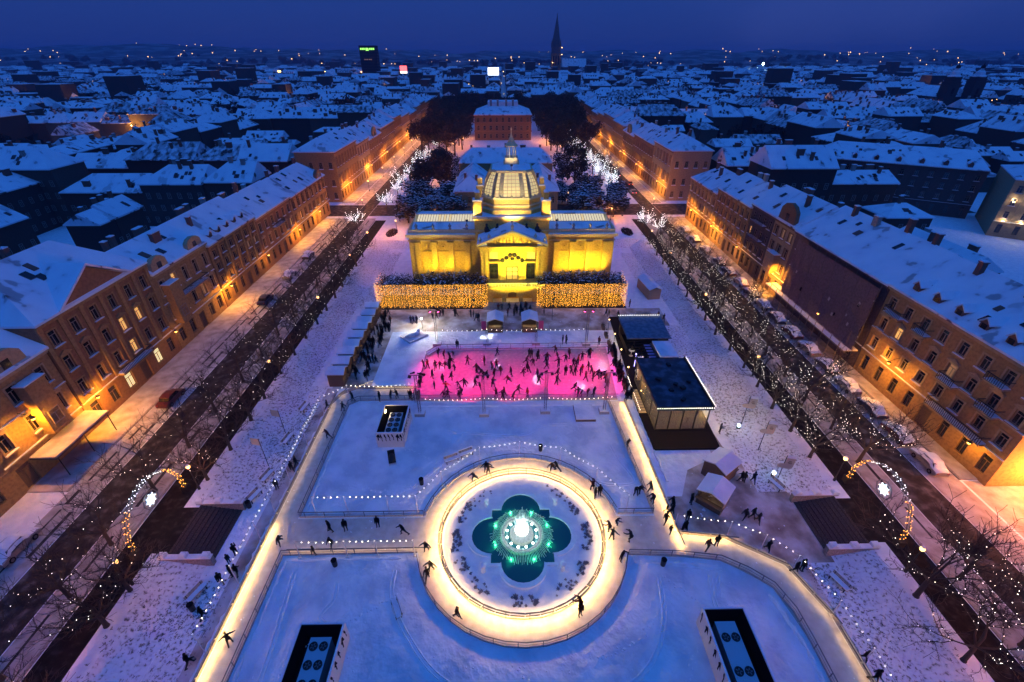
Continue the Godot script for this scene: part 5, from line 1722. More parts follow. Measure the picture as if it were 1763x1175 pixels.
func build_landmarks() -> void:
	var b: MB
	# museum palace at the end of the park
	var t := thing("museum_palace", "brown three-storey palace with a snowy hipped roof behind the pavilion, before dark trees", "building", Vector3(-1.8, Y1, -296))
	b = MB.new()
	b.span(-16.6, 16.6, 0, 13.4, -34, 0)
	obj("wall", b, M.umber, t)
	for y: float in [4.6, 9.2, 13.0]:
		b = MB.new()
		b.span(-16.9, 16.9, y, y + 0.5, -34.3, 0.35)
		obj("belt_course", b, M.rust, t)
	for f in 3:
		for c in 9:
			window_node(t, Vector3(-14.4 + 3.6 * c, 1.0 + f * 4.4, 0.05), 0, 1.5, 2.5, M.glass, M.stone, false)
	b = MB.new()
	b.t = Transform3D(Basis(), Vector3.ZERO)
	roof_shape(b, 33.2, 34.0, 13.5, 6.0, 14.0, 14.0, 1.0)
	b.span(-9.0, 9.0, 17.0, 19.6, -24, -10)
	var rf := obj("roof", b, M.roof_snow, t)
	for x: float in [-7.0, -3.0, 2.0, 6.0]: chimney(rf, Vector3(x, 19.0, -9.4), 1)
	# institute behind the pavilion: a main range and two front wings
	t = thing("institute_building", "low yellow institute with two hipped wings and snowy roofs just behind the dome", "building", Vector3(-0.8, Y1, -166))
	b = MB.new()
	b.span(-16.0, 16.0, 0, 11.6, -12, 0)
	b.span(-15.4, -6.6, 0, 8.4, 0, 26); b.span(6.6, 15.4, 0, 8.4, 0, 26)
	obj("wall", b, M.ochre, t)
	b = MB.new()
	roof_shape(b, 32.0, 12.0, 11.6, 3.8, 4.0, 4.0)
	rf = obj("roof", b, M.roof_snow, t)
	for k in 5: chimney(rf, Vector3(-12.0 + k * 6.0, 14.6, -7.0), k % 4)
	for s: float in [-1.0, 1.0]:
		b = MB.new()
		b.t = Transform3D(Basis(Vector3.UP, PI / 2), Vector3(11.0 * s + 4.4, 0, 13.0))
		roof_shape(b, 26.0, 8.8, 8.4, 3.6, 4.4, 0.0)
		rf = obj("wing_roof", b, M.roof_snow, t)
		chimney(rf, Vector3(11.0 * s - 1.5, 10.8, 20.0), 0)
		chimney(rf, Vector3(11.0 * s + 2.0, 10.2, 22.0), 2)
		for f in 2:
			for c in 3: window_node(t, Vector3(11.0 * s - 2.8 + 2.8 * c, 1.3 + f * 3.8, 26.05), 0, 1.2, 1.9, M.glass, M.sand, false)
	for f in 3:
		for c in 4: window_node(t, Vector3(-4.8 + 3.2 * c, 1.3 + f * 3.6, 0.05), 0, 1.2, 2.0, M.glass, M.sand, false)
	# twin-towered church on the right
	t = thing("twin_tower_church", "dark church with two snow-capped towers among the roofs at the upper right", "church", Vector3(366, Y1, -412))
	for k in 2:
		var x := -8.5 + 20.0 * k
		b = MB.new()
		b.span(x - 4.4, x + 4.4, 0, 25.0, -8.8, 0); b.span(x - 4.8, x + 4.8, 16.0, 16.6, -9.2, 0.4); b.span(x - 4.8, x + 4.8, 24.6, 25.2, -9.2, 0.4)
		b.span(x - 3.8, x + 3.8, 25.2, 28.5, -8.2, -0.6)
		var tw := obj("tower", b, M.city_wall[2], t)
		b = MB.new()
		b.lathe(Vector3(x, 28.3, -4.4), [[4.6, 0.0], [4.5, 0.7], [3.4, 1.4], [3.0, 3.4], [1.6, 4.8], [1.0, 5.2], [0.9, 6.2], [0.0, 7.4]], 10)
		obj("tower_cap", b, M.roof_snow, tw)
		b = MB.new()
		b.lathe(Vector3(x, 34.2, -4.4), [[1.5, 0.0], [1.5, 1.6], [0.4, 2.4], [0.0, 4.4]], 8)
		obj("finial", b, M.black, tw)
		b = MB.new()
		b.span(x - 1.0, x + 1.0, 15.5, 20.5, 0.0, 0.12)
		obj("bell_opening", b, M.black, tw)
	b = MB.new()
	b.span(-13, 16, 0, 14, -40, -8.5)
	obj("nave", b, M.city_wall[2], t)
	b = MB.new()
	b.t = Transform3D(Basis(Vector3.UP, PI / 2), Vector3(16.5, 0, -24))
	roof_shape(b, 32, 30, 14, 7.0)
	obj("nave_roof", b, M.roof_snow, t)
	# cathedral far ahead
	t = thing("cathedral", "distant cathedral with a tall pointed spire above the roofs, right of centre", "cathedral", Vector3(107, Y1, -1100))
	b = MB.new()
	b.span(-9.5, 9.5, 0, 46, -19, 0); b.span(-10.5, 10.5, 0, 24, -20, 1)
	obj("tower", b, M.rust, t)
	b = MB.new()
	b.span(-8.5, 8.5, 46, 58, -18, -1)
	for c in [[-8, -1.5], [8, -1.5], [-8, -17.5], [8, -17.5]]: b.lathe(Vector3(c[0], 56, c[1]), [[1.6, 0], [1.4, 6], [0.0, 16]], 6)
	b.lathe(Vector3(0, 58, -9.5), [[8.4, 0], [7.4, 12], [5.0, 26], [2.2, 42], [0.5, 52], [1.0, 53], [0.0, 56]], 8)
	obj("spire", b, M.plum, t)
	b = MB.new()
	for x: float in [-5.0, 0.0, 5.0]: b.span(x - 1.1, x + 1.1, 26, 42, 0.0, 0.2)
	obj("bell_opening", b, M.black, t)
	b = MB.new()
	b.span(14, 64, 0, 22, -30, -6)
	obj("nave", b, M.plum, t)
	b = MB.new()
	b.t = Transform3D(Basis(), Vector3(39, 0, -6))
	roof_shape(b, 50, 24, 22, 15)
	obj("nave_roof", b, M.roof_snow, t)
	for p in [Vector3(-7, 30, 3), Vector3(11, 44, 2), Vector3(11, 56, 0)]:
		b = MB.new()
		b.ball(Vector3.ZERO, Vector3.ONE * 0.7, 8, 6)
		obj("lamp", b, M.warm_bulb, t, p)
	omni(t, Vector3(-14, 5, 8), lin(1.0, 0.42, 0.16), 160.0, 0.5)
	# dark office tower with a green sign
	t = thing("office_tower", "dark glass office tower with a green lit sign on top, left of centre", "tower", Vector3(-224, Y1, -900))
	b = MB.new()
	b.span(-13.6, 13.6, 0, 56.5, -18, 0)
	obj("tower_body", b, M.black, t)
	for f in 13:
		b = MB.new()
		b.span(-13.7, 13.7, 3.8 + f * 4.0, 4.4 + f * 4.0, -18.1, 0.1)
		obj("floor_band", b, M.dark, t)
	b = MB.new()
	for q in [[-11.5, 2.0], [-8.8, 2.4], [-6.0, 2.0], [-2.6, 5.0], [3.4, 2.2], [6.2, 2.0], [9.0, 2.6]]: b.span(q[0], q[0] + q[1] * 0.9, 50.5 - (1.2 if q[1] > 4 else 0.0), 53.0, 0.3, 0.7)
	obj("sign_letters", b, glow(lin(0.35, 1.0, 0.04), 2.2), t)
	b = MB.new()
	for x: float in [-7.0, -3.6, 0.2, 3.0]: b.span(x, x + 2.0, 36.2, 37.6, 0.05, 0.15)
	obj("lit_window_row", b, M.dim_pane, t)
	# advertising screens in the far street
	t = thing("lit_billboard", "bright white advertising screen above the dark trees, far ahead", "billboard", Vector3(-13, Y1, -640))
	b = MB.new()
	b.span(-6.5, 6.5, 22.5, 30.5, 0, 0.3)
	obj("screen", b, glow(lin(0.85, 0.9, 1.0), 4.0), t)
	b = MB.new()
	b.span(-0.4, 0.4, 0, 22.5, -0.6, -0.2); b.span(-6.8, 6.8, 22.2, 30.8, -0.5, -0.02)
	obj("frame", b, M.dark, t)
	t = thing("lit_billboard", "small red and white lit advertising panel among far roofs, left of centre", "billboard", Vector3(-146, Y1, -780))
	b = MB.new()
	b.span(-5, 5, 23, 30, 0, 0.3)
	obj("screen", b, glow(lin(1.0, 0.10, 0.05), 3.0), t)
	b = MB.new()
	b.span(-5, 5, 20.5, 23, 0, 0.3)
	obj("screen_strip", b, glow(lin(1.0, 0.85, 0.7), 3.0), t)
	b = MB.new()
	b.span(-0.4, 0.4, 0, 20.5, -0.4, 0); b.span(-5.3, 5.3, 20.3, 30.3, -0.4, -0.02)
	obj("frame", b, M.dark, t)
	# pale stone bank building at the right edge, lit from below
	t = facade({"called": "lit_office_building", "label": "pale stone office building at the right edge with white uplights between its windows", "group": "", "at": Vector3(150, Y1, -112), "yaw": -0.62, "w": 40.0, "h": 15.0, "cols": 11, "floors": 4, "wall": M.sand, "trim": M.sand, "pilasters": true, "rise": 2.4, "hip0": 5.0, "hip1": 5.0, "chimneys": 3, "lit": 0, "d": 22.0, "shops": false})
	t.remove_meta("group")
	for k in 5:
		for y: float in [4.4, 9.6]:
			var lp := Vector3(-18.2 + 3.64 * k, y, 0.55)
			b = MB.new()
			b.box(Vector3.ZERO, Vector3(0.4, 0.14, 0.3))
			obj("uplight_lamp", b, M.warm_bulb, t, lp)
			omni(t, lp + Vector3(0, 0.25, 0.05), lin(1.0, 0.80, 0.52), 3.2, 0.1)
	t = facade({"called": "dark_office_building", "label": "long dark office building with a row of arched roof windows beside the lit one", "group": "", "at": Vector3(122, Y1, -150), "yaw": -0.55, "w": 44.0, "h": 14.0, "cols": 12, "floors": 4, "wall": M.dusk, "trim": M.dusk, "rise": 4.0, "hip0": 5.0, "hip1": 3.0, "dormers": 7, "chimneys": 2, "lit": 0, "d": 20.0, "shops": false})
	t.remove_meta("group")
	# stadium-like white glow on the far hill
	t = thing("far_floodlight_mast", "bright bluish floodlight on a mast near the hills, right of centre", "floodlight", Vector3(560, Y1, -1150))
	b = MB.new()
	b.tube([Vector3.ZERO, Vector3(0, 26, 0)], [0.5, 0.4], 6)
	obj("mast", b, M.dark, t)
	b = MB.new()
	b.ball(Vector3(0, 27, 0), Vector3(2.6, 2.2, 1.0), 10, 6)
	obj("lamp", b, glow(lin(0.7, 1.0, 0.9), 18.0), t)
	omni(t, Vector3(0, 24, 6), lin(0.6, 1.0, 0.9), 500.0, 1.0)
	R.seed = 515
	for i in 30:   # lamps in the streets between the blocks
		var sd := -1.0 if i % 2 else 1.0
		var lz := -220.0 - (i / 2) * 44.0 - R.randf_range(0, 30)
		var lx := sd * R.randf_range(80, 90.0 - lz * 0.75)
		if lx > 320.0 and lx < 410.0 and lz < -380.0 and lz > -470.0: lx -= 110.0
		t = thing("far_street_lamp", "street lamp glowing among the %s town roofs, %s going back" % ["left" if sd < 0 else "right", nth(i / 2 + 1)], "street lamp", Vector3(lx, Y1, lz), 0.0, "lamps between the town blocks")
		b = MB.new()
		b.tube([Vector3.ZERO, Vector3(0, 11, 0)], [0.12, 0.08], 5)
		obj("pole", b, M.dark, t)
		b = MB.new()
		b.ball(Vector3(0, 11.3, 0), Vector3.ONE * (0.24 if lz > -400 else 0.45), 8, 6)
		obj("lamp", b, M.orange_bulb, t)
		omni(t, Vector3(0, 11.3, 0.9), lin(1.0, 0.40, 0.06), 120.0, 0.3)
	# warm glow of the old town's lit street, upper left
	for q in [[-420, -1010], [-372, -1000], [-330, -990], [-290, -985], [-250, -960], [-96, -700], [-70, -700], [-50, -690]]:
		t = thing("far_street_lamp", "far orange street lamp, %s" % ("%s in the row left of the dark tower" % nth(1 + int((q[0] + 430) / 40)) if q[0] < -200 else "%s of three above the park trees" % ["first", "second", "third"][clampi(int((q[0] + 100) / 22), 0, 2)]), "street lamp", Vector3(q[0], Y1, q[1]), 0.0, "lamps of the far lit streets")
		b = MB.new()
		b.tube([Vector3.ZERO, Vector3(0, 17, 0)], [0.15, 0.1], 5)
		obj("pole", b, M.dark, t)
		b = MB.new()
		b.ball(Vector3(0, 17.4, 0), Vector3.ONE * 0.8, 8, 6)
		obj("lamp", b, M.orange_bulb, t)
		omni(t, Vector3(0, 17.4, 1.4), lin(1.0, 0.36, 0.06), 260.0, 0.5)

func branch(b: MB, p: Vector3, d: Vector3, l: float, r: float, lv: int, top: int, lights: Array, spread: float, droop: float) -> void:
	var n := 3 if lv < 3 else 2
	var pts := [p]
	var rr := [r]
	var q := p
	var dir := d
	for i in n:
		dir = (dir + Vector3(R.randf() - 0.5, R.randf() - 0.35 - droop, R.randf() - 0.5) * 0.42).normalized()
		q += dir * l / n
		pts.append(q)
		rr.append(maxf(0.014, r * lerpf(1.0, 0.42, float(i + 1) / n)))
	b.tube(pts, rr, 6 if lv < 1 else (5 if lv < 2 else 3), lv < 1)
	if lv >= 1 and lv <= 3:
		for i in n:
			var steps := maxi(1, int(l / n / 0.24))
			for k in steps: lights.append([pts[i].lerp(pts[i + 1], float(k) / steps) + Vector3(R.randf() - 0.5, R.randf() - 0.5, R.randf() - 0.5) * 0.05, lv])
	if lv >= top: return
	var kids := [0, 5, 4, 3, 3][mini(lv + 1, 4)] as int
	for k in kids:
		var f := R.randf_range(0.4, 1.0) if lv > 0 else R.randf_range(0.35, 1.0)
		if k == 0: f = 1.0
		var i := mini(int(f * n), n - 1)
		var at: Vector3 = pts[i].lerp(pts[i + 1], f * n - i)
		var a := TAU * (k + R.randf() * 0.7) / kids
		var side := dir.cross(Vector3.UP if absf(dir.y) < 0.9 else Vector3.RIGHT).normalized()
		var out := (side * cos(a) + side.cross(dir) * sin(a)).normalized()
		var nd := (dir + out * spread * R.randf_range(0.7, 1.3) + Vector3(0, 0.15, 0)).normalized()
		branch(b, at, nd, l * R.randf_range(0.55, 0.78), r * 0.52, lv + 1, top, lights, spread, droop)

# bare tree with trunk, crown and the points where a light string would hang
func bare_tree(seed_: int, h: float, top: int) -> Dictionary:
	R.seed = seed_
	var tr := MB.new()
	var cr := MB.new()
	var lights := []
	var th := h * 0.3
	tr.tube([Vector3(0, -0.1, 0), Vector3(0.02, 0.3, 0), Vector3(0.05, th * 0.6, 0.03), Vector3(0.08, th, 0.05)], [0.27, 0.2, 0.17, 0.15], 8)
	for k in 5:
		var a := TAU * (k + R.randf() * 0.6) / 5
		branch(cr, Vector3(0.08, th * R.randf_range(0.82, 1.0), 0.05), Vector3(cos(a) * 0.9, 0.75 + R.randf() * 0.6, sin(a) * 0.9).normalized(), h * R.randf_range(0.32, 0.42), 0.1, 1, top, lights, 0.75, 0.02)
	branch(cr, Vector3(0.08, th, 0.05), Vector3(0.05, 1, 0.04), h * 0.42, 0.12, 1, top, lights, 0.7, 0.0)
	var tips := MB.new()   # fine twigs
	for q in lights:
		if q[1] < 2: continue
		for k in 3:
			var p: Vector3 = q[0]
			var d := (Vector3(R.randf() - 0.5, R.randf() - 0.3, R.randf() - 0.5) * 2.0 + p.normalized() * 0.4).normalized() * R.randf_range(0.3, 0.8)
			var s := d.cross(Vector3(R.randf() - 0.5, R.randf() - 0.5, R.randf() - 0.5)).normalized() * 0.016
			tips.tri(p - s, p + s, p + d); tips.tri(p + s, p - s, p + d)
	return {"trunk": tr.done(), "crown": cr.done(), "lights": lights, "tips": tips.done()}

# leafy or twiggy crown: many small faces through the volume, clumped, with gaps
func crown_faces(seed_: int, n: int, size: Vector3, leaf: float, snow: bool) -> Array:
	R.seed = seed_
	var b := MB.new()
	var sn := MB.new()
	var clumps := []
	for i in 26:
		var a := R.randf() * TAU
		var u := acos(R.randf_range(-0.75, 1.0))
		clumps.append(Vector3(sin(u) * cos(a), cos(u), sin(u) * sin(a)) * R.randf_range(0.45, 0.92))
	for i in n:
		var c: Vector3 = clumps[R.randi() % clumps.size()]
		var o := Vector3(R.randfn(), R.randfn(), R.randfn()) * 0.15
		var p := (c + o) * size
		var s := Vector3(R.randf() - 0.5, (R.randf() - 0.5) * 0.8, R.randf() - 0.5).normalized() * leaf * R.randf_range(0.5, 1.2)
		var w := s.cross(Vector3(R.randf() - 0.5, R.randf() - 0.5, R.randf() - 0.5)).normalized() * leaf * 0.45
		b.tri(p - s, p + s, p + w)
		b.tri(p + s, p - s, p - w)
		if snow and o.y > 0.02 and R.randf() < 0.75:
			var q := p + Vector3(0, leaf * 0.35, 0)
			sn.quad(q + Vector3(-leaf, 0, -leaf * 0.5) * 0.5, q + Vector3(-leaf * 0.5, 0, leaf) * 0.5, q + Vector3(leaf, -0.05, leaf * 0.5) * 0.5, q + Vector3(leaf * 0.5, 0, -leaf) * 0.5)
	return [b.done(), sn.done()]

func lights_of(parent: Node, pts: Array, m: Material, size: float, every: int, low := 1, high := 3) -> void:
	var tr := []
	for i in range(0, pts.size(), every):
		if pts[i][1] >= low and pts[i][1] <= high: tr.append(Transform3D(Basis.IDENTITY.scaled(Vector3.ONE * size), pts[i][0]))
	multi("fairy_lights", cache.bulb, m, parent, tr)

func build_trees() -> void:
	M.fairy = glow(lin(0.95, 0.92, 0.78), 9.0)
	M.hedge_twig = mat(lin(0.03, 0.022, 0.017), 0.9)
	M.soil = mat(lin(0.03, 0.022, 0.016), 0.95)
	M.star = glow(lin(0.75, 0.95, 1.0), 1.3)
	M.fairy_cold = glow(lin(0.85, 0.95, 1.0), 6.0)
	var kinds := []
	for k in 5: kinds.append(bare_tree(100 + k * 7, [8.0, 7.2, 8.6, 7.6, 9.2][k], 4))
	R.seed = 12
	var protos := []
	for k in 5:
		var t := thing("bare_tree", "", "tree", Vector3.ZERO, 0.0, "bare trees with fairy lights beside the promenades")
		obj("trunk", kinds[k].trunk, M.bark, t)
		var co := obj("crown", kinds[k].crown, M.twig, t)
		obj("twigs", kinds[k].tips, M.twig if k in [0, 2, 4] else M.bark, co)
		lights_of(t, kinds[k].lights, M.fairy, 0.036, [1, 3, 1, 4, 1][k], 1, 1)
		lights_of(t, kinds[k].lights, M.fairy, 0.03, [2, 6, 2, 8, 3][k], 2, 2)
		protos.append(t)
	var used := [false, false, false, false, false]
	var rows := {}
	rows["left park-side row"] = [-37.0, [-14.0, -22.0, -25.2, -38.6, -43.5, -49.1, -54.0, -60.1, -65.5, -70.9, -76.0, -81.4, -87.0, -92.5, -98.0, -104.0, -110.0]]
	rows["left street-side row"] = [-42.4, [-18.0, -24.7, -30.1, -37.0, -44.0, -51.0, -58.0, -65.0, -72.0, -79.0, -86.0, -93.0, -100.0, -107.0, -116.0]]
	rows["right park-side row"] = [36.7, [-18.0, -23.4, -41.0, -45.7, -50.4, -55.5, -60.5, -65.8, -71.0, -76.2, -81.0, -86.4, -92.0, -98.0, -104.0, -110.0]]
	rows["right street-side row"] = [42.2, [-19.0, -25.0, -40.0, -46.0, -52.0, -58.0, -64.0, -70.0, -76.0, -82.0, -88.0, -94.0, -101.0, -108.0, -116.0]]
	for rn: String in rows:
		var i := 0
		for z: float in rows[rn][1]:
			i += 1
			var big := rn == "right park-side row" and i < 3
			var k := 4 if big else ((1 + 2 * (i % 2)) if rn.begins_with("left") else 2 * (i % 2))
			var label := "bare tree strung with white fairy lights, %s from the camera in the %s" % [nth(i), rn]
			var at := Vector3(rows[rn][0] + R.randf_range(-0.25, 0.25), Y1 - 0.02, z)
			var sc := Vector3(1.0, 0.85, 1.0) * R.randf_range(0.9, 1.15)
			if not used[k]:
				used[k] = true
				protos[k].position = at; protos[k].rotation.y = R.randf() * TAU; protos[k].scale = sc
				protos[k].set_meta("label", label)
			else: dup(protos[k], label, at, R.randf() * TAU, sc)
	# brightly wrapped trees along the far promenades
	var lit := thing("light_wrapped_tree", "", "tree", Vector3.ZERO, 0.0, "trees wrapped in bright white lights beyond the pavilion")
	obj("trunk", kinds[2].trunk, M.bark, lit)
	obj("crown", kinds[2].crown, M.twig, lit)
	lights_of(lit, kinds[2].lights, M.fairy_cold, 0.075, 2, 1, 2)
	var first := true
	for q in [[-39.5, -150, 0.9], [-39, -166, 1.0], [-40, -178, 1.05], [-38.5, -190, 1.1], [-38, -205, 1.1], [-38, -222, 1.1], [-37, -262, 0.9], [38.5, -128, 0.9], [41, -124, 0.8], [36.5, -168, 1.2], [38, -176, 1.1], [35.5, -184, 1.25], [37.5, -193, 1.2], [36, -203, 1.2], [38, -214, 1.1], [35, -226, 1.1], [36, -240, 1.1], [34, -256, 1.1], [33, -272, 1.1], [-44, -131, 0.8]]:
		var side := "left" if q[0] < 0 else "right"
		var label := "tree wrapped in white lights beyond the pavilion, %s, %s along" % [side, nth(1 + int((-q[1] - 120) / 5))]
		var at := Vector3(q[0], Y1 - 0.02, q[1])
		if first:
			lit.position = at; lit.scale = Vector3.ONE * q[2]; lit.set_meta("label", label); first = false
		else: dup(lit, label, at, R.randf() * TAU, Vector3.ONE * q[2])
	# dark park trees around the museum
	var cf := crown_faces(31, 1500, Vector3(6.0, 6.5, 6.0), 0.75, false)
	var cf2 := crown_faces(32, 1300, Vector3(5.2, 7.2, 5.2), 0.7, false)
	var trunk := MB.new()
	trunk.tube([Vector3(0, -0.1, 0), Vector3(0, 0.4, 0), Vector3(0.1, 5.0, 0), Vector3(0.15, 11.0, 0.1)], [0.55, 0.4, 0.32, 0.12], 7)
	for a: float in [0.3, 1.6, 2.9, 4.1, 5.3]:
		trunk.tube([Vector3(0.1, 4.5 + a * 0.4, 0), Vector3(1.6 * cos(a), 7.0 + a * 0.4, 1.6 * sin(a)), Vector3(3.6 * cos(a), 9.4 + a * 0.4, 3.6 * sin(a))], [0.2, 0.14, 0.05], 5)
	var tk := trunk.done()
	var dk := []
	for f in [cf, cf2]:
		var t := thing("dark_park_tree", "", "tree", Vector3.ZERO, 0.0, "dark trees of the museum park")
		obj("trunk", tk, M.bark, t)
		obj("crown", f[0], M.brown_leaf if f == cf else M.dark_leaf, t, Vector3(0, 10.0, 0))
		dk.append(t)
	var spots := []
	for i in 13:
		for j in 4: spots.append([-48 + i * 8.0 + R.randf_range(-2.5, 2.5), -342 - j * 26 + R.randf_range(-8, 8)])
	for j in 6:
		for x: float in [-42.0, -33.0, -25.0, 24.0, 31.0, 40.0]: spots.append([x + R.randf_range(-2, 2), -246 - j * 15 + R.randf_range(-5, 5)])
	spots.append([-27.0, -160]); spots.append([-24.0, -172]); spots.append([-26.0, -186]); spots.append([25.0, -178])
	spots.sort_custom(func(a, c): return a[1] > c[1])
	var n := 0
	for q in spots:
		n += 1
		var label := "dark bare-crowned park tree around the museum palace, %s nearest to the camera" % nth(n)
		var at := Vector3(q[0], Y1 - 0.02, q[1])
		var sc := Vector3.ONE * R.randf_range(0.85, 1.2)
		if n <= 2:
			dk[n - 1].position = at; dk[n - 1].scale = sc; dk[n - 1].set_meta("label", label)
		else: dup(dk[n % 2], label, at, R.randf() * TAU, sc)
	# snow-laden shrubs and small conifers between pavilion and institute
	var sf := crown_faces(41, 900, Vector3(2.6, 2.4, 2.6), 0.42, true)
	var sh := thing("snowy_shrub", "", "shrub", Vector3.ZERO, 0.0, "snow-laden shrubs behind the pavilion")
	obj("foliage", sf[0], M.dark_leaf, sh, Vector3(0, 2.3, 0))
	obj("snow_load", sf[1], M.snow, sh, Vector3(0, 2.3, 0)).set_meta("kind", "stuff")
	var st := MB.new()
	st.tube([Vector3(0, -0.1, 0), Vector3(0, 2.4, 0)], [0.14, 0.08], 6)
	obj("trunk", st, M.bark, sh)
	n = 0
	var sp := []
	for i in 64:
		var s := -1.0 if i % 2 else 1.0
		sp.append([s * R.randf_range(9, 36), -R.randf_range(136, 160) if i < 44 else -R.randf_range(160, 215), R.randf_range(0.7, 1.9)])
	sp.sort_custom(func(a, c): return a[1] > c[1])
	for q in sp:
		if absf(q[0]) < 18 and q[1] < -138.5: continue
		if q[1] > -158 and q[1] < -143.5 and absf(q[0]) > 36: continue
		n += 1
		var label := "dark shrub loaded with snow behind the pavilion, %s nearest to the camera" % nth(n)
		var at := Vector3(q[0], Y1 - 0.02, q[1] + 0.0)
		if n == 1:
			sh.position = at; sh.scale = Vector3.ONE * q[2]; sh.set_meta("label", label)
		else: dup(sh, label, at, R.randf() * TAU, Vector3.ONE * q[2])
	# oval rose beds on both sides of the pavilion
	for s: float in [-1.0, 1.0]:
		var bed := MB.new()
		R.seed = 700 + int(s)
		for i in 700:
			var a := R.randf() * TAU
			var r := sqrt(R.randf())
			var p := Vector3(cos(a) * r * 1.5, 0, sin(a) * r * 3.4)
			var d := Vector3(R.randf() - 0.5, R.randf_range(0.5, 1.2), R.randf() - 0.5).normalized() * R.randf_range(0.3, 0.7)
			var k := Vector3(R.randf() - 0.5, 0, R.randf() - 0.5).normalized() * 0.09
			bed.tri(p - k, p + k, p + d); bed.tri(p + k, p - k, p + d)
		tag(obj("rose_bed", bed, M.brown_leaf, self, Vector3(33.5 * s, Y1, -128)), "oval bed of dark leafless roses on the %s of the pavilion" % ("left" if s < 0 else "right"), "flower bed", "rose beds beside the pavilion").set_meta("kind", "stuff")
	# clipped hornbeam screens with gold light curtains before the pavilion
	for s: float in [-1.0, 1.0]:
		var x0 := -27.4 if s < 0 else 4.9
		var x1 := -5.0 if s < 0 else 23.0
		var t := thing("clipped_tree_screen", "clipped tree screen hung with a golden light curtain, %s of the portico" % ("left" if s < 0 else "right"), "hedge", Vector3((x0 + x1) / 2, 0, -86.6), 0.0, "light-curtained tree screens before the pavilion")
		var w := x1 - x0
		var tw := MB.new()
		R.seed = 300 + int(s)
		for i in 15000:
			var p := Vector3(R.randf_range(-w / 2, w / 2), R.randf_range(3.4, 5.4) if R.randf() < 0.85 else R.randf_range(1.6, 3.0), R.randf_range(-3.0, 2.9))
			if i % 3 == 0: p.y = R.randf_range(0.1, 3.4)
			var d := Vector3(R.randf() - 0.5, R.randf() - 0.2, R.randf() - 0.5).normalized() * R.randf_range(0.18, 0.5)
			var k := d.cross(Vector3(R.randf() - 0.5, R.randf() - 0.5, R.randf() - 0.5)).normalized() * 0.07
			tw.tri(p - k, p + k, p + d)
			tw.tri(p + k, p - k, p + d)
		obj("twigs", tw, M.hedge_twig, t)
		var soil := MB.new()
		soil.prism(rect(-w / 2 - 0.3, w / 2 + 0.3, -3.4, 3.3), -0.01, 0.02)
		obj("soil_bed", soil, M.soil, t)
		var sn := MB.new()
		for i in 220:
			var p := Vector3(R.randf_range(-w / 2, w / 2), 5.38 + R.randf() * 0.12, R.randf_range(-3.0, 2.8))
			var k := R.randf_range(0.06, 0.2)
			sn.quad(p + Vector3(-k, 0, k), p + Vector3(k, 0.02, k * 0.8), p + Vector3(k * 0.9, 0, -k), p + Vector3(-k, 0, -k * 0.7))
		obj("snow_load", sn, M.snow, t).set_meta("kind", "stuff")
		for i in int(w / 2.6):
			for z: float in [-2.2, 2.0]:
				var tb := MB.new()
				tb.tube([Vector3(0, -0.05, 0), Vector3(0.05, 3.4, 0)], [0.13, 0.09], 6)
				obj("trunk", tb, M.bark, t, Vector3(-w / 2 + 1.3 + i * 2.6, 0, z))
		var tr := []
		var wires := MB.new()
		var sx := -w / 2
		while sx < w / 2:
			var z := 3.05 + R.randf_range(-0.25, 0.15)
			var y0 := R.randf_range(0.25, 1.0)
			var y := y0
			while y < 5.4:
				tr.append(Transform3D(Basis.IDENTITY.scaled(Vector3.ONE * R.randf_range(0.02, 0.034)), Vector3(sx + R.randf_range(-0.06, 0.06), y, z)))
				y += R.randf_range(0.1, 0.42)
			wires.bar(Vector3(sx, y0, z), Vector3(sx, 5.4, z), 0.012, 0.012)
			sx += R.randf_range(0.07, 0.2)
		var ez := -3.0
		while ez < 3.0:   # the outer end
			var y := R.randf_range(0.3, 0.8)
			while y < 5.5:
				tr.append(Transform3D(Basis.IDENTITY.scaled(Vector3.ONE * R.randf_range(0.024, 0.04)), Vector3(s * (w / 2 + 0.1) + R.randf_range(-0.2, 0.1) * s, y, ez)))
				y += R.randf_range(0.2, 0.5)
			ez += R.randf_range(0.4, 0.8)
		obj("wires", wires, M.dark, t)
		multi("curtain_bulbs", cache.bulb, M.gold_bulb, t, tr)

func street_lamp_post(label: String, at: Vector3, e: float) -> void:
	if not cache.has("lamp_post"):
		var b := MB.new()
		b.lathe(Vector3.ZERO, [[0.16, 0.0], [0.16, 0.35], [0.09, 0.5], [0.06, 0.7], [0.05, 3.25], [0.12, 3.35], [0.12, 3.42]], 10)
		cache.lamp_post = b.done()
		b = MB.new()
		b.ball(Vector3(0, 3.62, 0), Vector3(0.22, 0.24, 0.22), 12, 8)
		cache.lamp_globe = b.done()
		b = MB.new()
		b.lathe(Vector3(0, 3.84, 0), [[0.17, 0.0], [0.14, 0.08], [0.0, 0.14]], 10)
		cache.lamp_cap = b.done()
	var t := thing("park_lamp", label, "street lamp", at, 0.0, "globe lamps along the promenades")
	obj("post", cache.lamp_post, M.dark, t)
	obj("globe", cache.lamp_globe, M.globe, t)
	obj("cap", cache.lamp_cap, M.snow, t)
	omni(t, Vector3(0, 3.62, 0), lin(1.0, 0.27, 0.045), e, 0.2)

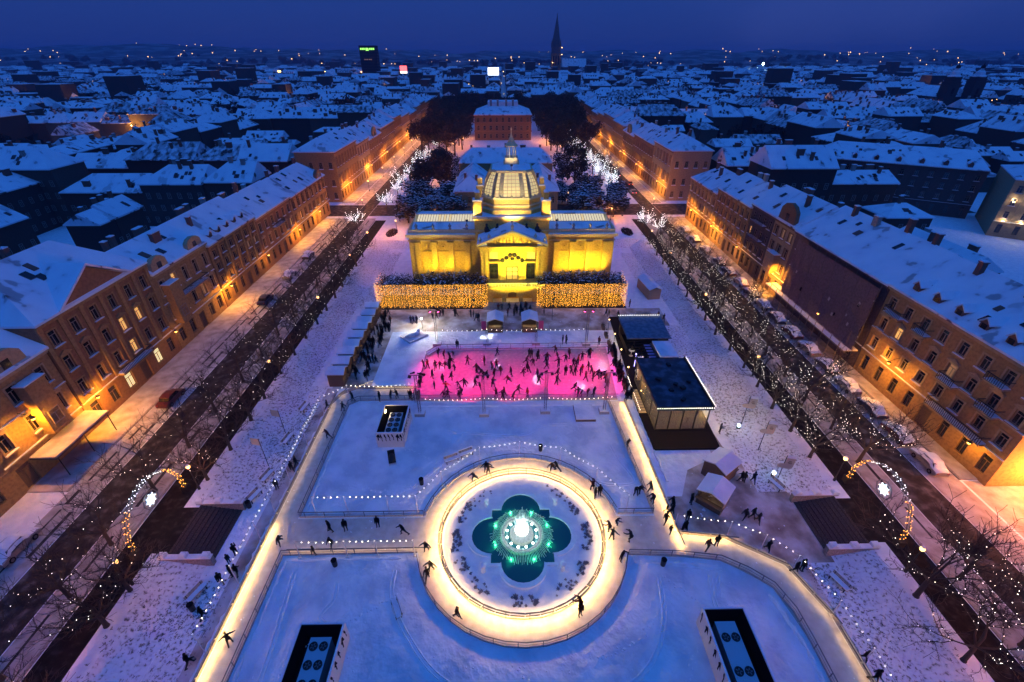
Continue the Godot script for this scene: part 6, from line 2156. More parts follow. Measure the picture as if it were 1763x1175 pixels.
func wall_lamp(label: String, at: Vector3, s: float, e: float, dish := false) -> void:
	var t := thing("wall_lamp", label, "street lamp", at, 0.0, "orange lamps on the street fronts")
	var b := MB.new()
	b.tube([Vector3(s * 1.36, 0.9, 0), Vector3(s * 0.7, 0.75, 0), Vector3(0, 0.35, 0)], [0.04, 0.035, 0.03], 6)
	obj("bracket", b, M.dark, t)
	b = MB.new()
	b.lathe(Vector3.ZERO, [[0.3, 0.2], [0.22, 0.32], [0.05, 0.4], [0.0, 0.4]], 10)
	if dish: b.lathe(Vector3.ZERO, [[0.0, -0.22], [0.2, -0.2], [0.42, -0.06], [0.44, -0.05], [0.2, -0.17], [0.0, -0.19]], 12)
	obj("lamp_shade", b, M.dark, t)
	b = MB.new()
	b.ball(Vector3(0, 0.12, 0), Vector3(0.2, 0.2, 0.2), 10, 8)
	obj("bulb", b, M.orange_bulb, t)
	omni(t, Vector3(0, 0.12, 0), lin(1.0, 0.37, 0.018), e * 0.62, 0.18)

func build_lamps() -> void:
	for s: float in [-1.0, 1.0]:
		var k := 0
		for z: float in [-12.0, -25.8, -37.2, -58.3, -80.0, -102.0, -118.0]:
			k += 1
			street_lamp_post("globe park lamp on the %s promenade, %s from the camera" % ["left" if s < 0 else "right", nth(k)], Vector3(37.4 * s, Y1, z), 28.0)
		k = 0
		var side := "left" if s < 0 else "right"
		for q in ([[-41.0, 8.6], [-48.9, 5.4], [-66.0, 5.4], [-84.2, 5.2], [-101.0, 5.0], [-120.0, 4.8], [-136.0, 5.0]] if s < 0 else [[-39.0, 5.0], [-53.3, 6.6], [-70.0, 5.6], [-86.2, 6.2], [-103.0, 5.6], [-118.6, 5.6], [-134.0, 5.4]]):
			k += 1
			wall_lamp("orange bracket lamp on the %s street front, %s from the camera" % [side, nth(k)], Vector3(-55.6 if s < 0 else 53.1, q[1], q[0]), s, [110.0, 150.0, 10.0, 140.0, 40.0, 140.0, 160.0][k - 1] if s < 0 else [30.0, 120.0, 14.0, 180.0, 50.0, 180.0, 200.0][k - 1], false)
		for j in 8:
			wall_lamp("orange bracket lamp beyond the cross street on the %s, %s from the crossing" % [side, nth(j + 1)], Vector3((-55.2 if s < 0 else 52.7), 6.0, -168.0 - 30.0 * j), s, 190.0, false)
	for j in 7:
		street_lamp_post("globe lamp on the left path behind the pavilion, %s from the dome" % nth(j + 1), Vector3(-30.5 + j * 0.4, Y1, -158.0 - 17.0 * j), 48.0)
	for j in 7:
		street_lamp_post("globe lamp on the right path behind the pavilion, %s from the dome" % nth(j + 1), Vector3(30.0 - j * 0.5, Y1, -162.0 - 18.0 * j), 40.0)
		if j < 6: street_lamp_post("globe lamp along the far left pavement edge, %s from the crossing" % nth(j + 1), Vector3(-51.6, Y1, -176.0 - 24.0 * j), 50.0)
	for q in [[-22, -139, "left of the institute, among shrubs"], [-17.5, -160, "at the left wing of the institute"], [23, -141, "right of the institute, among shrubs"], [20, -158, "between shrubs at the right wing of the institute"], [31, -139, "on the crossing right of the pavilion"], [-32, -128, "on the crossing left of the pavilion"], [47, -150, "at the right street crossing"], [-47, -150, "at the left street crossing"], [22, -300, "right of the museum palace"], [-25, -300, "left of the museum palace"], [23, -285, "before the right corner of the museum palace"], [-24, -278, "before the left corner of the museum palace"], [59, -33, "on the side street at the right edge"], [70, -26, "further down the side street at the right edge"]]:
		street_lamp_post("globe lamp %s" % q[2], Vector3(q[0], Y1, q[1]), 80.0 if q[1] < -270 else (75.0 if q[1] < -60 else 300.0))
	# festive arches over the side stairs
	for s: float in [-1.0, 1.0]:
		var t := thing("festive_arch", "metal arch with golden garland and hanging star over the %s stairs" % ("left" if s < 0 else "right"), "arch", Vector3(38.7 * s, Y1, -32.8))
		var pts := []
		for q in [[-4.2, 0.0], [-4.1, 2.6], [-3.2, 4.6], [-1.4, 5.8], [0.0, 6.1], [1.4, 5.8], [3.2, 4.6], [4.1, 2.6], [4.2, 0.0]]: pts.append(Vector3(0, q[1], q[0]))
		var b := MB.new()
		for dx: float in [-0.15, 0.15]:
			var pp := []
			var rr := []
			for p in pts:
				pp.append(p + Vector3(dx, 0, 0)); rr.append(0.045)
			b.tube(pp, rr, 6)
		for i in pts.size() - 1:
			for f in 4:
				var a: Vector3 = pts[i].lerp(pts[i + 1], f / 4.0)
				var c: Vector3 = pts[i].lerp(pts[i + 1], (f + 1) / 4.0)
				b.bar(a + Vector3(-0.15, 0, 0), c + Vector3(0.15, 0, 0), 0.025, 0.025)
		obj("truss", b, M.steel, t)
		for z: float in [-4.2, 4.2]:
			b = MB.new()
			b.span(-0.35, 0.35, 0, 0.9, z - 0.35, z + 0.35)
			obj("foot_planter", b, M.dark, t)
		var tr := []
		var tw := []
		for i in pts.size() - 1:
			var l: float = pts[i].distance_to(pts[i + 1])
			for k in int(l / 0.11):
				var p: Vector3 = pts[i].lerp(pts[i + 1], k * 0.11 / l)
				var a := k * 1.1
				var e := Transform3D(Basis.IDENTITY.scaled(Vector3.ONE * 0.034), p + Vector3(cos(a) * 0.24, sin(a) * 0.12, sin(a) * 0.2))
				if p.y < 5.0 or i > 5: tr.append(e)
				else: tw.append(e)
		multi("garland_lights", cache.bulb, M.gold_bulb, t, tr)
		multi("white_lights", cache.bulb, M.fairy_cold, t, tw)
		b = MB.new()
		for k in 8:
			var a := TAU * k / 8
			b.bar(Vector3(0, 3.6, 0), Vector3(0, 3.6 + cos(a) * 0.7, sin(a) * 0.7), 0.1, 0.1)
		b.t = Transform3D(Basis(Vector3.FORWARD, PI / 2), Vector3(0, 3.6, 0))
		b.lathe(Vector3.ZERO, [[0.55, -0.05], [0.55, 0.05], [0.0, 0.07]], 8)
		b.t = Transform3D.IDENTITY
		var star := obj("hanging_star", b, M.star, t)
		b = MB.new()
		b.t = Transform3D(Basis(Vector3.FORWARD, PI / 2), Vector3(0, 3.6, 0))
		b.lathe(Vector3.ZERO, [[0.98, -0.03], [1.08, -0.03], [1.08, 0.03], [0.98, 0.03], [0.98, -0.03]], 8)
		b.t = Transform3D.IDENTITY
		b.bar(Vector3(0, 4.6, 0), Vector3(0, 6.05, 0), 0.02, 0.02)
		obj("star_rim", b, M.steel, star)
		omni(t, Vector3(0, 3.6, 0.0) + Vector3(-s * 0.35, 0, 0), lin(0.85, 0.95, 1.0), 1.6, 0.3)

func mast(label: String, x: float, z: float, h: float, to: Vector3, e: float) -> Vector3:
	var t := thing("light_mast", label, "light mast", Vector3(x, 0, z), 0.0, "truss light masts around the pink rink")
	var b := MB.new()
	for q in [[-0.16, -0.16], [0.16, -0.16], [0.16, 0.16], [-0.16, 0.16]]: b.tube([Vector3(q[0], 0.5, q[1]), Vector3(q[0], h, q[1])], [0.03, 0.03], 5)
	var n := int(h / 0.45)
	for i in n:
		var y0 := 0.5 + (h - 0.5) * i / n
		var y1 := 0.5 + (h - 0.5) * (i + 1) / n
		var f := 0.16 if i % 2 else -0.16
		b.bar(Vector3(-f, y0, 0.16), Vector3(f, y1, 0.16), 0.02, 0.02); b.bar(Vector3(-f, y0, -0.16), Vector3(f, y1, -0.16), 0.02, 0.02)
		b.bar(Vector3(0.16, y0, -f), Vector3(0.16, y1, f), 0.02, 0.02); b.bar(Vector3(-0.16, y0, f), Vector3(-0.16, y1, -f), 0.02, 0.02)
	obj("truss", b, M.steel, t)
	b = MB.new()
	b.span(-0.7, 0.7, 0, 0.5, -0.5, 0.5)
	var bl := obj("ballast_block", b, M.board, t)
	b = MB.new()
	b.span(-0.68, 0.68, 0.5, 0.58, -0.48, 0.48)
	obj("block_snow", b, M.snow, bl)
	b = MB.new()
	b.span(-0.9, 0.9, h, h + 0.08, -0.06, 0.06)
	obj("cross_arm", b, M.steel, t)
	if e > 0.0:
		for k: float in [-0.7, 0.7]:
			var p := Vector3(k, h - 0.25, 0.0)
			var d := (to - (t.position + p)).normalized()
			b = MB.new()
			b.t = Transform3D(Basis.looking_at(d), p)
			b.box(Vector3(0, 0, 0.12), Vector3(0.36, 0.36, 0.26))
			obj("spotlight_housing", b, M.dark, t)
			b = MB.new()
			b.t = Transform3D(Basis.looking_at(d), p)
			b.box(Vector3(0, 0, -0.02), Vector3(0.28, 0.28, 0.02))
			obj("spotlight_lens", b, M.pink_bulb, t)
			spot(t, t.position + p + d * 0.1, to + Vector3(k * 5.0, 0, 0), lin(1.0, 0.008, 0.15), e * 2.3, 26.0, 0.9, 0.2)
	return Vector3(x, h, z)

# pattern projector: a white lamp behind a plate with petal holes, at the end of a black tube
func gobo(label: String, from: Vector3, to: Vector3, r: float, petals: int, e: float) -> void:
	var t := thing("pattern_projector", label, "projector", from, 0.0, "projectors that throw white flowers on the snow and ice")
	var d := (to - from).normalized()
	var len := from.distance_to(to)
	var D := 1.3
	var k := r / len * D     # radius of the pattern on the plate at the end of the tube
	var tr := Transform3D(Basis.looking_at(d), Vector3.ZERO)
	var b := MB.new()
	b.t = tr
	var seg := petals * 6
	var ring := func(r0: float, r1: float, a0: float, a1: float) -> void:
		b.quad(Vector3(r0 * cos(a0), r0 * sin(a0), -D), Vector3(r1 * cos(a0), r1 * sin(a0), -D), Vector3(r1 * cos(a1), r1 * sin(a1), -D), Vector3(r0 * cos(a1), r0 * sin(a1), -D))
	for i in seg:
		var a0 := TAU * i / seg
		var a1 := TAU * (i + 1) / seg
		ring.call(0.0, k * 0.42, a0, a1)
		var u := (i % 6)
		var edge: float = k * [0.0, 0.84, 1.0, 1.0, 0.84, 0.0][u]
		if edge == 0.0: ring.call(k * 0.42, k * 1.7 + 0.02, a0, a1)
		else: ring.call(edge, k * 1.7 + 0.02, a0, a1)
	obj("pattern_plate", b, M.black, t)
	b = MB.new()
	b.t = tr
	var pts := [Vector3(0, 0, 0.15), Vector3(0, 0, -D)]
	b.tube(pts, [0.06, k * 1.7 + 0.03], 12, false)
	b.box(Vector3(0, 0, 0.16), Vector3(0.14, 0.14, 0.03))
	obj("housing", b, M.black, t)
	var l := spot(t, from, to, lin(0.95, 0.97, 1.0), e, rad_to_deg(atan(k / D * 1.45)), 0.05, 0.01)
	l.name = "lamp_light"

func bench(label: String, at: Vector3, yaw: float) -> void:
	var t := thing("park_bench", label, "bench", at, yaw, "snowy benches")
	for k in 4:
		var b := MB.new()
		b.span(-0.95, 0.95, 0.42, 0.46, -0.24 + k * 0.13, -0.14 + k * 0.13)
		obj("seat_slat", b, M.pale_wood, t)
	for k in 3:
		var b := MB.new()
		b.span(-0.95, 0.95, 0.55 + k * 0.14, 0.65 + k * 0.14, -0.34 - k * 0.03, -0.3 - k * 0.03)
		obj("back_slat", b, M.pale_wood, t)
	for x: float in [-0.75, 0.75]:
		var b := MB.new()
		b.span(x - 0.04, x + 0.04, 0, 0.42, -0.28, -0.2); b.span(x - 0.04, x + 0.04, 0, 0.42, 0.2, 0.28); b.span(x - 0.04, x + 0.04, 0.36, 0.42, -0.2, 0.2); b.bar(Vector3(x, 0.42, -0.26), Vector3(x, 0.98, -0.4), 0.06, 0.05)
		obj("leg", b, M.dark, t)
	var s := MB.new()
	s.span(-0.93, 0.93, 0.46, 0.56, -0.25, 0.22); s.span(-0.94, 0.94, 0.93, 1.0, -0.42, -0.33)
	obj("snow_cover", s, M.snow, t)

func bin(label: String, at: Vector3) -> void:
	var t := thing("litter_bin", label, "bin", at, 0.0, "litter bins")
	var b := MB.new()
	b.lathe(Vector3.ZERO, [[0.24, 0.05], [0.28, 0.85], [0.24, 0.85], [0.2, 0.3]], 10)
	b.lathe(Vector3.ZERO, [[0.0, 0.0], [0.2, 0.0], [0.2, 0.06]], 10)
	obj("drum", b, M.dark, t)
	b = MB.new()
	b.lathe(Vector3.ZERO, [[0.3, 0.98], [0.26, 1.05], [0.0, 1.1]], 10)
	obj("lid", b, M.black, t)
	b = MB.new()
	b.tube([Vector3(0.26, 0.7, 0), Vector3(0.26, 1.0, 0)], [0.02, 0.02], 4); b.tube([Vector3(-0.26, 0.7, 0), Vector3(-0.26, 1.0, 0)], [0.02, 0.02], 4)
	obj("lid_bracket", b, M.dark, t)

func enclosure(label: String, x0: float, x1: float, z0: float, z1: float, fans: int, frieze: bool) -> Node3D: # z0 far, z1 near
	var t := thing("chiller_enclosure", label, "enclosure", Vector3((x0 + x1) / 2, 0, (z0 + z1) / 2), 0.0, "open-topped enclosures of the ice plant")
	var w := x1 - x0
	var d := z1 - z0
	var h := 2.5
	for q in [["front_panel", -w / 2, w / 2, d / 2 - 0.12, d / 2], ["back_panel", -w / 2, w / 2, -d / 2, -d / 2 + 0.12], ["side_panel", -w / 2, -w / 2 + 0.12, -d / 2 + 0.12, d / 2 - 0.12], ["side_panel", w / 2 - 0.12, w / 2, -d / 2 + 0.12, d / 2 - 0.12]]:
		var b := MB.new()
		b.span(q[1], q[2], 0, h, q[3], q[4])
		var p := obj(q[0], b, M.white_board, t)
		b = MB.new()
		b.span(q[1] - 0.02, q[2] + 0.02, h, h + 0.06, q[3] - 0.02, q[4] + 0.02)
		obj("rim", b, M.snow, p)
	var b := MB.new()
	b.span(-w / 2 + 0.12, w / 2 - 0.12, 0.02, 0.06, -d / 2 + 0.12, d / 2 - 0.12)
	b.span(-w / 2 + 0.12, -w / 2 + 0.14, 0.1, h - 0.1, -d / 2 + 0.12, d / 2 - 0.12); b.span(w / 2 - 0.14, w / 2 - 0.12, 0.1, h - 0.1, -d / 2 + 0.12, d / 2 - 0.12)
	b.span(-w / 2 + 0.14, w / 2 - 0.14, 0.1, h - 0.1, -d / 2 + 0.12, -d / 2 + 0.14); b.span(-w / 2 + 0.14, w / 2 - 0.14, 0.1, h - 0.1, d / 2 - 0.14, d / 2 - 0.12)
	obj("dark_lining", b, M.black, t)
	b = MB.new()
	var uw := 1.7
	var ul := d - 1.7
	b.span(-uw / 2, uw / 2, 0.06, 1.7, -ul / 2, ul / 2); b.span(-uw / 2 - 0.04, uw / 2 + 0.04, 1.7, 1.76, -ul / 2 - 0.04, ul / 2 + 0.04)
	var ch := obj("chiller", b, mat(lin(0.45, 0.5, 0.55), 0.5), t)
	for i in fans:
		for s: float in [-0.42, 0.42]:
			var z := -ul / 2 + ul * (i + 0.5) / fans
			var f := MB.new()
			f.lathe(Vector3(s, 1.76, z), [[0.36, 0.0], [0.36, 0.12], [0.28, 0.12], [0.27, 0.03], [0.1, 0.03], [0.08, 0.1], [0.0, 0.1]], 14)
			var fo := obj("fan_ring", f, M.dark, ch)
			f = MB.new()
			for k in 5:
				var a := TAU * k / 5
				f.bar(Vector3(s, 1.83, z), Vector3(s + 0.27 * cos(a), 1.83, z + 0.27 * sin(a)), 0.1, 0.015)
			obj("fan_blades", f, M.steel, fo)
	if frieze:   # black printed skaters on the outside
		for side in 2:
			var n := 7 if side == 0 else 10
			var f := MB.new()
			for i in n:
				var u := (-w / 2 + w * (i + 0.5) / n) if side == 0 else (-d / 2 + d * (i + 0.5) / n)
				R.seed = 50 + i + side * 30
				var hh := R.randf_range(0.9, 1.25)
				var lean := R.randf_range(-0.2, 0.2)
				var pl := [[u - 0.05, h - 0.25 - hh], [u + 0.07, h - 0.3 - hh], [u + 0.05 + lean * 0.5, h - 0.2 - hh * 0.5], [u + 0.26 + lean, h - 0.35 - hh * 0.6], [u + 0.16 + lean, h - 0.25 - hh * 0.3], [u + 0.07 + lean, h - 0.22], [u - 0.07 + lean, h - 0.22], [u - 0.2, h - 0.2 - hh * 0.35], [u - 0.06, h - 0.2 - hh * 0.55]]
				if side == 0: f.slab(poly(pl), d / 2 + 0.002, d / 2 + 0.012)
				else:
					f.t = Transform3D(Basis(Vector3.UP, -PI / 2 if x0 > 0 else PI / 2), Vector3.ZERO)
					f.slab(poly(pl), w / 2 + 0.002, w / 2 + 0.012)
			var pf := obj("printed_figures", f, M.black, t)
			pf.set_meta("kind", "stuff")
	return t

func hut(called: String, label: String, at: Vector3, yaw: float, w: float, d: float, h: float, wm: Material, open := true, e := 2.5, group := "") -> Node3D:
	var t := thing(called, label, "stall", at, yaw, group)
	var b := MB.new()
	b.span(-w / 2, w / 2, 0, h, -d / 2, -d / 2 + 0.08); b.span(-w / 2, -w / 2 + 0.08, 0, h, -d / 2 + 0.08, d / 2); b.span(w / 2 - 0.08, w / 2, 0, h, -d / 2 + 0.08, d / 2)
	if not open: b.span(-w / 2 + 0.08, w / 2 - 0.08, 0, h, d / 2 - 0.08, d / 2)
	obj("wall", b, wm, t)
	b = MB.new()
	var rise := 0.55
	b.slab(poly([[-w / 2 - 0.16, h - 0.05], [0, h + rise], [w / 2 + 0.16, h - 0.05], [w / 2 + 0.16, h + 0.1], [0, h + rise + 0.16], [-w / 2 - 0.16, h + 0.1]]), -d / 2 - 0.2, d / 2 + 0.35)
	var rf := obj("roof", b, M.smooth_snow, t)
	b = MB.new()
	b.slab(poly([[-w / 2, h - 0.04], [w / 2, h - 0.04], [0, h + rise - 0.02]]), -d / 2 + 0.02, -d / 2 + 0.07)
	obj("gable", b, wm, rf)
	if open:
		b = MB.new()
		b.span(-w / 2 + 0.08, w / 2 - 0.08, 0, 1.0, d / 2 - 0.1, d / 2 - 0.02)
		b.span(-w / 2 - 0.1, w / 2 + 0.1, 1.0, 1.06, d / 2 - 0.3, d / 2 + 0.3)
		obj("counter", b, M.wood, t)
		b = MB.new()
		b.span(-w / 2 + 0.1, w / 2 - 0.1, 1.3, 1.34, -d / 2 + 0.08, -d / 2 + 0.35); b.span(-w / 2 + 0.1, w / 2 - 0.1, 1.75, 1.79, -d / 2 + 0.08, -d / 2 + 0.35)
		obj("shelf", b, M.pale_wood, t)
		b = MB.new()
		b.ball(Vector3(0, h - 0.3, 0.2), Vector3.ONE * 0.09, 8, 6)
		obj("bulb", b, M.warm_bulb, t)
		omni(t, Vector3(0, h - 0.3, 0.2), lin(1.0, 0.62, 0.22), e, 0.1)
	return t

func sign_pole(label: String, at: Vector3, h: float, boot: bool, yaw: float) -> void:
	var t := thing("boot_banner" if boot else "banner_board", label, "banner", at, yaw, "banners on poles in the lawns")
	var b := MB.new()
	b.tube([Vector3(0, 0, 0), Vector3(0, h, 0)], [0.05, 0.04], 6)
	obj("pole", b, M.dark, t)
	b = MB.new()
	if boot:
		b.slab(poly([[0.1, h], [1.0, h], [1.0, h - 1.5], [0.95, h - 1.85], [0.7, h - 2.0], [0.0, h - 2.0], [-0.55, h - 1.9], [-0.7, h - 1.6], [-0.45, h - 1.35], [0.0, h - 1.25], [0.1, h - 0.8]]), -0.05, 0.05)
	else: b.span(0.05, 1.2, h - 1.1, h, -0.04, 0.04)
	var bo := obj("board", b, mat(lin(0.55, 0.50, 0.38), 0.7), t)
	b = MB.new()
	if boot:
		b.span(0.08, 1.02, h - 0.32, h + 0.04, -0.07, 0.07)
		obj("cuff", b, M.smooth_snow, bo)
		b = MB.new()
		for q in [[0.35, 0.75, 0.3], [0.3, 0.95, 0.45], [0.4, 1.1, 0.35]]: b.span(q[0], q[0] + q[2], h - q[1] - 0.07, h - q[1], 0.05, 0.06)
		obj("print", b, M.wood, bo)
	else:
		b.span(0.04, 1.21, h, h + 0.06, -0.05, 0.05)
		obj("snow_edge", b, M.snow, bo)

func build_rink_things() -> void:
	var mp := []
	var names := ["first", "second", "third", "fourth"]
	for q in [[-13.9, -51.0, -9.5, -59.5, 150.0], [-4.7, -50.8, -4.0, -58.0, 110.0], [4.1, -51.3, 4.0, -58.5, 140.0], [12.6, -51.1, 11.0, -59.5, 140.0]]:
		mp.append(mast("truss mast in front of the pink rink, %s from the left" % names[mp.size()], q[0], q[1], 7.0, Vector3(q[2], 0, q[3]), q[4]))
	var k := 0
	for q in [[-13.7, -69.7, 7.0, -9.0, -63.0, 90.0], [-4.8, -69.7, 3.0, 0, 0, 0.0], [3.9, -69.8, 3.0, 0, 0, 0.0], [12.8, -69.4, 7.0, 9.5, -63.0, 90.0]]:
		mp.append(mast("%s truss mast behind the pink rink, %s from the left" % ["tall" if q[2] > 4 else "short", names[k]], q[0], q[1], q[2], Vector3(q[3], 0, q[4]), q[5]))
		k += 1
	var gb := [[0, -12.4, -63.3, 0.8, -0.5], [1, -3.2, -63.9, 0.8, 0.0], [0, -7.6, -58.1, 0.95, 0.5], [2, 3.5, -58.9, 0.85, 0.0], [3, 10.1, -57.5, 0.85, -0.5], [3, 14.6, -62.6, 0.9, 0.5], [4, -5.0, -72.5, 1.0, 0.0]]
	for i in gb.size():
		var from: Vector3 = mp[gb[i][0]] + Vector3(gb[i][4], 0.4, 0.1 if i != 6 else -0.2)
		var to := Vector3(gb[i][1], 0.02, gb[i][2])
		var dd := from.distance_to(to)
		gobo("flower-pattern projector on a rink mast, aimed at %s" % ["the left skaters", "the far middle of the pink ice", "the near left of the pink ice", "the centre of the pink ice", "the near right of the pink ice", "the right edge of the pink ice", "the snow behind the pink rink"][i], from, to, gb[i][3], 9, 7.0 * dd * dd)
	# ice plant boxes
	var ea := enclosure("open-topped plant enclosure beside the pink rink, black figures on its front", -18.5, -15.0, -50.3, -44.6, 4, true)
	var b := MB.new()
	b.box(Vector3(-1.45, 2.2, -1.8), Vector3(0.12, 0.3, 0.5))
	obj("lamp", b, M.warm_bulb, ea)
	omni(ea, Vector3(-1.2, 2.2, -1.8), lin(1.0, 0.7, 0.3), 1.4, 0.15)
	enclosure("open-topped plant enclosure at the bottom left of the snow field", -19.4, -15.6, -21.2, -12.5, 5, true)
	enclosure("open-topped plant enclosure at the bottom right of the snow field", 15.6, 19.3, -21.9, -12.5, 3, true)
	# snow sledge in front of the first enclosure
	var t := thing("snow_sledge", "small sledge cart on the snow before the first plant enclosure", "sledge", Vector3(-16.2, 0.012, -42.4), 0.3)
	b = MB.new()
	for s: float in [-0.4, 0.4]: b.tube([Vector3(s, 0.3, 1.3), Vector3(s, 0.04, 1.0), Vector3(s, 0.04, -1.0)], [0.04, 0.04, 0.04], 5)
	obj("runner", b, M.white_board, t)
	b = MB.new()
	b.span(-0.45, 0.45, 0.25, 0.32, -1.0, 0.9); b.span(-0.45, 0.45, 0.32, 0.75, -1.0, -0.9)
	obj("deck", b, M.dark, t)
	b = MB.new()
	b.ball(Vector3(0, 0.32, 0), Vector3(0.4, 0.25, 0.8), 10, 4, 0.0)
	obj("load", b, M.dark, t)
	# benches, bins
	for q in [[-30.9, -36.6, 1.25, "lower of two on the left lawn by the stairs"], [-30.7, -39.6, 1.3, "upper of two on the left lawn by the stairs"], [-31.2, -25.2, 1.2, "below the left stairs, beside the dark figures"], [-11.9, -23.4, -1.1, "alone on the near snow field left of the ring"], [-8.5, -41.9, 0.45, "left of the pair above the ring"], [-6.7, -42.9, 0.45, "right of the pair above the ring"], [-30.7, -46.0, 1.4, "on the left lawn, third going back"], [-30.9, -52.5, 1.4, "on the left lawn, fourth going back"], [30.6, -37.2, -1.2, "on the right lawn above the stairs"], [30.7, -25.2, -1.2, "on the right lawn below the stairs"]]:
		bench("snow-covered slatted park bench, %s" % q[3], Vector3(q[0], 0.0, q[1]), q[2])
	for q in [[-30.9, -23.8, "below the left stairs"], [-31.0, -35.3, "at the left stairs"], [-11.8, -38.3, "in the snow field left of the ring"], [2.9, -43.6, "in the snow field above the ring"], [14.2, -27.5, "below the right crossing"], [-19.0, -28.0, "below the left crossing"], [28.0, -57.0, "on the right lawn beside the bar"]]:
		bin("dark round litter bin %s" % q[2], Vector3(q[0], 0.0, q[1]))
	# market stalls on the left, counters towards the rink
	for i in 9:
		hut("market_stall", "snow-roofed wooden market stall left of the rink, %s from the camera" % nth(i + 1), Vector3(-27.9 + i * 0.05, 0, -58.9 - 2.72 * i), PI / 2, 2.1, 2.3, 2.35 + 0.12 * (i % 3), M.wood, true, 1.2, "market stalls left of the rink")
	hut("wooden_hut", "wooden hut with tilted snowy roof, nearer of two on the right", Vector3(22.2, 0, -35.2), -0.75, 2.9, 2.7, 2.3, M.pale_wood, true, 0.8, "wooden huts on the right")
	hut("wooden_hut", "wooden hut with white roof, farther of two on the right", Vector3(24.5, 0, -39.2), 2.2, 2.8, 3.0, 2.3, M.wood, true, 0.8, "wooden huts on the right")
	for s: float in [-1.0, 1.0]:
		var kx := -3.4 if s < 0 else 3.0
		var kk := hut("ticket_kiosk", "dark ticket kiosk with snowy roof, %s of the entrance path" % ("left" if s < 0 else "right"), Vector3(kx, 0, -75.4), 0.0, 2.8, 3.0, 2.5, M.dark, true, 4.0, "ticket kiosks at the entrance path")
		b = MB.new()
		b.span(s * 1.7, s * 2.6, 0.05, 2.0, 0.6, 0.66)
		obj("pink_panel", b, mat(lin(0.7, 0.08, 0.2), 0.6), kk)
	hut("snowy_kiosk", "long kiosk box with a snowy roof on the right lawn beside the pavilion", Vector3(29.6, 0, -90.4), 0.12, 2.6, 6.5, 2.3, M.pale_wood, false)
	# white plinth with an ice sculpture, lit by a lamp
	t = thing("ice_sculpture", "white reclining ice sculpture on a square plinth, brightly lit, left of the rink", "sculpture", Vector3(-18.3, 0.01, -72.7), 0.75)
	b = MB.new()
	b.span(-2.0, 2.0, 0, 0.35, -1.6, 1.6)
	obj("plinth", b, M.white_board, t)
	b = MB.new()
	b.ball(Vector3(-0.2, 0.6, 0), Vector3(1.3, 0.5, 0.6), 12, 8); b.ball(Vector3(1.0, 0.95, 0.1), Vector3(0.35, 0.4, 0.3), 10, 8); b.ball(Vector3(0.4, 0.7, 0.6), Vector3(0.7, 0.25, 0.22), 10, 6); b.ball(Vector3(-1.2, 0.6, -0.3), Vector3(0.6, 0.25, 0.3), 10, 6)
	obj("ice_figure", b, M.smooth_snow, t)
	t = thing("sculpture_lamp", "white lamp on a stand behind the ice sculpture", "lamp", Vector3(-17.2, 0.01, -75.6))
	b = MB.new()
	b.tube([Vector3.ZERO, Vector3(0, 2.1, 0)], [0.05, 0.04], 6)
	obj("stand", b, M.dark, t)
	b = MB.new()
	b.ball(Vector3(0, 2.2, 0), Vector3.ONE * 0.16, 10, 8)
	obj("bulb", b, M.cold_bulb, t)
	omni(t, Vector3(0, 2.2, 0), lin(1.0, 0.88, 0.66), 45.0, 0.15)
	# wooden ramp, boot banners, ground floods
	t = thing("wooden_ramp", "low snowy wooden platform on the snow field by the right masts", "platform", Vector3(9.7, 0.012, -50.8))
	b = MB.new()
	b.span(-1.4, 1.4, 0.25, 0.35, -1.7, 1.7); b.span(-1.4, 1.4, 0, 0.25, 1.6, 1.7); b.span(-1.4, -1.3, 0, 0.25, -1.7, 1.6); b.span(1.3, 1.4, 0, 0.25, -1.7, 1.6)
	obj("deck", b, M.wood, t)
	b = MB.new()
	b.span(-1.38, 1.38, 0.35, 0.42, -1.68, 1.66)
	obj("snow_cover", b, M.smooth_snow, t)
	for q in [[31.4, -48.2, 5.0, true, "nearest the bar, first of three"], [31.4, -43.2, 5.0, true, "middle of three"], [31.0, -37.8, 4.6, true, "nearest the stairs, last of three"]]:
		sign_pole("cream boot-shaped banner on the right lawn, %s" % q[4], Vector3(q[0], 0, q[1]), q[2], true, -0.25)
	sign_pole("cream board on a thin pole on the left lawn, farther one", Vector3(-31.2, 0, -46.6), 4.8, false, 2.9)
	sign_pole("cream board on a thin pole on the left lawn, nearer one", Vector3(-31.4, 0, -41.4), 4.8, false, 2.9)
	for q in [[30.6, -47.4, "farther"], [31.2, -38.9, "nearer"]]:
		t = thing("ground_floodlight", "white ground floodlight on the right lawn, %s one" % q[2], "floodlight", Vector3(q[0], 0, q[1]), 0.0, "white floodlights on the right lawn")
		b = MB.new()
		b.box(Vector3(0, 0.2, 0), Vector3(0.4, 0.4, 0.3))
		obj("housing", b, M.dark, t)
		b = MB.new()
		b.ball(Vector3(0, 0.55, 0), Vector3(0.2, 0.2, 0.2), 10, 8)
		obj("bulb", b, M.cold_bulb, t)
		omni(t, Vector3(0, 0.55, 0), lin(1.0, 0.93, 0.7), 2.6 if q[2] == "farther" else 1.2, 0.15)
	build_bar()
	build_canopy()

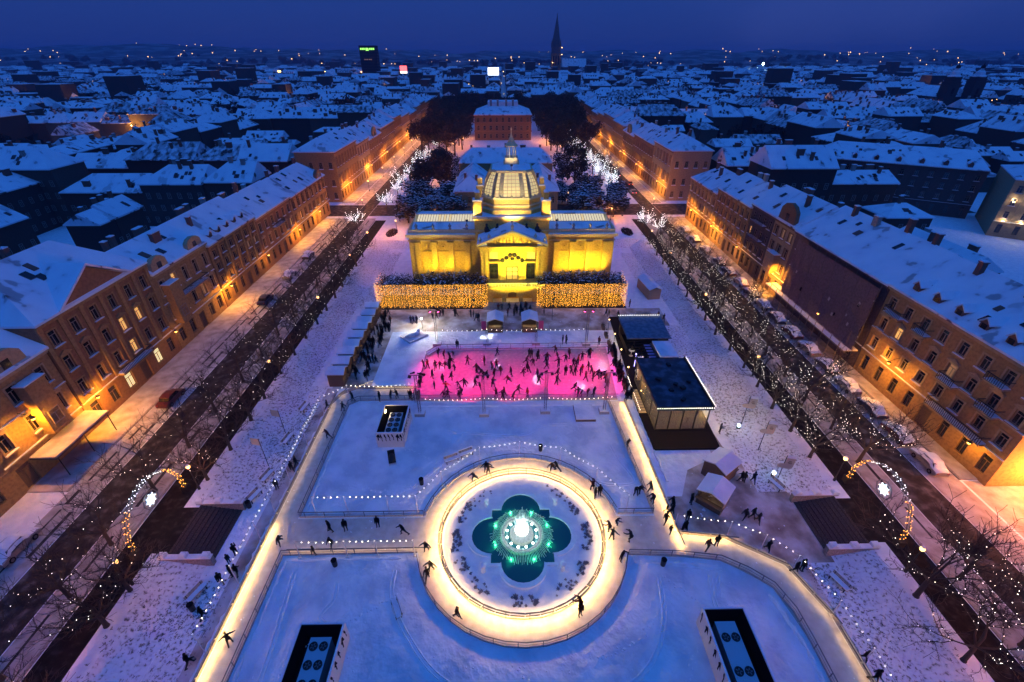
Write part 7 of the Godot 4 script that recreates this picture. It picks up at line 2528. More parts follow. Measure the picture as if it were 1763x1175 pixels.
func build_bar() -> void:
	# the dark bar terrace right of the rinks: a raised deck, a glazed room in front, an open middle with tables and a hut, a blue-roofed room behind
	M.tarp = tex([0.2, 0.5, 0.8], [lin(0.015, 0.018, 0.028), lin(0.03, 0.036, 0.055), lin(0.09, 0.10, 0.14)], 11.0, 0.01, 0.4, 2.0, 0.02, 4, 71)
	M.blue_tarp = tex([0.2, 0.8], [lin(0.06, 0.10, 0.15), lin(0.15, 0.20, 0.26)], 6.0, 0.012, 0.35, 2.0, 0.02, 4, 72)
	M.clear = mat(Color(0.9, 0.95, 1.0, 0.08), 0.05)
	M.clear.metallic_specular = 0.22
	M.clear.transparency = BaseMaterial3D.TRANSPARENCY_ALPHA
	var t := thing("terrace_bar", "long dark bar terrace with glazed lit front room, right of the pink rink", "building", Vector3(22.3, 0, -60))
	var b := MB.new()
	b.prism(poly([[-4.6, 16.6], [4.2, 16.6], [4.6, 8], [4.4, -19.2], [-3.4, -19.2], [-4.0, -4], [-4.8, 8]]), 0.0, 0.28)
	obj("deck", b, M.black, t)
	b = MB.new()   # glazed front room
	b.span(-3.5, 3.5, 0.28, 0.4, 1.5, 13.0)
	obj("room_floor", b, M.dark, t)
	for x: float in [-3.45, -1.73, 0.0, 1.73, 3.45]:
		for z: float in [1.6, 12.9]:
			b = MB.new()
			b.span(x - 0.07, x + 0.07, 0.4, 3.9, z - 0.07, z + 0.07)
			obj("post", b, M.dark, t)
	for z: float in [4.4, 7.2, 10.0]:
		for x: float in [-3.45, 3.45]:
			b = MB.new()
			b.span(x - 0.07, x + 0.07, 0.4, 3.9, z - 0.07, z + 0.07)
			obj("post", b, M.dark, t)
	for i in 4:
		b = MB.new()
		b.span(-3.38 + i * 1.73, -1.80 + i * 1.73, 0.45, 3.85, 12.88, 12.9)
		obj("glass_pane", b, M.clear, t)
	for i in 4:
		for x: float in [-3.46, 3.44]:
			b = MB.new()
			b.span(x, x + 0.02, 0.45, 3.85, 1.7 + i * 2.8, 4.3 + i * 2.8)
			obj("glass_pane", b, M.clear, t)
	b = MB.new()
	b.span(-3.8, 3.8, 3.9, 4.15, 1.2, 13.3)
	var rf := obj("front_roof", b, M.tarp, t)
	b = MB.new()
	b.span(-3.85, 3.85, 4.15, 4.5, 13.2, 13.32); b.span(3.72, 3.85, 4.15, 4.5, 1.2, 13.2); b.span(-3.85, -3.72, 4.15, 4.5, 1.2, 13.2)
	obj("parapet", b, M.dark, rf)
	var tr := []
	for i in 26: tr.append(Transform3D(Basis.IDENTITY.scaled(Vector3.ONE * 0.045), Vector3(-3.8 + i * 0.3, 4.35, 13.36)))
	for i in 36: tr.append(Transform3D(Basis.IDENTITY.scaled(Vector3.ONE * 0.045), Vector3(3.9, 4.55, 13.2 - i * 0.33)))
	multi("edge_bulbs", cache.bulb, M.fairy, rf, tr)
	b = MB.new()   # bar counter and shelves inside
	b.span(-3.0, 3.0, 0.4, 1.5, 3.4, 4.0); b.span(-3.2, 3.2, 0.4, 3.4, 1.75, 1.85)
	obj("bar_counter", b, M.wood, t)
	for q in [[-1.8, 7.0], [1.8, 7.0], [-1.8, 10.6], [1.8, 10.6]]:
		b = MB.new()
		b.ball(Vector3(q[0], 3.2, q[1]), Vector3.ONE * 0.16, 8, 6)
		obj("lamp", b, M.warm_bulb, t)
		omni(t, Vector3(q[0], 3.2, q[1]), lin(1.0, 0.52, 0.06), 34.0, 0.16)
	for q in [[-2.0, 8.6], [0.2, 9.6], [2.2, 8.4], [-1.0, 11.4], [1.4, 11.6]]:
		b = MB.new()
		b.lathe(Vector3(q[0], 0.4, q[1]), [[0.3, 0.0], [0.05, 0.05], [0.05, 1.0], [0.42, 1.04], [0.42, 1.08], [0.0, 1.08]], 10)
		obj("high_table", b, M.dark, t)
	# stair on the left of the front room
	for i in 9:
		b = MB.new()
		b.span(-4.75, -3.65, 0.0, 0.3 + 0.0 * i, 4.0 + i * 0.62, 4.5 + i * 0.62)
		obj("stair_tread", b, M.pale_wood, t)
	tr = []
	for i in 22: tr.append(Transform3D(Basis.IDENTITY.scaled(Vector3.ONE * 0.04), Vector3(-4.8 + i * 0.005, 1.15, 9.8 - i * 0.4)))
	multi("rail_bulbs", cache.bulb, M.fairy, t, tr)
	omni(t, Vector3(-4.1, 2.4, 7.0), lin(1.0, 0.66, 0.2), 1.2, 0.1)
	b = MB.new()
	b.ball(Vector3(-4.1, 2.4, 7.0), Vector3.ONE * 0.08, 8, 6); 
	obj("lamp", b, M.warm_bulb, t)
	# open middle: dark canopy, hut, round tables
	b = MB.new()
	b.span(0.2, 3.2, 0.28, 3.3, -4.6, -0.4)
	var hb := obj("service_hut", b, M.dark, t)
	b = MB.new()
	b.span(0.6, 3.5, 3.3, 3.5, -4.9, -0.2)
	obj("hut_roof", b, M.smooth_snow, hb)
	b = MB.new()
	b.span(-0.8, 0.55, 2.9, 3.0, -4.6, -0.6)
	obj("awning", b, mat(lin(0.30, 0.22, 0.45), 0.6), hb)
	b = MB.new()
	b.quad(Vector3(0.19, 0.9, -3.6), Vector3(0.19, 0.9, -1.2), Vector3(0.19, 2.4, -1.2), Vector3(0.19, 2.4, -3.6))
	obj("hatch", b, M.warm_pane, hb)
	omni(hb, Vector3(-0.4, 2.5, -2.4), lin(1.0, 0.6, 0.2), 1.3, 0.1)
	for q in [[-2.0, -1.0], [-1.4, -3.4], [-2.4, -5.4], [-2.8, 0.6]]:
		b = MB.new()
		b.lathe(Vector3(q[0], 0.28, q[1]), [[0.35, 0.0], [0.05, 0.05], [0.05, 1.02], [0.5, 1.06], [0.5, 1.1], [0.0, 1.1]], 12)
		obj("round_table", b, M.white_board, t)
	for q in [[-2.6, -2.2], [-1.6, 0.0]]:
		b = MB.new()
		b.tube([Vector3(q[0], 0.28, q[1]), Vector3(q[0], 2.6, q[1])], [0.04, 0.03], 5)
		b.ball(Vector3(q[0], 2.7, q[1]), Vector3.ONE * 0.1, 8, 6)
		obj("lamp", b, glow(lin(0.35, 0.3, 1.0), 6.0), t)
		omni(t, Vector3(q[0], 2.7, q[1] + 0.2), lin(0.25, 0.22, 1.0), 1.2, 0.1)
	for i in 9:
		b = MB.new()
		b.span(-3.3, 3.7, 3.0, 3.14, -5.6 + i * 0.85, -5.46 + i * 0.85)
		obj("pergola_beam", b, M.black, t)
	R.seed = 61
	for i in 7:
		b = MB.new()
		b.box(Vector3(R.randf_range(-2.8, 2.8), 4.3, R.randf_range(2.2, 12.0)), Vector3(R.randf_range(0.3, 0.8), 0.3, R.randf_range(0.3, 0.8)), R.randf())
		obj("roof_box", b, M.dark, rf)
	# back room with blue roof
	b = MB.new()
	b.span(-3.0, 3.9, 0.28, 3.4, -12.6, -12.4); b.span(3.7, 3.9, 0.28, 3.4, -12.4, -6.4); b.span(-3.0, -2.9, 0.28, 1.2, -12.4, -6.4)
	obj("back_wall", b, M.dark, t)
	b = MB.new()
	b.quad(Vector3(-3.3, 3.4, -6.0), Vector3(4.2, 3.4, -6.0), Vector3(4.2, 3.8, -13.0), Vector3(-3.3, 3.8, -13.0))
	b.quad(Vector3(-3.3, 3.35, -13.0), Vector3(4.2, 3.35, -13.0), Vector3(4.2, 3.3, -6.0), Vector3(-3.3, 3.3, -6.0))
	b.span(-3.35, 4.25, 3.25, 3.42, -6.02, -5.9)
	rf = obj("back_roof", b, M.blue_tarp, t)
	tr = []
	for i in 24: tr.append(Transform3D(Basis.IDENTITY.scaled(Vector3.ONE * 0.045), Vector3(-3.3 + i * 0.32, 3.95, -13.05)))
	multi("edge_bulbs", cache.bulb, M.fairy, rf, tr)
	omni(t, Vector3(-2.2, 2.6, -9.0), lin(1.0, 0.66, 0.2), 1.6, 0.12)
	b = MB.new()
	b.ball(Vector3(-2.2, 2.6, -9.0), Vector3.ONE * 0.1, 8, 6)
	obj("lamp", b, M.warm_bulb, t)
	for z: float in [-13.0, -8.0, -3.0, 2.0]:   # warm bulbs on posts along the rink side
		b = MB.new()
		b.tube([Vector3(-4.9, 0.0, z), Vector3(-4.9, 3.0, z)], [0.05, 0.04], 6)
		var po := obj("lamp_post", b, M.dark, t)
		b = MB.new()
		b.ball(Vector3(-4.9, 3.1, z), Vector3.ONE * 0.11, 8, 6)
		obj("lamp", b, M.warm_bulb, po)
		omni(t, Vector3(-4.9, 3.1, z), lin(1.0, 0.58, 0.12), 7.0, 0.1)
	# windscreen along the rink side with planters
	b = MB.new()
	b.span(-4.7, -4.62, 0.28, 1.3, -4.0, 3.5)
	obj("windscreen", b, M.clear, t)
	for i in 7:
		b = MB.new()
		b.span(-5.6, -5.1, 0.0, 0.55, -16.0 + i * 3.0, -14.4 + i * 3.0)
		var p := obj("planter", b, M.wood, t)
		var f := MB.new()
		R.seed = 900 + i
		for j in 120:
			var q := Vector3(-5.35 + R.randf_range(-0.3, 0.3), 0.5 + R.randf() * 0.7, -15.2 + i * 3.0 + R.randf_range(-0.85, 0.85))
			var d := Vector3(R.randf() - 0.5, R.randf() * 0.6, R.randf() - 0.5) * 0.3
			var k := Vector3(d.z, 0, -d.x) * 0.4
			f.tri(q - k, q + k, q + d); f.tri(q + k, q - k, q + d)
		obj("fir_twigs", f, M.dark_leaf, p).set_meta("kind", "stuff")

func build_canopy() -> void:
	var t := thing("entrance_canopy", "flat snow-covered entrance canopy lit orange, at the ornate house on the left", "canopy", Vector3(-55.2, Y1, -43.4))
	var b := MB.new()
	b.span(-1.75, 1.4, 3.0, 3.2, -4.2, 4.2)
	obj("roof_slab", b, M.wood, t)
	b = MB.new()
	b.span(-1.7, 1.38, 3.2, 3.36, -4.18, 4.18)
	obj("snow_cover", b, M.street_snow, t)
	for z: float in [-3.9, 0.0, 3.9]:
		b = MB.new()
		b.tube([Vector3(1.2, 0, z), Vector3(1.2, 3.0, z)], [0.06, 0.06], 6)
		obj("post", b, M.dark, t)

# a person as one surface: tapered capsules joined by a smooth minimum on a grid, meshed as surface nets
func person_shape(bones: Array, cell: float) -> Array:   # bones: [a, b, ra, rb, tint]; returns [verts, norms, tints, faces]
	var lo := Vector3.ONE * 9.0
	var hi := Vector3.ONE * -9.0
	for q in bones:
		var m: float = maxf(q[2], q[3]) + cell * 2.0
		lo = lo.min(q[0] - Vector3.ONE * m).min(q[1] - Vector3.ONE * m)
		hi = hi.max(q[0] + Vector3.ONE * m).max(q[1] + Vector3.ONE * m)
	var nx := int((hi.x - lo.x) / cell) + 2
	var ny := int((hi.y - lo.y) / cell) + 2
	var nz := int((hi.z - lo.z) / cell) + 2
	var f := PackedFloat32Array()
	var best := PackedFloat32Array()
	var who := PackedByteArray()
	f.resize(nx * ny * nz); f.fill(1.0)
	best.resize(nx * ny * nz); best.fill(1.0)
	who.resize(nx * ny * nz)
	for bi in bones.size():
		var a: Vector3 = bones[bi][0]
		var e: Vector3 = bones[bi][1]
		var ra: float = bones[bi][2]
		var rb: float = bones[bi][3]
		var m := maxf(ra, rb) + cell * 2.5
		var l := (a.min(e) - Vector3.ONE * m - lo) / cell
		var h := (a.max(e) + Vector3.ONE * m - lo) / cell
		var ab := e - a
		var dd := maxf(ab.length_squared(), 1e-6)
		var k := minf(0.05, minf(ra, rb) * 0.6)
		for y in range(maxi(0, int(l.y)), mini(ny - 1, int(h.y)) + 1):
			for z in range(maxi(0, int(l.z)), mini(nz - 1, int(h.z)) + 1):
				var row := (y * nz + z) * nx
				for x in range(maxi(0, int(l.x)), mini(nx - 1, int(h.x)) + 1):
					var p := lo + Vector3(x, y, z) * cell
					var t := clampf((p - a).dot(ab) / dd, 0.0, 1.0)
					var d := p.distance_to(a + ab * t) - lerpf(ra, rb, t)
					var o := f[row + x]
					var w := maxf(k - absf(o - d), 0.0) / k
					f[row + x] = minf(o, d) - w * w * k * 0.25
					if d < best[row + x]:
						best[row + x] = d
						who[row + x] = bones[bi][4]
	var id := {}
	var vs := PackedVector3Array()
	var ns := PackedVector3Array()
	var tn := PackedByteArray()
	var fc := PackedInt32Array()
	var at := func(x: int, y: int, z: int) -> float: return f[(y * nz + z) * nx + x]
	for y in ny - 1:
		for z in nz - 1:
			for x in nx - 1:
				var base := (y * nz + z) * nx + x
				var inside := 0
				var v := [f[base], f[base + 1], f[base + nx], f[base + nx + 1], f[base + nz * nx], f[base + nz * nx + 1], f[base + nz * nx + nx], f[base + nz * nx + nx + 1]]
				for q in 8: if v[q] < 0.0: inside += 1
				if inside == 0 or inside == 8: continue
				var s := Vector3.ZERO
				var n := 0
				for e in [[0, 1], [2, 3], [4, 5], [6, 7], [0, 2], [1, 3], [4, 6], [5, 7], [0, 4], [1, 5], [2, 6], [3, 7]]:
					var d0: float = v[e[0]]
					var d1: float = v[e[1]]
					if (d0 < 0.0) == (d1 < 0.0): continue
					var t := d0 / (d0 - d1)
					var c0 := Vector3(e[0] & 1, (e[0] >> 2) & 1, (e[0] >> 1) & 1)
					var c1 := Vector3(e[1] & 1, (e[1] >> 2) & 1, (e[1] >> 1) & 1)
					s += c0.lerp(c1, t); n += 1
				id[base] = vs.size()
				vs.append(lo + (Vector3(x, y, z) + s / n) * cell)
				ns.append(Vector3(v[1] + v[3] + v[5] + v[7] - v[0] - v[2] - v[4] - v[6], v[4] + v[5] + v[6] + v[7] - v[0] - v[1] - v[2] - v[3], v[2] + v[3] + v[6] + v[7] - v[0] - v[1] - v[4] - v[5]).normalized())
				tn.append(who[base])
	for y in range(1, ny - 1):
		for z in range(1, nz - 1):
			for x in range(1, nx - 1):
				var base := (y * nz + z) * nx + x
				var a := f[base] < 0.0
				for ax in 3:
					var st: int = [1, nz * nx, nx][ax]
					var c := f[base + st] < 0.0
					if a == c: continue
					var u: int = [nz * nx, nx, 1][ax]
					var w: int = [nx, 1, nz * nx][ax]
					var q := [base, base - u, base - u - w, base - w]
					if not (id.has(q[0]) and id.has(q[1]) and id.has(q[2]) and id.has(q[3])): continue
					var r := [id[q[0]], id[q[1]], id[q[2]], id[q[3]]]
					if not a: r.reverse()
					for k in [0, 1, 2, 0, 2, 3]: fc.append(r[k])
	return [vs, ns, tn, fc]

# pose: angles of limbs -> bones. tints: 0 skin, 1 coat, 2 trousers, 3 shoes, 4 hat
func pose_bones(o: Dictionary) -> Array:
	var lean: float = o.get("lean", 0.0)
	var hip := Vector3(0, 0.93 - o.get("drop", 0.0), 0)
	var up := Vector3(0, cos(lean), sin(lean))
	var chest := hip + up * 0.36
	var neck := hip + up * 0.56
	var fwd := Vector3(0, 0, 1)
	var head := neck + (up + Vector3(0, 0.35, 0)).normalized() * 0.17 + fwd * 0.02
	var b := []
	b.append([hip + Vector3(-0.07, 0, 0), hip + Vector3(0.07, 0, 0), 0.135, 0.135, 2])
	b.append([hip + up * 0.06, chest, 0.15, 0.165, 1])
	b.append([chest + Vector3(-0.09, 0.07, 0), chest + Vector3(0.09, 0.07, 0), 0.125, 0.125, 1])
	b.append([neck - up * 0.04, neck + up * 0.05, 0.065, 0.06, 1])
	b.append([head + Vector3(0, -0.035, 0.01), head + Vector3(0, 0.045, -0.005), 0.082, 0.094, 0])
	b.append([head + Vector3(0, 0.03, -0.012), head + Vector3(0, 0.085, -0.012), 0.103, 0.085, 4])
	b.append([head + Vector3(0, -0.02, 0.08), head + Vector3(0, -0.035, 0.1), 0.018, 0.016, 0])
	for s: float in [-1.0, 1.0]:
		var k := 0 if s < 0 else 1
		var sh := chest + up * 0.11 + Vector3(0.2 * s, 0, 0)
		var ar: Array = o.arms[k]      # [swing forward, out, bend]
		var d := Vector3(sin(ar[1]) * s, -cos(ar[0]) * cos(ar[1]), sin(ar[0]) * cos(ar[1])).normalized()
		var el := sh + d * 0.29
		var d2 := (d.rotated(Vector3.RIGHT, -ar[2]) + Vector3(-0.12 * s, 0, 0)).normalized()
		var wr := el + d2 * 0.25
		b.append([sh, el, 0.075, 0.06, 1]); b.append([el, wr, 0.06, 0.045, 1])
		var hd := d2
		b.append([wr, wr + hd * 0.1, 0.042, 0.04, 3])
		b.append([wr + hd * 0.03 + Vector3(-0.03 * s, 0, 0.01), wr + hd * 0.09 + Vector3(-0.055 * s, 0, 0.03), 0.02, 0.018, 3])
		for g in 3: b.append([wr + hd * 0.09 + Vector3(0, 0, -0.025 + g * 0.025), wr + hd * (0.15 + 0.01 * (g % 2)) + Vector3(-0.015 * s, 0, -0.025 + g * 0.025), 0.017, 0.014, 3])
		var lg: Array = o.legs[k]      # [swing forward, out, knee bend]
		var hp := hip + Vector3(0.095 * s, -0.04, 0)
		var ld := Vector3(sin(lg[1]) * s, -cos(lg[0]) * cos(lg[1]), sin(lg[0]) * cos(lg[1])).normalized()
		var kn := hp + ld * 0.43
		var l2 := ld.rotated(Vector3.RIGHT, lg[2])
		var an := kn + l2 * 0.42
		b.append([hp, kn, 0.1, 0.068, 2]); b.append([kn, an, 0.068, 0.048, 2])
		b.append([an + Vector3(0, -0.02, -0.02), an + Vector3(0.02 * s, -0.045, 0.15), 0.05, 0.04, 3])
	return b

func build_people() -> void:
	var poses := {
		"stand": {"arms": [[0.1, 0.12, 0.3], [0.05, 0.12, 0.25]], "legs": [[0.02, 0.05, 0.02], [-0.02, 0.05, 0.02]]},
		"phone": {"arms": [[0.5, 0.1, 1.5], [0.1, 0.12, 0.3]], "legs": [[0.05, 0.06, 0.02], [-0.06, 0.06, 0.04]]},
		"walk": {"arms": [[0.45, 0.1, 0.4], [-0.45, 0.1, 0.2]], "legs": [[-0.4, 0.02, 0.25], [0.4, 0.02, 0.1]], "lean": 0.06, "drop": 0.05},
		"push": {"arms": [[0.5, 0.5, 0.6], [-0.6, 0.5, 0.2]], "legs": [[0.55, 0.08, 0.7], [-0.55, 0.35, 0.1]], "lean": 0.35, "drop": 0.14},
		"glide": {"arms": [[0.2, 0.9, 0.3], [0.2, 0.9, 0.3]], "legs": [[0.25, 0.1, 0.35], [-0.12, 0.16, 0.3]], "lean": 0.18, "drop": 0.07},
		"crouch": {"arms": [[0.9, 0.2, 0.5], [0.9, 0.2, 0.5]], "legs": [[0.7, 0.12, 0.95], [0.5, 0.12, 0.8]], "lean": 0.6, "drop": 0.2},
	}
	var pal := [[[0.025, 0.03, 0.05], [0.02, 0.022, 0.03], [0.03, 0.03, 0.03]], [[0.30, 0.03, 0.025], [0.03, 0.034, 0.05], [0.12, 0.02, 0.02]], [[0.11, 0.075, 0.045], [0.018, 0.018, 0.02], [0.03, 0.022, 0.016]], [[0.03, 0.08, 0.22], [0.03, 0.034, 0.05], [0.35, 0.35, 0.35]], [[0.12, 0.12, 0.13], [0.02, 0.02, 0.022], [0.02, 0.02, 0.025]], [[0.50, 0.17, 0.025], [0.03, 0.028, 0.028], [0.04, 0.03, 0.02]], [[0.012, 0.012, 0.014], [0.012, 0.012, 0.014], [0.08, 0.02, 0.02]]]
	var words := ["navy coat", "red jacket", "brown coat", "blue jacket", "grey coat", "orange jacket", "black coat"]
	var vm := mat(Color.WHITE, 0.85)
	vm.vertex_color_use_as_albedo = true
	M.person = vm
	var meshes := {}
	for pn: String in poses:
		var bones := pose_bones(poses[pn])
		var g := person_shape(bones, 0.028)
		var low := 9.0
		for v: Vector3 in g[0]: low = minf(low, v.y)
		for k in pal.size():
			var cols := PackedColorArray()
			var tints := [Color(0.42, 0.25, 0.18), Color(pal[k][0][0], pal[k][0][1], pal[k][0][2]), Color(pal[k][1][0], pal[k][1][1], pal[k][1][2]), Color(0.015, 0.015, 0.016), Color(pal[k][2][0], pal[k][2][1], pal[k][2][2])]
			cols.resize(g[0].size())
			for i in g[0].size(): cols[i] = tints[g[2][i]]
			var a := []
			a.resize(Mesh.ARRAY_MAX)
			var vv := PackedVector3Array()
			vv.resize(g[0].size())
			for i in vv.size(): vv[i] = g[0][i] - Vector3(0, low, 0)
			a[Mesh.ARRAY_VERTEX] = vv
			a[Mesh.ARRAY_NORMAL] = g[1]
			a[Mesh.ARRAY_COLOR] = cols
			var idx: PackedInt32Array = g[3].duplicate()
			a[Mesh.ARRAY_INDEX] = idx
			var m := ArrayMesh.new()
			m.add_surface_from_arrays(Mesh.PRIMITIVE_TRIANGLES, a)
			meshes["%s%d" % [pn, k]] = m
	R.seed = 4242
	var skate := MB.new()
	skate.span(-0.12, -0.10, 0.0, 0.05, -0.12, 0.18); skate.span(0.10, 0.12, 0.0, 0.05, -0.12, 0.18)
	var put := func(where: String, verb: String, group: String, list: Array, kinds: Array, y: float, dark: int) -> void:
		var order := list.duplicate()
		order.sort_custom(func(a, c): return a[0] < c[0])
		for i in order.size():
			var pn: String = kinds[R.randi() % kinds.size()]
			var k: int = R.randi() % pal.size() if R.randi() % 10 > dark else [0, 6, 4, 2][R.randi() % 4]
			var o := obj("person", meshes["%s%d" % [pn, k]], M.person, self, Vector3(order[i][0], y, order[i][1]), R.randf() * TAU)
			var sc := R.randf_range(0.94, 1.06) if R.randf() > 0.12 else R.randf_range(0.66, 0.8)
			o.scale = Vector3.ONE * sc
			var p2 := {"stand": "standing", "phone": "hand raised", "walk": "walking", "push": "striding", "glide": "arms out", "crouch": "bent low"}
			tag(o, "person in %s, %s, %s, %s from left" % [words[k], p2[pn], where, nth(i + 1)], "person", group)
	var sk := ["push", "glide", "stand", "glide", "push", "crouch", "walk"]
	put.call("on the pink ice", "", "skaters on the pink rink", [[-13.1, -66.1], [-12.1, -65.6], [-10.9, -64.8], [-15.0, -62.5], [-14.4, -62.6], [-13.0, -62.2], [-12.3, -62.4], [-11.4, -62.4], [-10.7, -62.4], [-9.8, -61.8], [-13.3, -59.8], [-7.9, -63.5], [-3.0, -62.3], [-8.9, -57.5], [-10.7, -56.4], [-10.8, -54.6], [-10.3, -54.6], [-8.2, -55.7], [-8.5, -54.2], [-6.3, -57.4], [-5.5, -60.5], [-4.7, -59.5], [-5.5, -56.9], [-3.6, -57.2], [-3.0, -54.7], [-1.8, -55.0], [-2.0, -54.1], [-1.2, -58.3], [-0.5, -54.1], [0.3, -55.7], [1.7, -54.7], [1.2, -60.3], [1.9, -63.4], [2.5, -65.5], [2.9, -65.5], [3.1, -63.2], [2.2, -61.3], [4.0, -65.3], [5.5, -64.5], [7.1, -66.8], [9.4, -65.4], [11.4, -64.4], [12.9, -65.3], [9.7, -62.8], [10.2, -62.7], [8.1, -60.3], [9.1, -60.5], [9.6, -60.3], [10.5, -60.1], [12.3, -60.4], [11.1, -58.7], [6.4, -57.7], [9.4, -54.8], [9.8, -54.8], [10.8, -54.9], [11.7, -54.8], [14.1, -58.5], [14.1, -56.9], [13.8, -59.2]], sk, 0.02, 4)
	var more := []
	for i in 34: more.append([R.randf_range(-13, 14), R.randf_range(-66.5, -55.2)])
	put.call("among the crowd on pink ice", "", "more skaters on the pink rink", more, sk, 0.02, 5)
	put.call("at the rail of the pink rink", "", "people at the pink rink's rail", [[-10.0, -68.5], [8.7, -69.8], [9.3, -69.8], [15.1, -69.3], [-14.9, -57.4], [-15.1, -54.6], [-14.6, -54.6], [-15.8, -54.7], [-14.9, -58.7]], ["stand", "phone"], 0.01, 6)
	put.call("before the pavilion", "", "people before the pavilion", [[-23.6, -77.6], [-19.7, -77.7], [-19.1, -77.5], [-18.6, -77.7], [-15.8, -79.5], [-15.0, -79.5], [-14.4, -80.2], [-13.8, -80.4], [-11.5, -80.4], [-11.2, -80.4], [-8.3, -80.1], [-7.8, -80.1], [-7.2, -78.4], [-6.7, -78.4], [6.2, -80.8], [7.7, -83.3], [24.0, -83.8], [18.4, -79.9], [19.0, -80.1], [20.5, -78.7], [28.3, -78.5], [29.1, -77.6]], ["stand", "walk", "phone"], 0.005, 7)
	put.call("on the skating track", "", "skaters on the track", [[-20.7, -32.0], [-19.1, -32.1], [-20.0, -30.1], [-21.5, -29.3], [-25.5, -30.5], [-25.9, -20.8], [-15.7, -32.5], [-12.7, -31.5], [-10.0, -29.5], [-9.2, -27.3], [-9.4, -26.4], [-6.2, -22.7], [-5.5, -38.7], [-4.1, -40.2], [-3.8, -39.6], [4.1, -40.1], [4.7, -40.2], [8.6, -37.0], [8.7, -35.9], [9.3, -36.3], [10.4, -32.3], [9.6, -31.5], [9.6, -30.5], [11.6, -30.2], [10.1, -28.1], [5.3, -23.4], [5.1, -22.7], [13.6, -36.4], [14.2, -36.5], [15.4, -36.8], [15.4, -35.3], [19.3, -29.1], [20.4, -29.5], [14.4, -44.1], [-24.4, -54.3], [-25.2, -52.0], [-20.4, -54.2], [-18.8, -54.6], [-17.8, -54.6], [-15.9, -54.5], [-15.2, -54.7], [-25.5, -46.4]], sk, 0.022, 3)
	put.call("on the snowy paths", "", "walkers on the snowy paths", [[-28.5, -19.2], [-29.5, -23.1], [-29.6, -26.4], [-28.9, -27.1], [-28.4, -27.2], [-29.9, -28.5], [-29.6, -29.4], [-28.9, -37.9], [-28.2, -40.7], [-27.9, -41.4], [16.5, -33.9], [17.3, -34.5], [15.9, -32.4], [16.9, -33.5], [16.1, -31.2], [17.4, -31.2], [17.7, -31.3], [18.5, -32.8], [19.6, -34.9], [24.9, -32.8], [25.8, -32.9], [26.1, -32.3], [26.8, -38.1], [27.1, -38.0], [28.2, -37.9], [25.5, -28.9], [27.1, -26.5], [27.9, -26.7], [28.7, -18.6], [28.6, -17.1], [27.6, -46.5], [-27.6, -52.5], [-26.4, -61.7], [-25.5, -60.9]], ["walk", "stand", "walk", "phone"], 0.006, 8)
	var crowd := []
	for i in 46:
		var z := R.randf_range(-81.5, -59.5)
		crowd.append([lerpf(-25.9, -23.2, R.randf()), z])
	put.call("by the market stalls", "", "crowd by the market stalls", crowd, ["stand", "walk", "phone", "stand"], 0.006, 7)
	crowd = []
	for i in 34:
		var z := R.randf_range(-68.0, -53.0)
		crowd.append([16.75 + R.randf_range(-0.5, 0.6), z])
	put.call("between rink and bar", "", "crowd between the rink and the bar", crowd, ["stand", "walk", "phone"], 0.003, 5)
	crowd = []
	for i in 16: crowd.append([22.3 + R.randf_range(-2.9, 0.0), -60 + R.randf_range(-8.0, 0.5)])
	put.call("on the bar terrace", "", "guests on the bar terrace", crowd, ["stand", "phone"], 0.28, 8)
	crowd = []
	for i in 14: crowd.append([R.randf_range(-4.5, 4.0), R.randf_range(-83.5, -78.0)])
	put.call("at the kiosks below the portico", "", "people at the ticket kiosks", crowd, ["stand", "walk", "phone"], 0.005, 7)

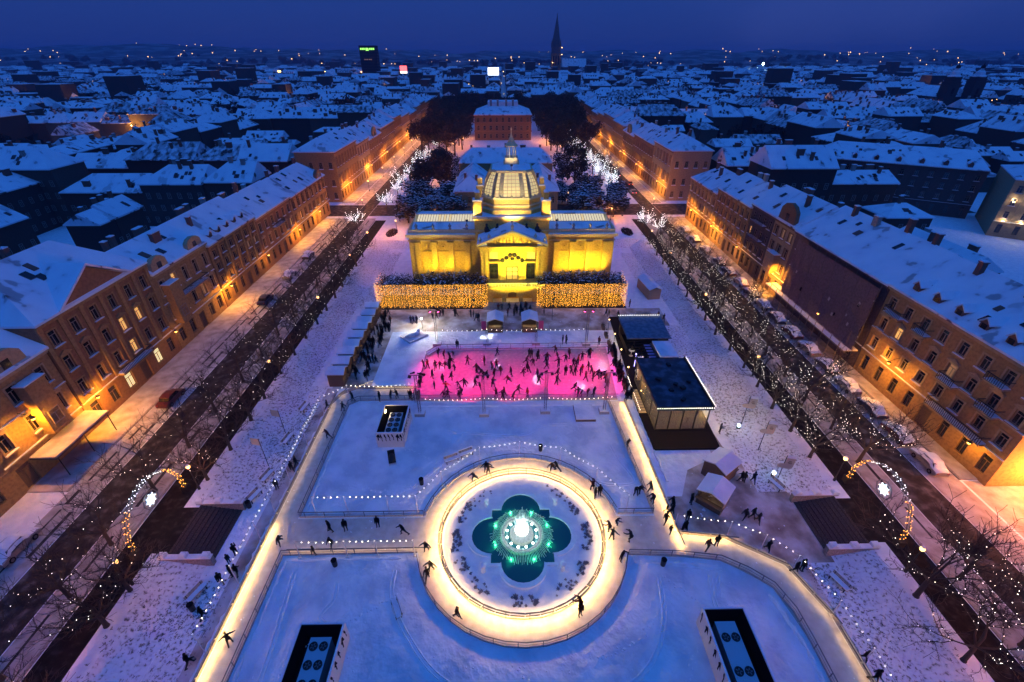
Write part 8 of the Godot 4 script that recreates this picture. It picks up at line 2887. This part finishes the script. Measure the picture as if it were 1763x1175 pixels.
func build_cars() -> void:
	var prof := func(top: bool) -> PackedVector2Array:
		if top: return poly([[-1.5, 0.82], [-1.15, 1.32], [-0.3, 1.44], [0.55, 1.42], [1.1, 0.86]])
		return poly([[-2.1, 0.3], [-2.15, 0.62], [-2.05, 0.84], [-1.5, 0.9], [1.05, 0.9], [1.9, 0.76], [2.12, 0.58], [2.12, 0.3]])
	var car := func(called: String, label: String, at: Vector3, yaw: float, c: Color, snow: bool, tail: bool) -> void:
		var t := thing(called, label, "car", at, yaw, "parked cars")
		var b := MB.new()
		b.slab(prof.call(false), -0.84, 0.84)
		obj("body", b, mat(c, 0.35), t)
		b = MB.new()
		b.slab(prof.call(true), -0.7, 0.7)
		obj("cabin", b, M.glass, t)
		b = MB.new()
		b.slab(poly([[-1.2, 1.34], [-0.3, 1.46], [0.6, 1.44], [0.5, 1.48], [-0.3, 1.52], [-1.1, 1.42]]), -0.69, 0.69)
		obj("car_roof", b, mat(c, 0.35), t)
		for x: float in [-1.3, 1.32]:
			for z: float in [-0.78, 0.78]:
				b = MB.new()
				b.t = Transform3D(Basis(Vector3.RIGHT, PI / 2), Vector3(x, 0.31, z))
				b.lathe(Vector3.ZERO, [[0.0, -0.1], [0.31, -0.1], [0.31, 0.1], [0.0, 0.1]], 12)
				var w := obj("wheel", b, M.black, t)
				b = MB.new()
				b.t = Transform3D(Basis(Vector3.RIGHT, PI / 2), Vector3(x, 0.31, z))
				b.lathe(Vector3.ZERO, [[0.0, -0.11], [0.18, -0.11], [0.18, 0.11], [0.0, 0.11]], 10)
				obj("rim", b, M.steel, w)
		for z: float in [-0.62, 0.62]:
			b = MB.new()
			b.box(Vector3(2.1, 0.66, z), Vector3(0.08, 0.14, 0.3))
			obj("headlight", b, M.white_board, t)
			b = MB.new()
			b.box(Vector3(-2.12, 0.7, z), Vector3(0.06, 0.14, 0.26))
			obj("tail_light", b, glow(lin(1.0, 0.03, 0.02), 4.0) if tail else mat(lin(0.3, 0.01, 0.01), 0.3), t)
		if snow:
			b = MB.new()
			var n := 14
			var hgt := func(u: float) -> float:
				if u < -1.5: return lerpf(0.86, 0.92, (u + 2.15) / 0.65)
				if u < -1.05: return lerpf(0.92, 1.42, (u + 1.5) / 0.45)
				if u < 0.55: return 1.5
				if u < 1.1: return lerpf(1.5, 0.95, (u - 0.55) / 0.55)
				return lerpf(0.95, 0.74, (u - 1.1) / 1.0)
			for i in n:
				for j in 6:
					var q := []
					for w in [[i, j + 1], [i + 1, j + 1], [i + 1, j], [i, j]]:
						var u := lerpf(-2.14, 2.1, float(w[0]) / n)
						var v := lerpf(-0.86, 0.86, float(w[1]) / 6.0)
						var y: float = hgt.call(u) + 0.12 - 0.16 * pow(absf(v) / 0.86, 3.0) + 0.03 * sin(u * 5.0 + v * 3.0)
						if u > -1.5 and u < 1.1 and absf(v) > 0.8: y -= 0.25
						q.append(Vector3(u, y, v))
					b.quad(q[0], q[1], q[2], q[3])
					b.quad(q[3] - Vector3(0, 0.1, 0), q[2] - Vector3(0, 0.1, 0), q[1] - Vector3(0, 0.1, 0), q[0] - Vector3(0, 0.1, 0))
			obj("snow_cover", b, M.snow, t)
	var cols := [lin(0.05, 0.05, 0.06), lin(0.2, 0.2, 0.21), lin(0.10, 0.02, 0.02), lin(0.02, 0.03, 0.07), lin(0.3, 0.3, 0.3)]
	var i := 0
	for z: float in [-39.4, -44.4, -49.6, -54.9, -60.0, -65.2, -70.6, -76.0, -81.4, -86.8, -92.0, -98.0, -104.0, -112.0, -120.0, -128.0]:
		i += 1
		car.call("parked_car", "snow-covered parked car on the right street, %s from the camera" % nth(i), Vector3(50.3 + R.randf_range(-0.25, 0.25), Y1 + 0.02, z), PI / 2 + R.randf_range(-0.06, 0.06), cols[i % 5], true, false)
	i = 0
	for q in [[-51.6, -29.6, "dark car half under snow by the left doorway", true], [-50.4, -53.6, "dark car on the left street before the pediment house", false], [-50.5, -85.4, "dark car on the left street, farther along", false], [-50.6, -98.0, "snowy car far along the left street", true], [-50.6, -110.0, "snowy car on the left street, farthest of the near block", true], [45.6, -171.0, "car with red tail lights, nearest on the far right street", false], [47.4, -184.0, "car with red tail lights, second on the far right street", false], [45.8, -199.0, "car with red tail lights, farthest on the far right street", false]]:
		i += 1
		car.call("parked_car", q[2], Vector3(q[0], Y1 + 0.02, q[1]), PI / 2, cols[i % 5], q[3], q[1] < -160.0)
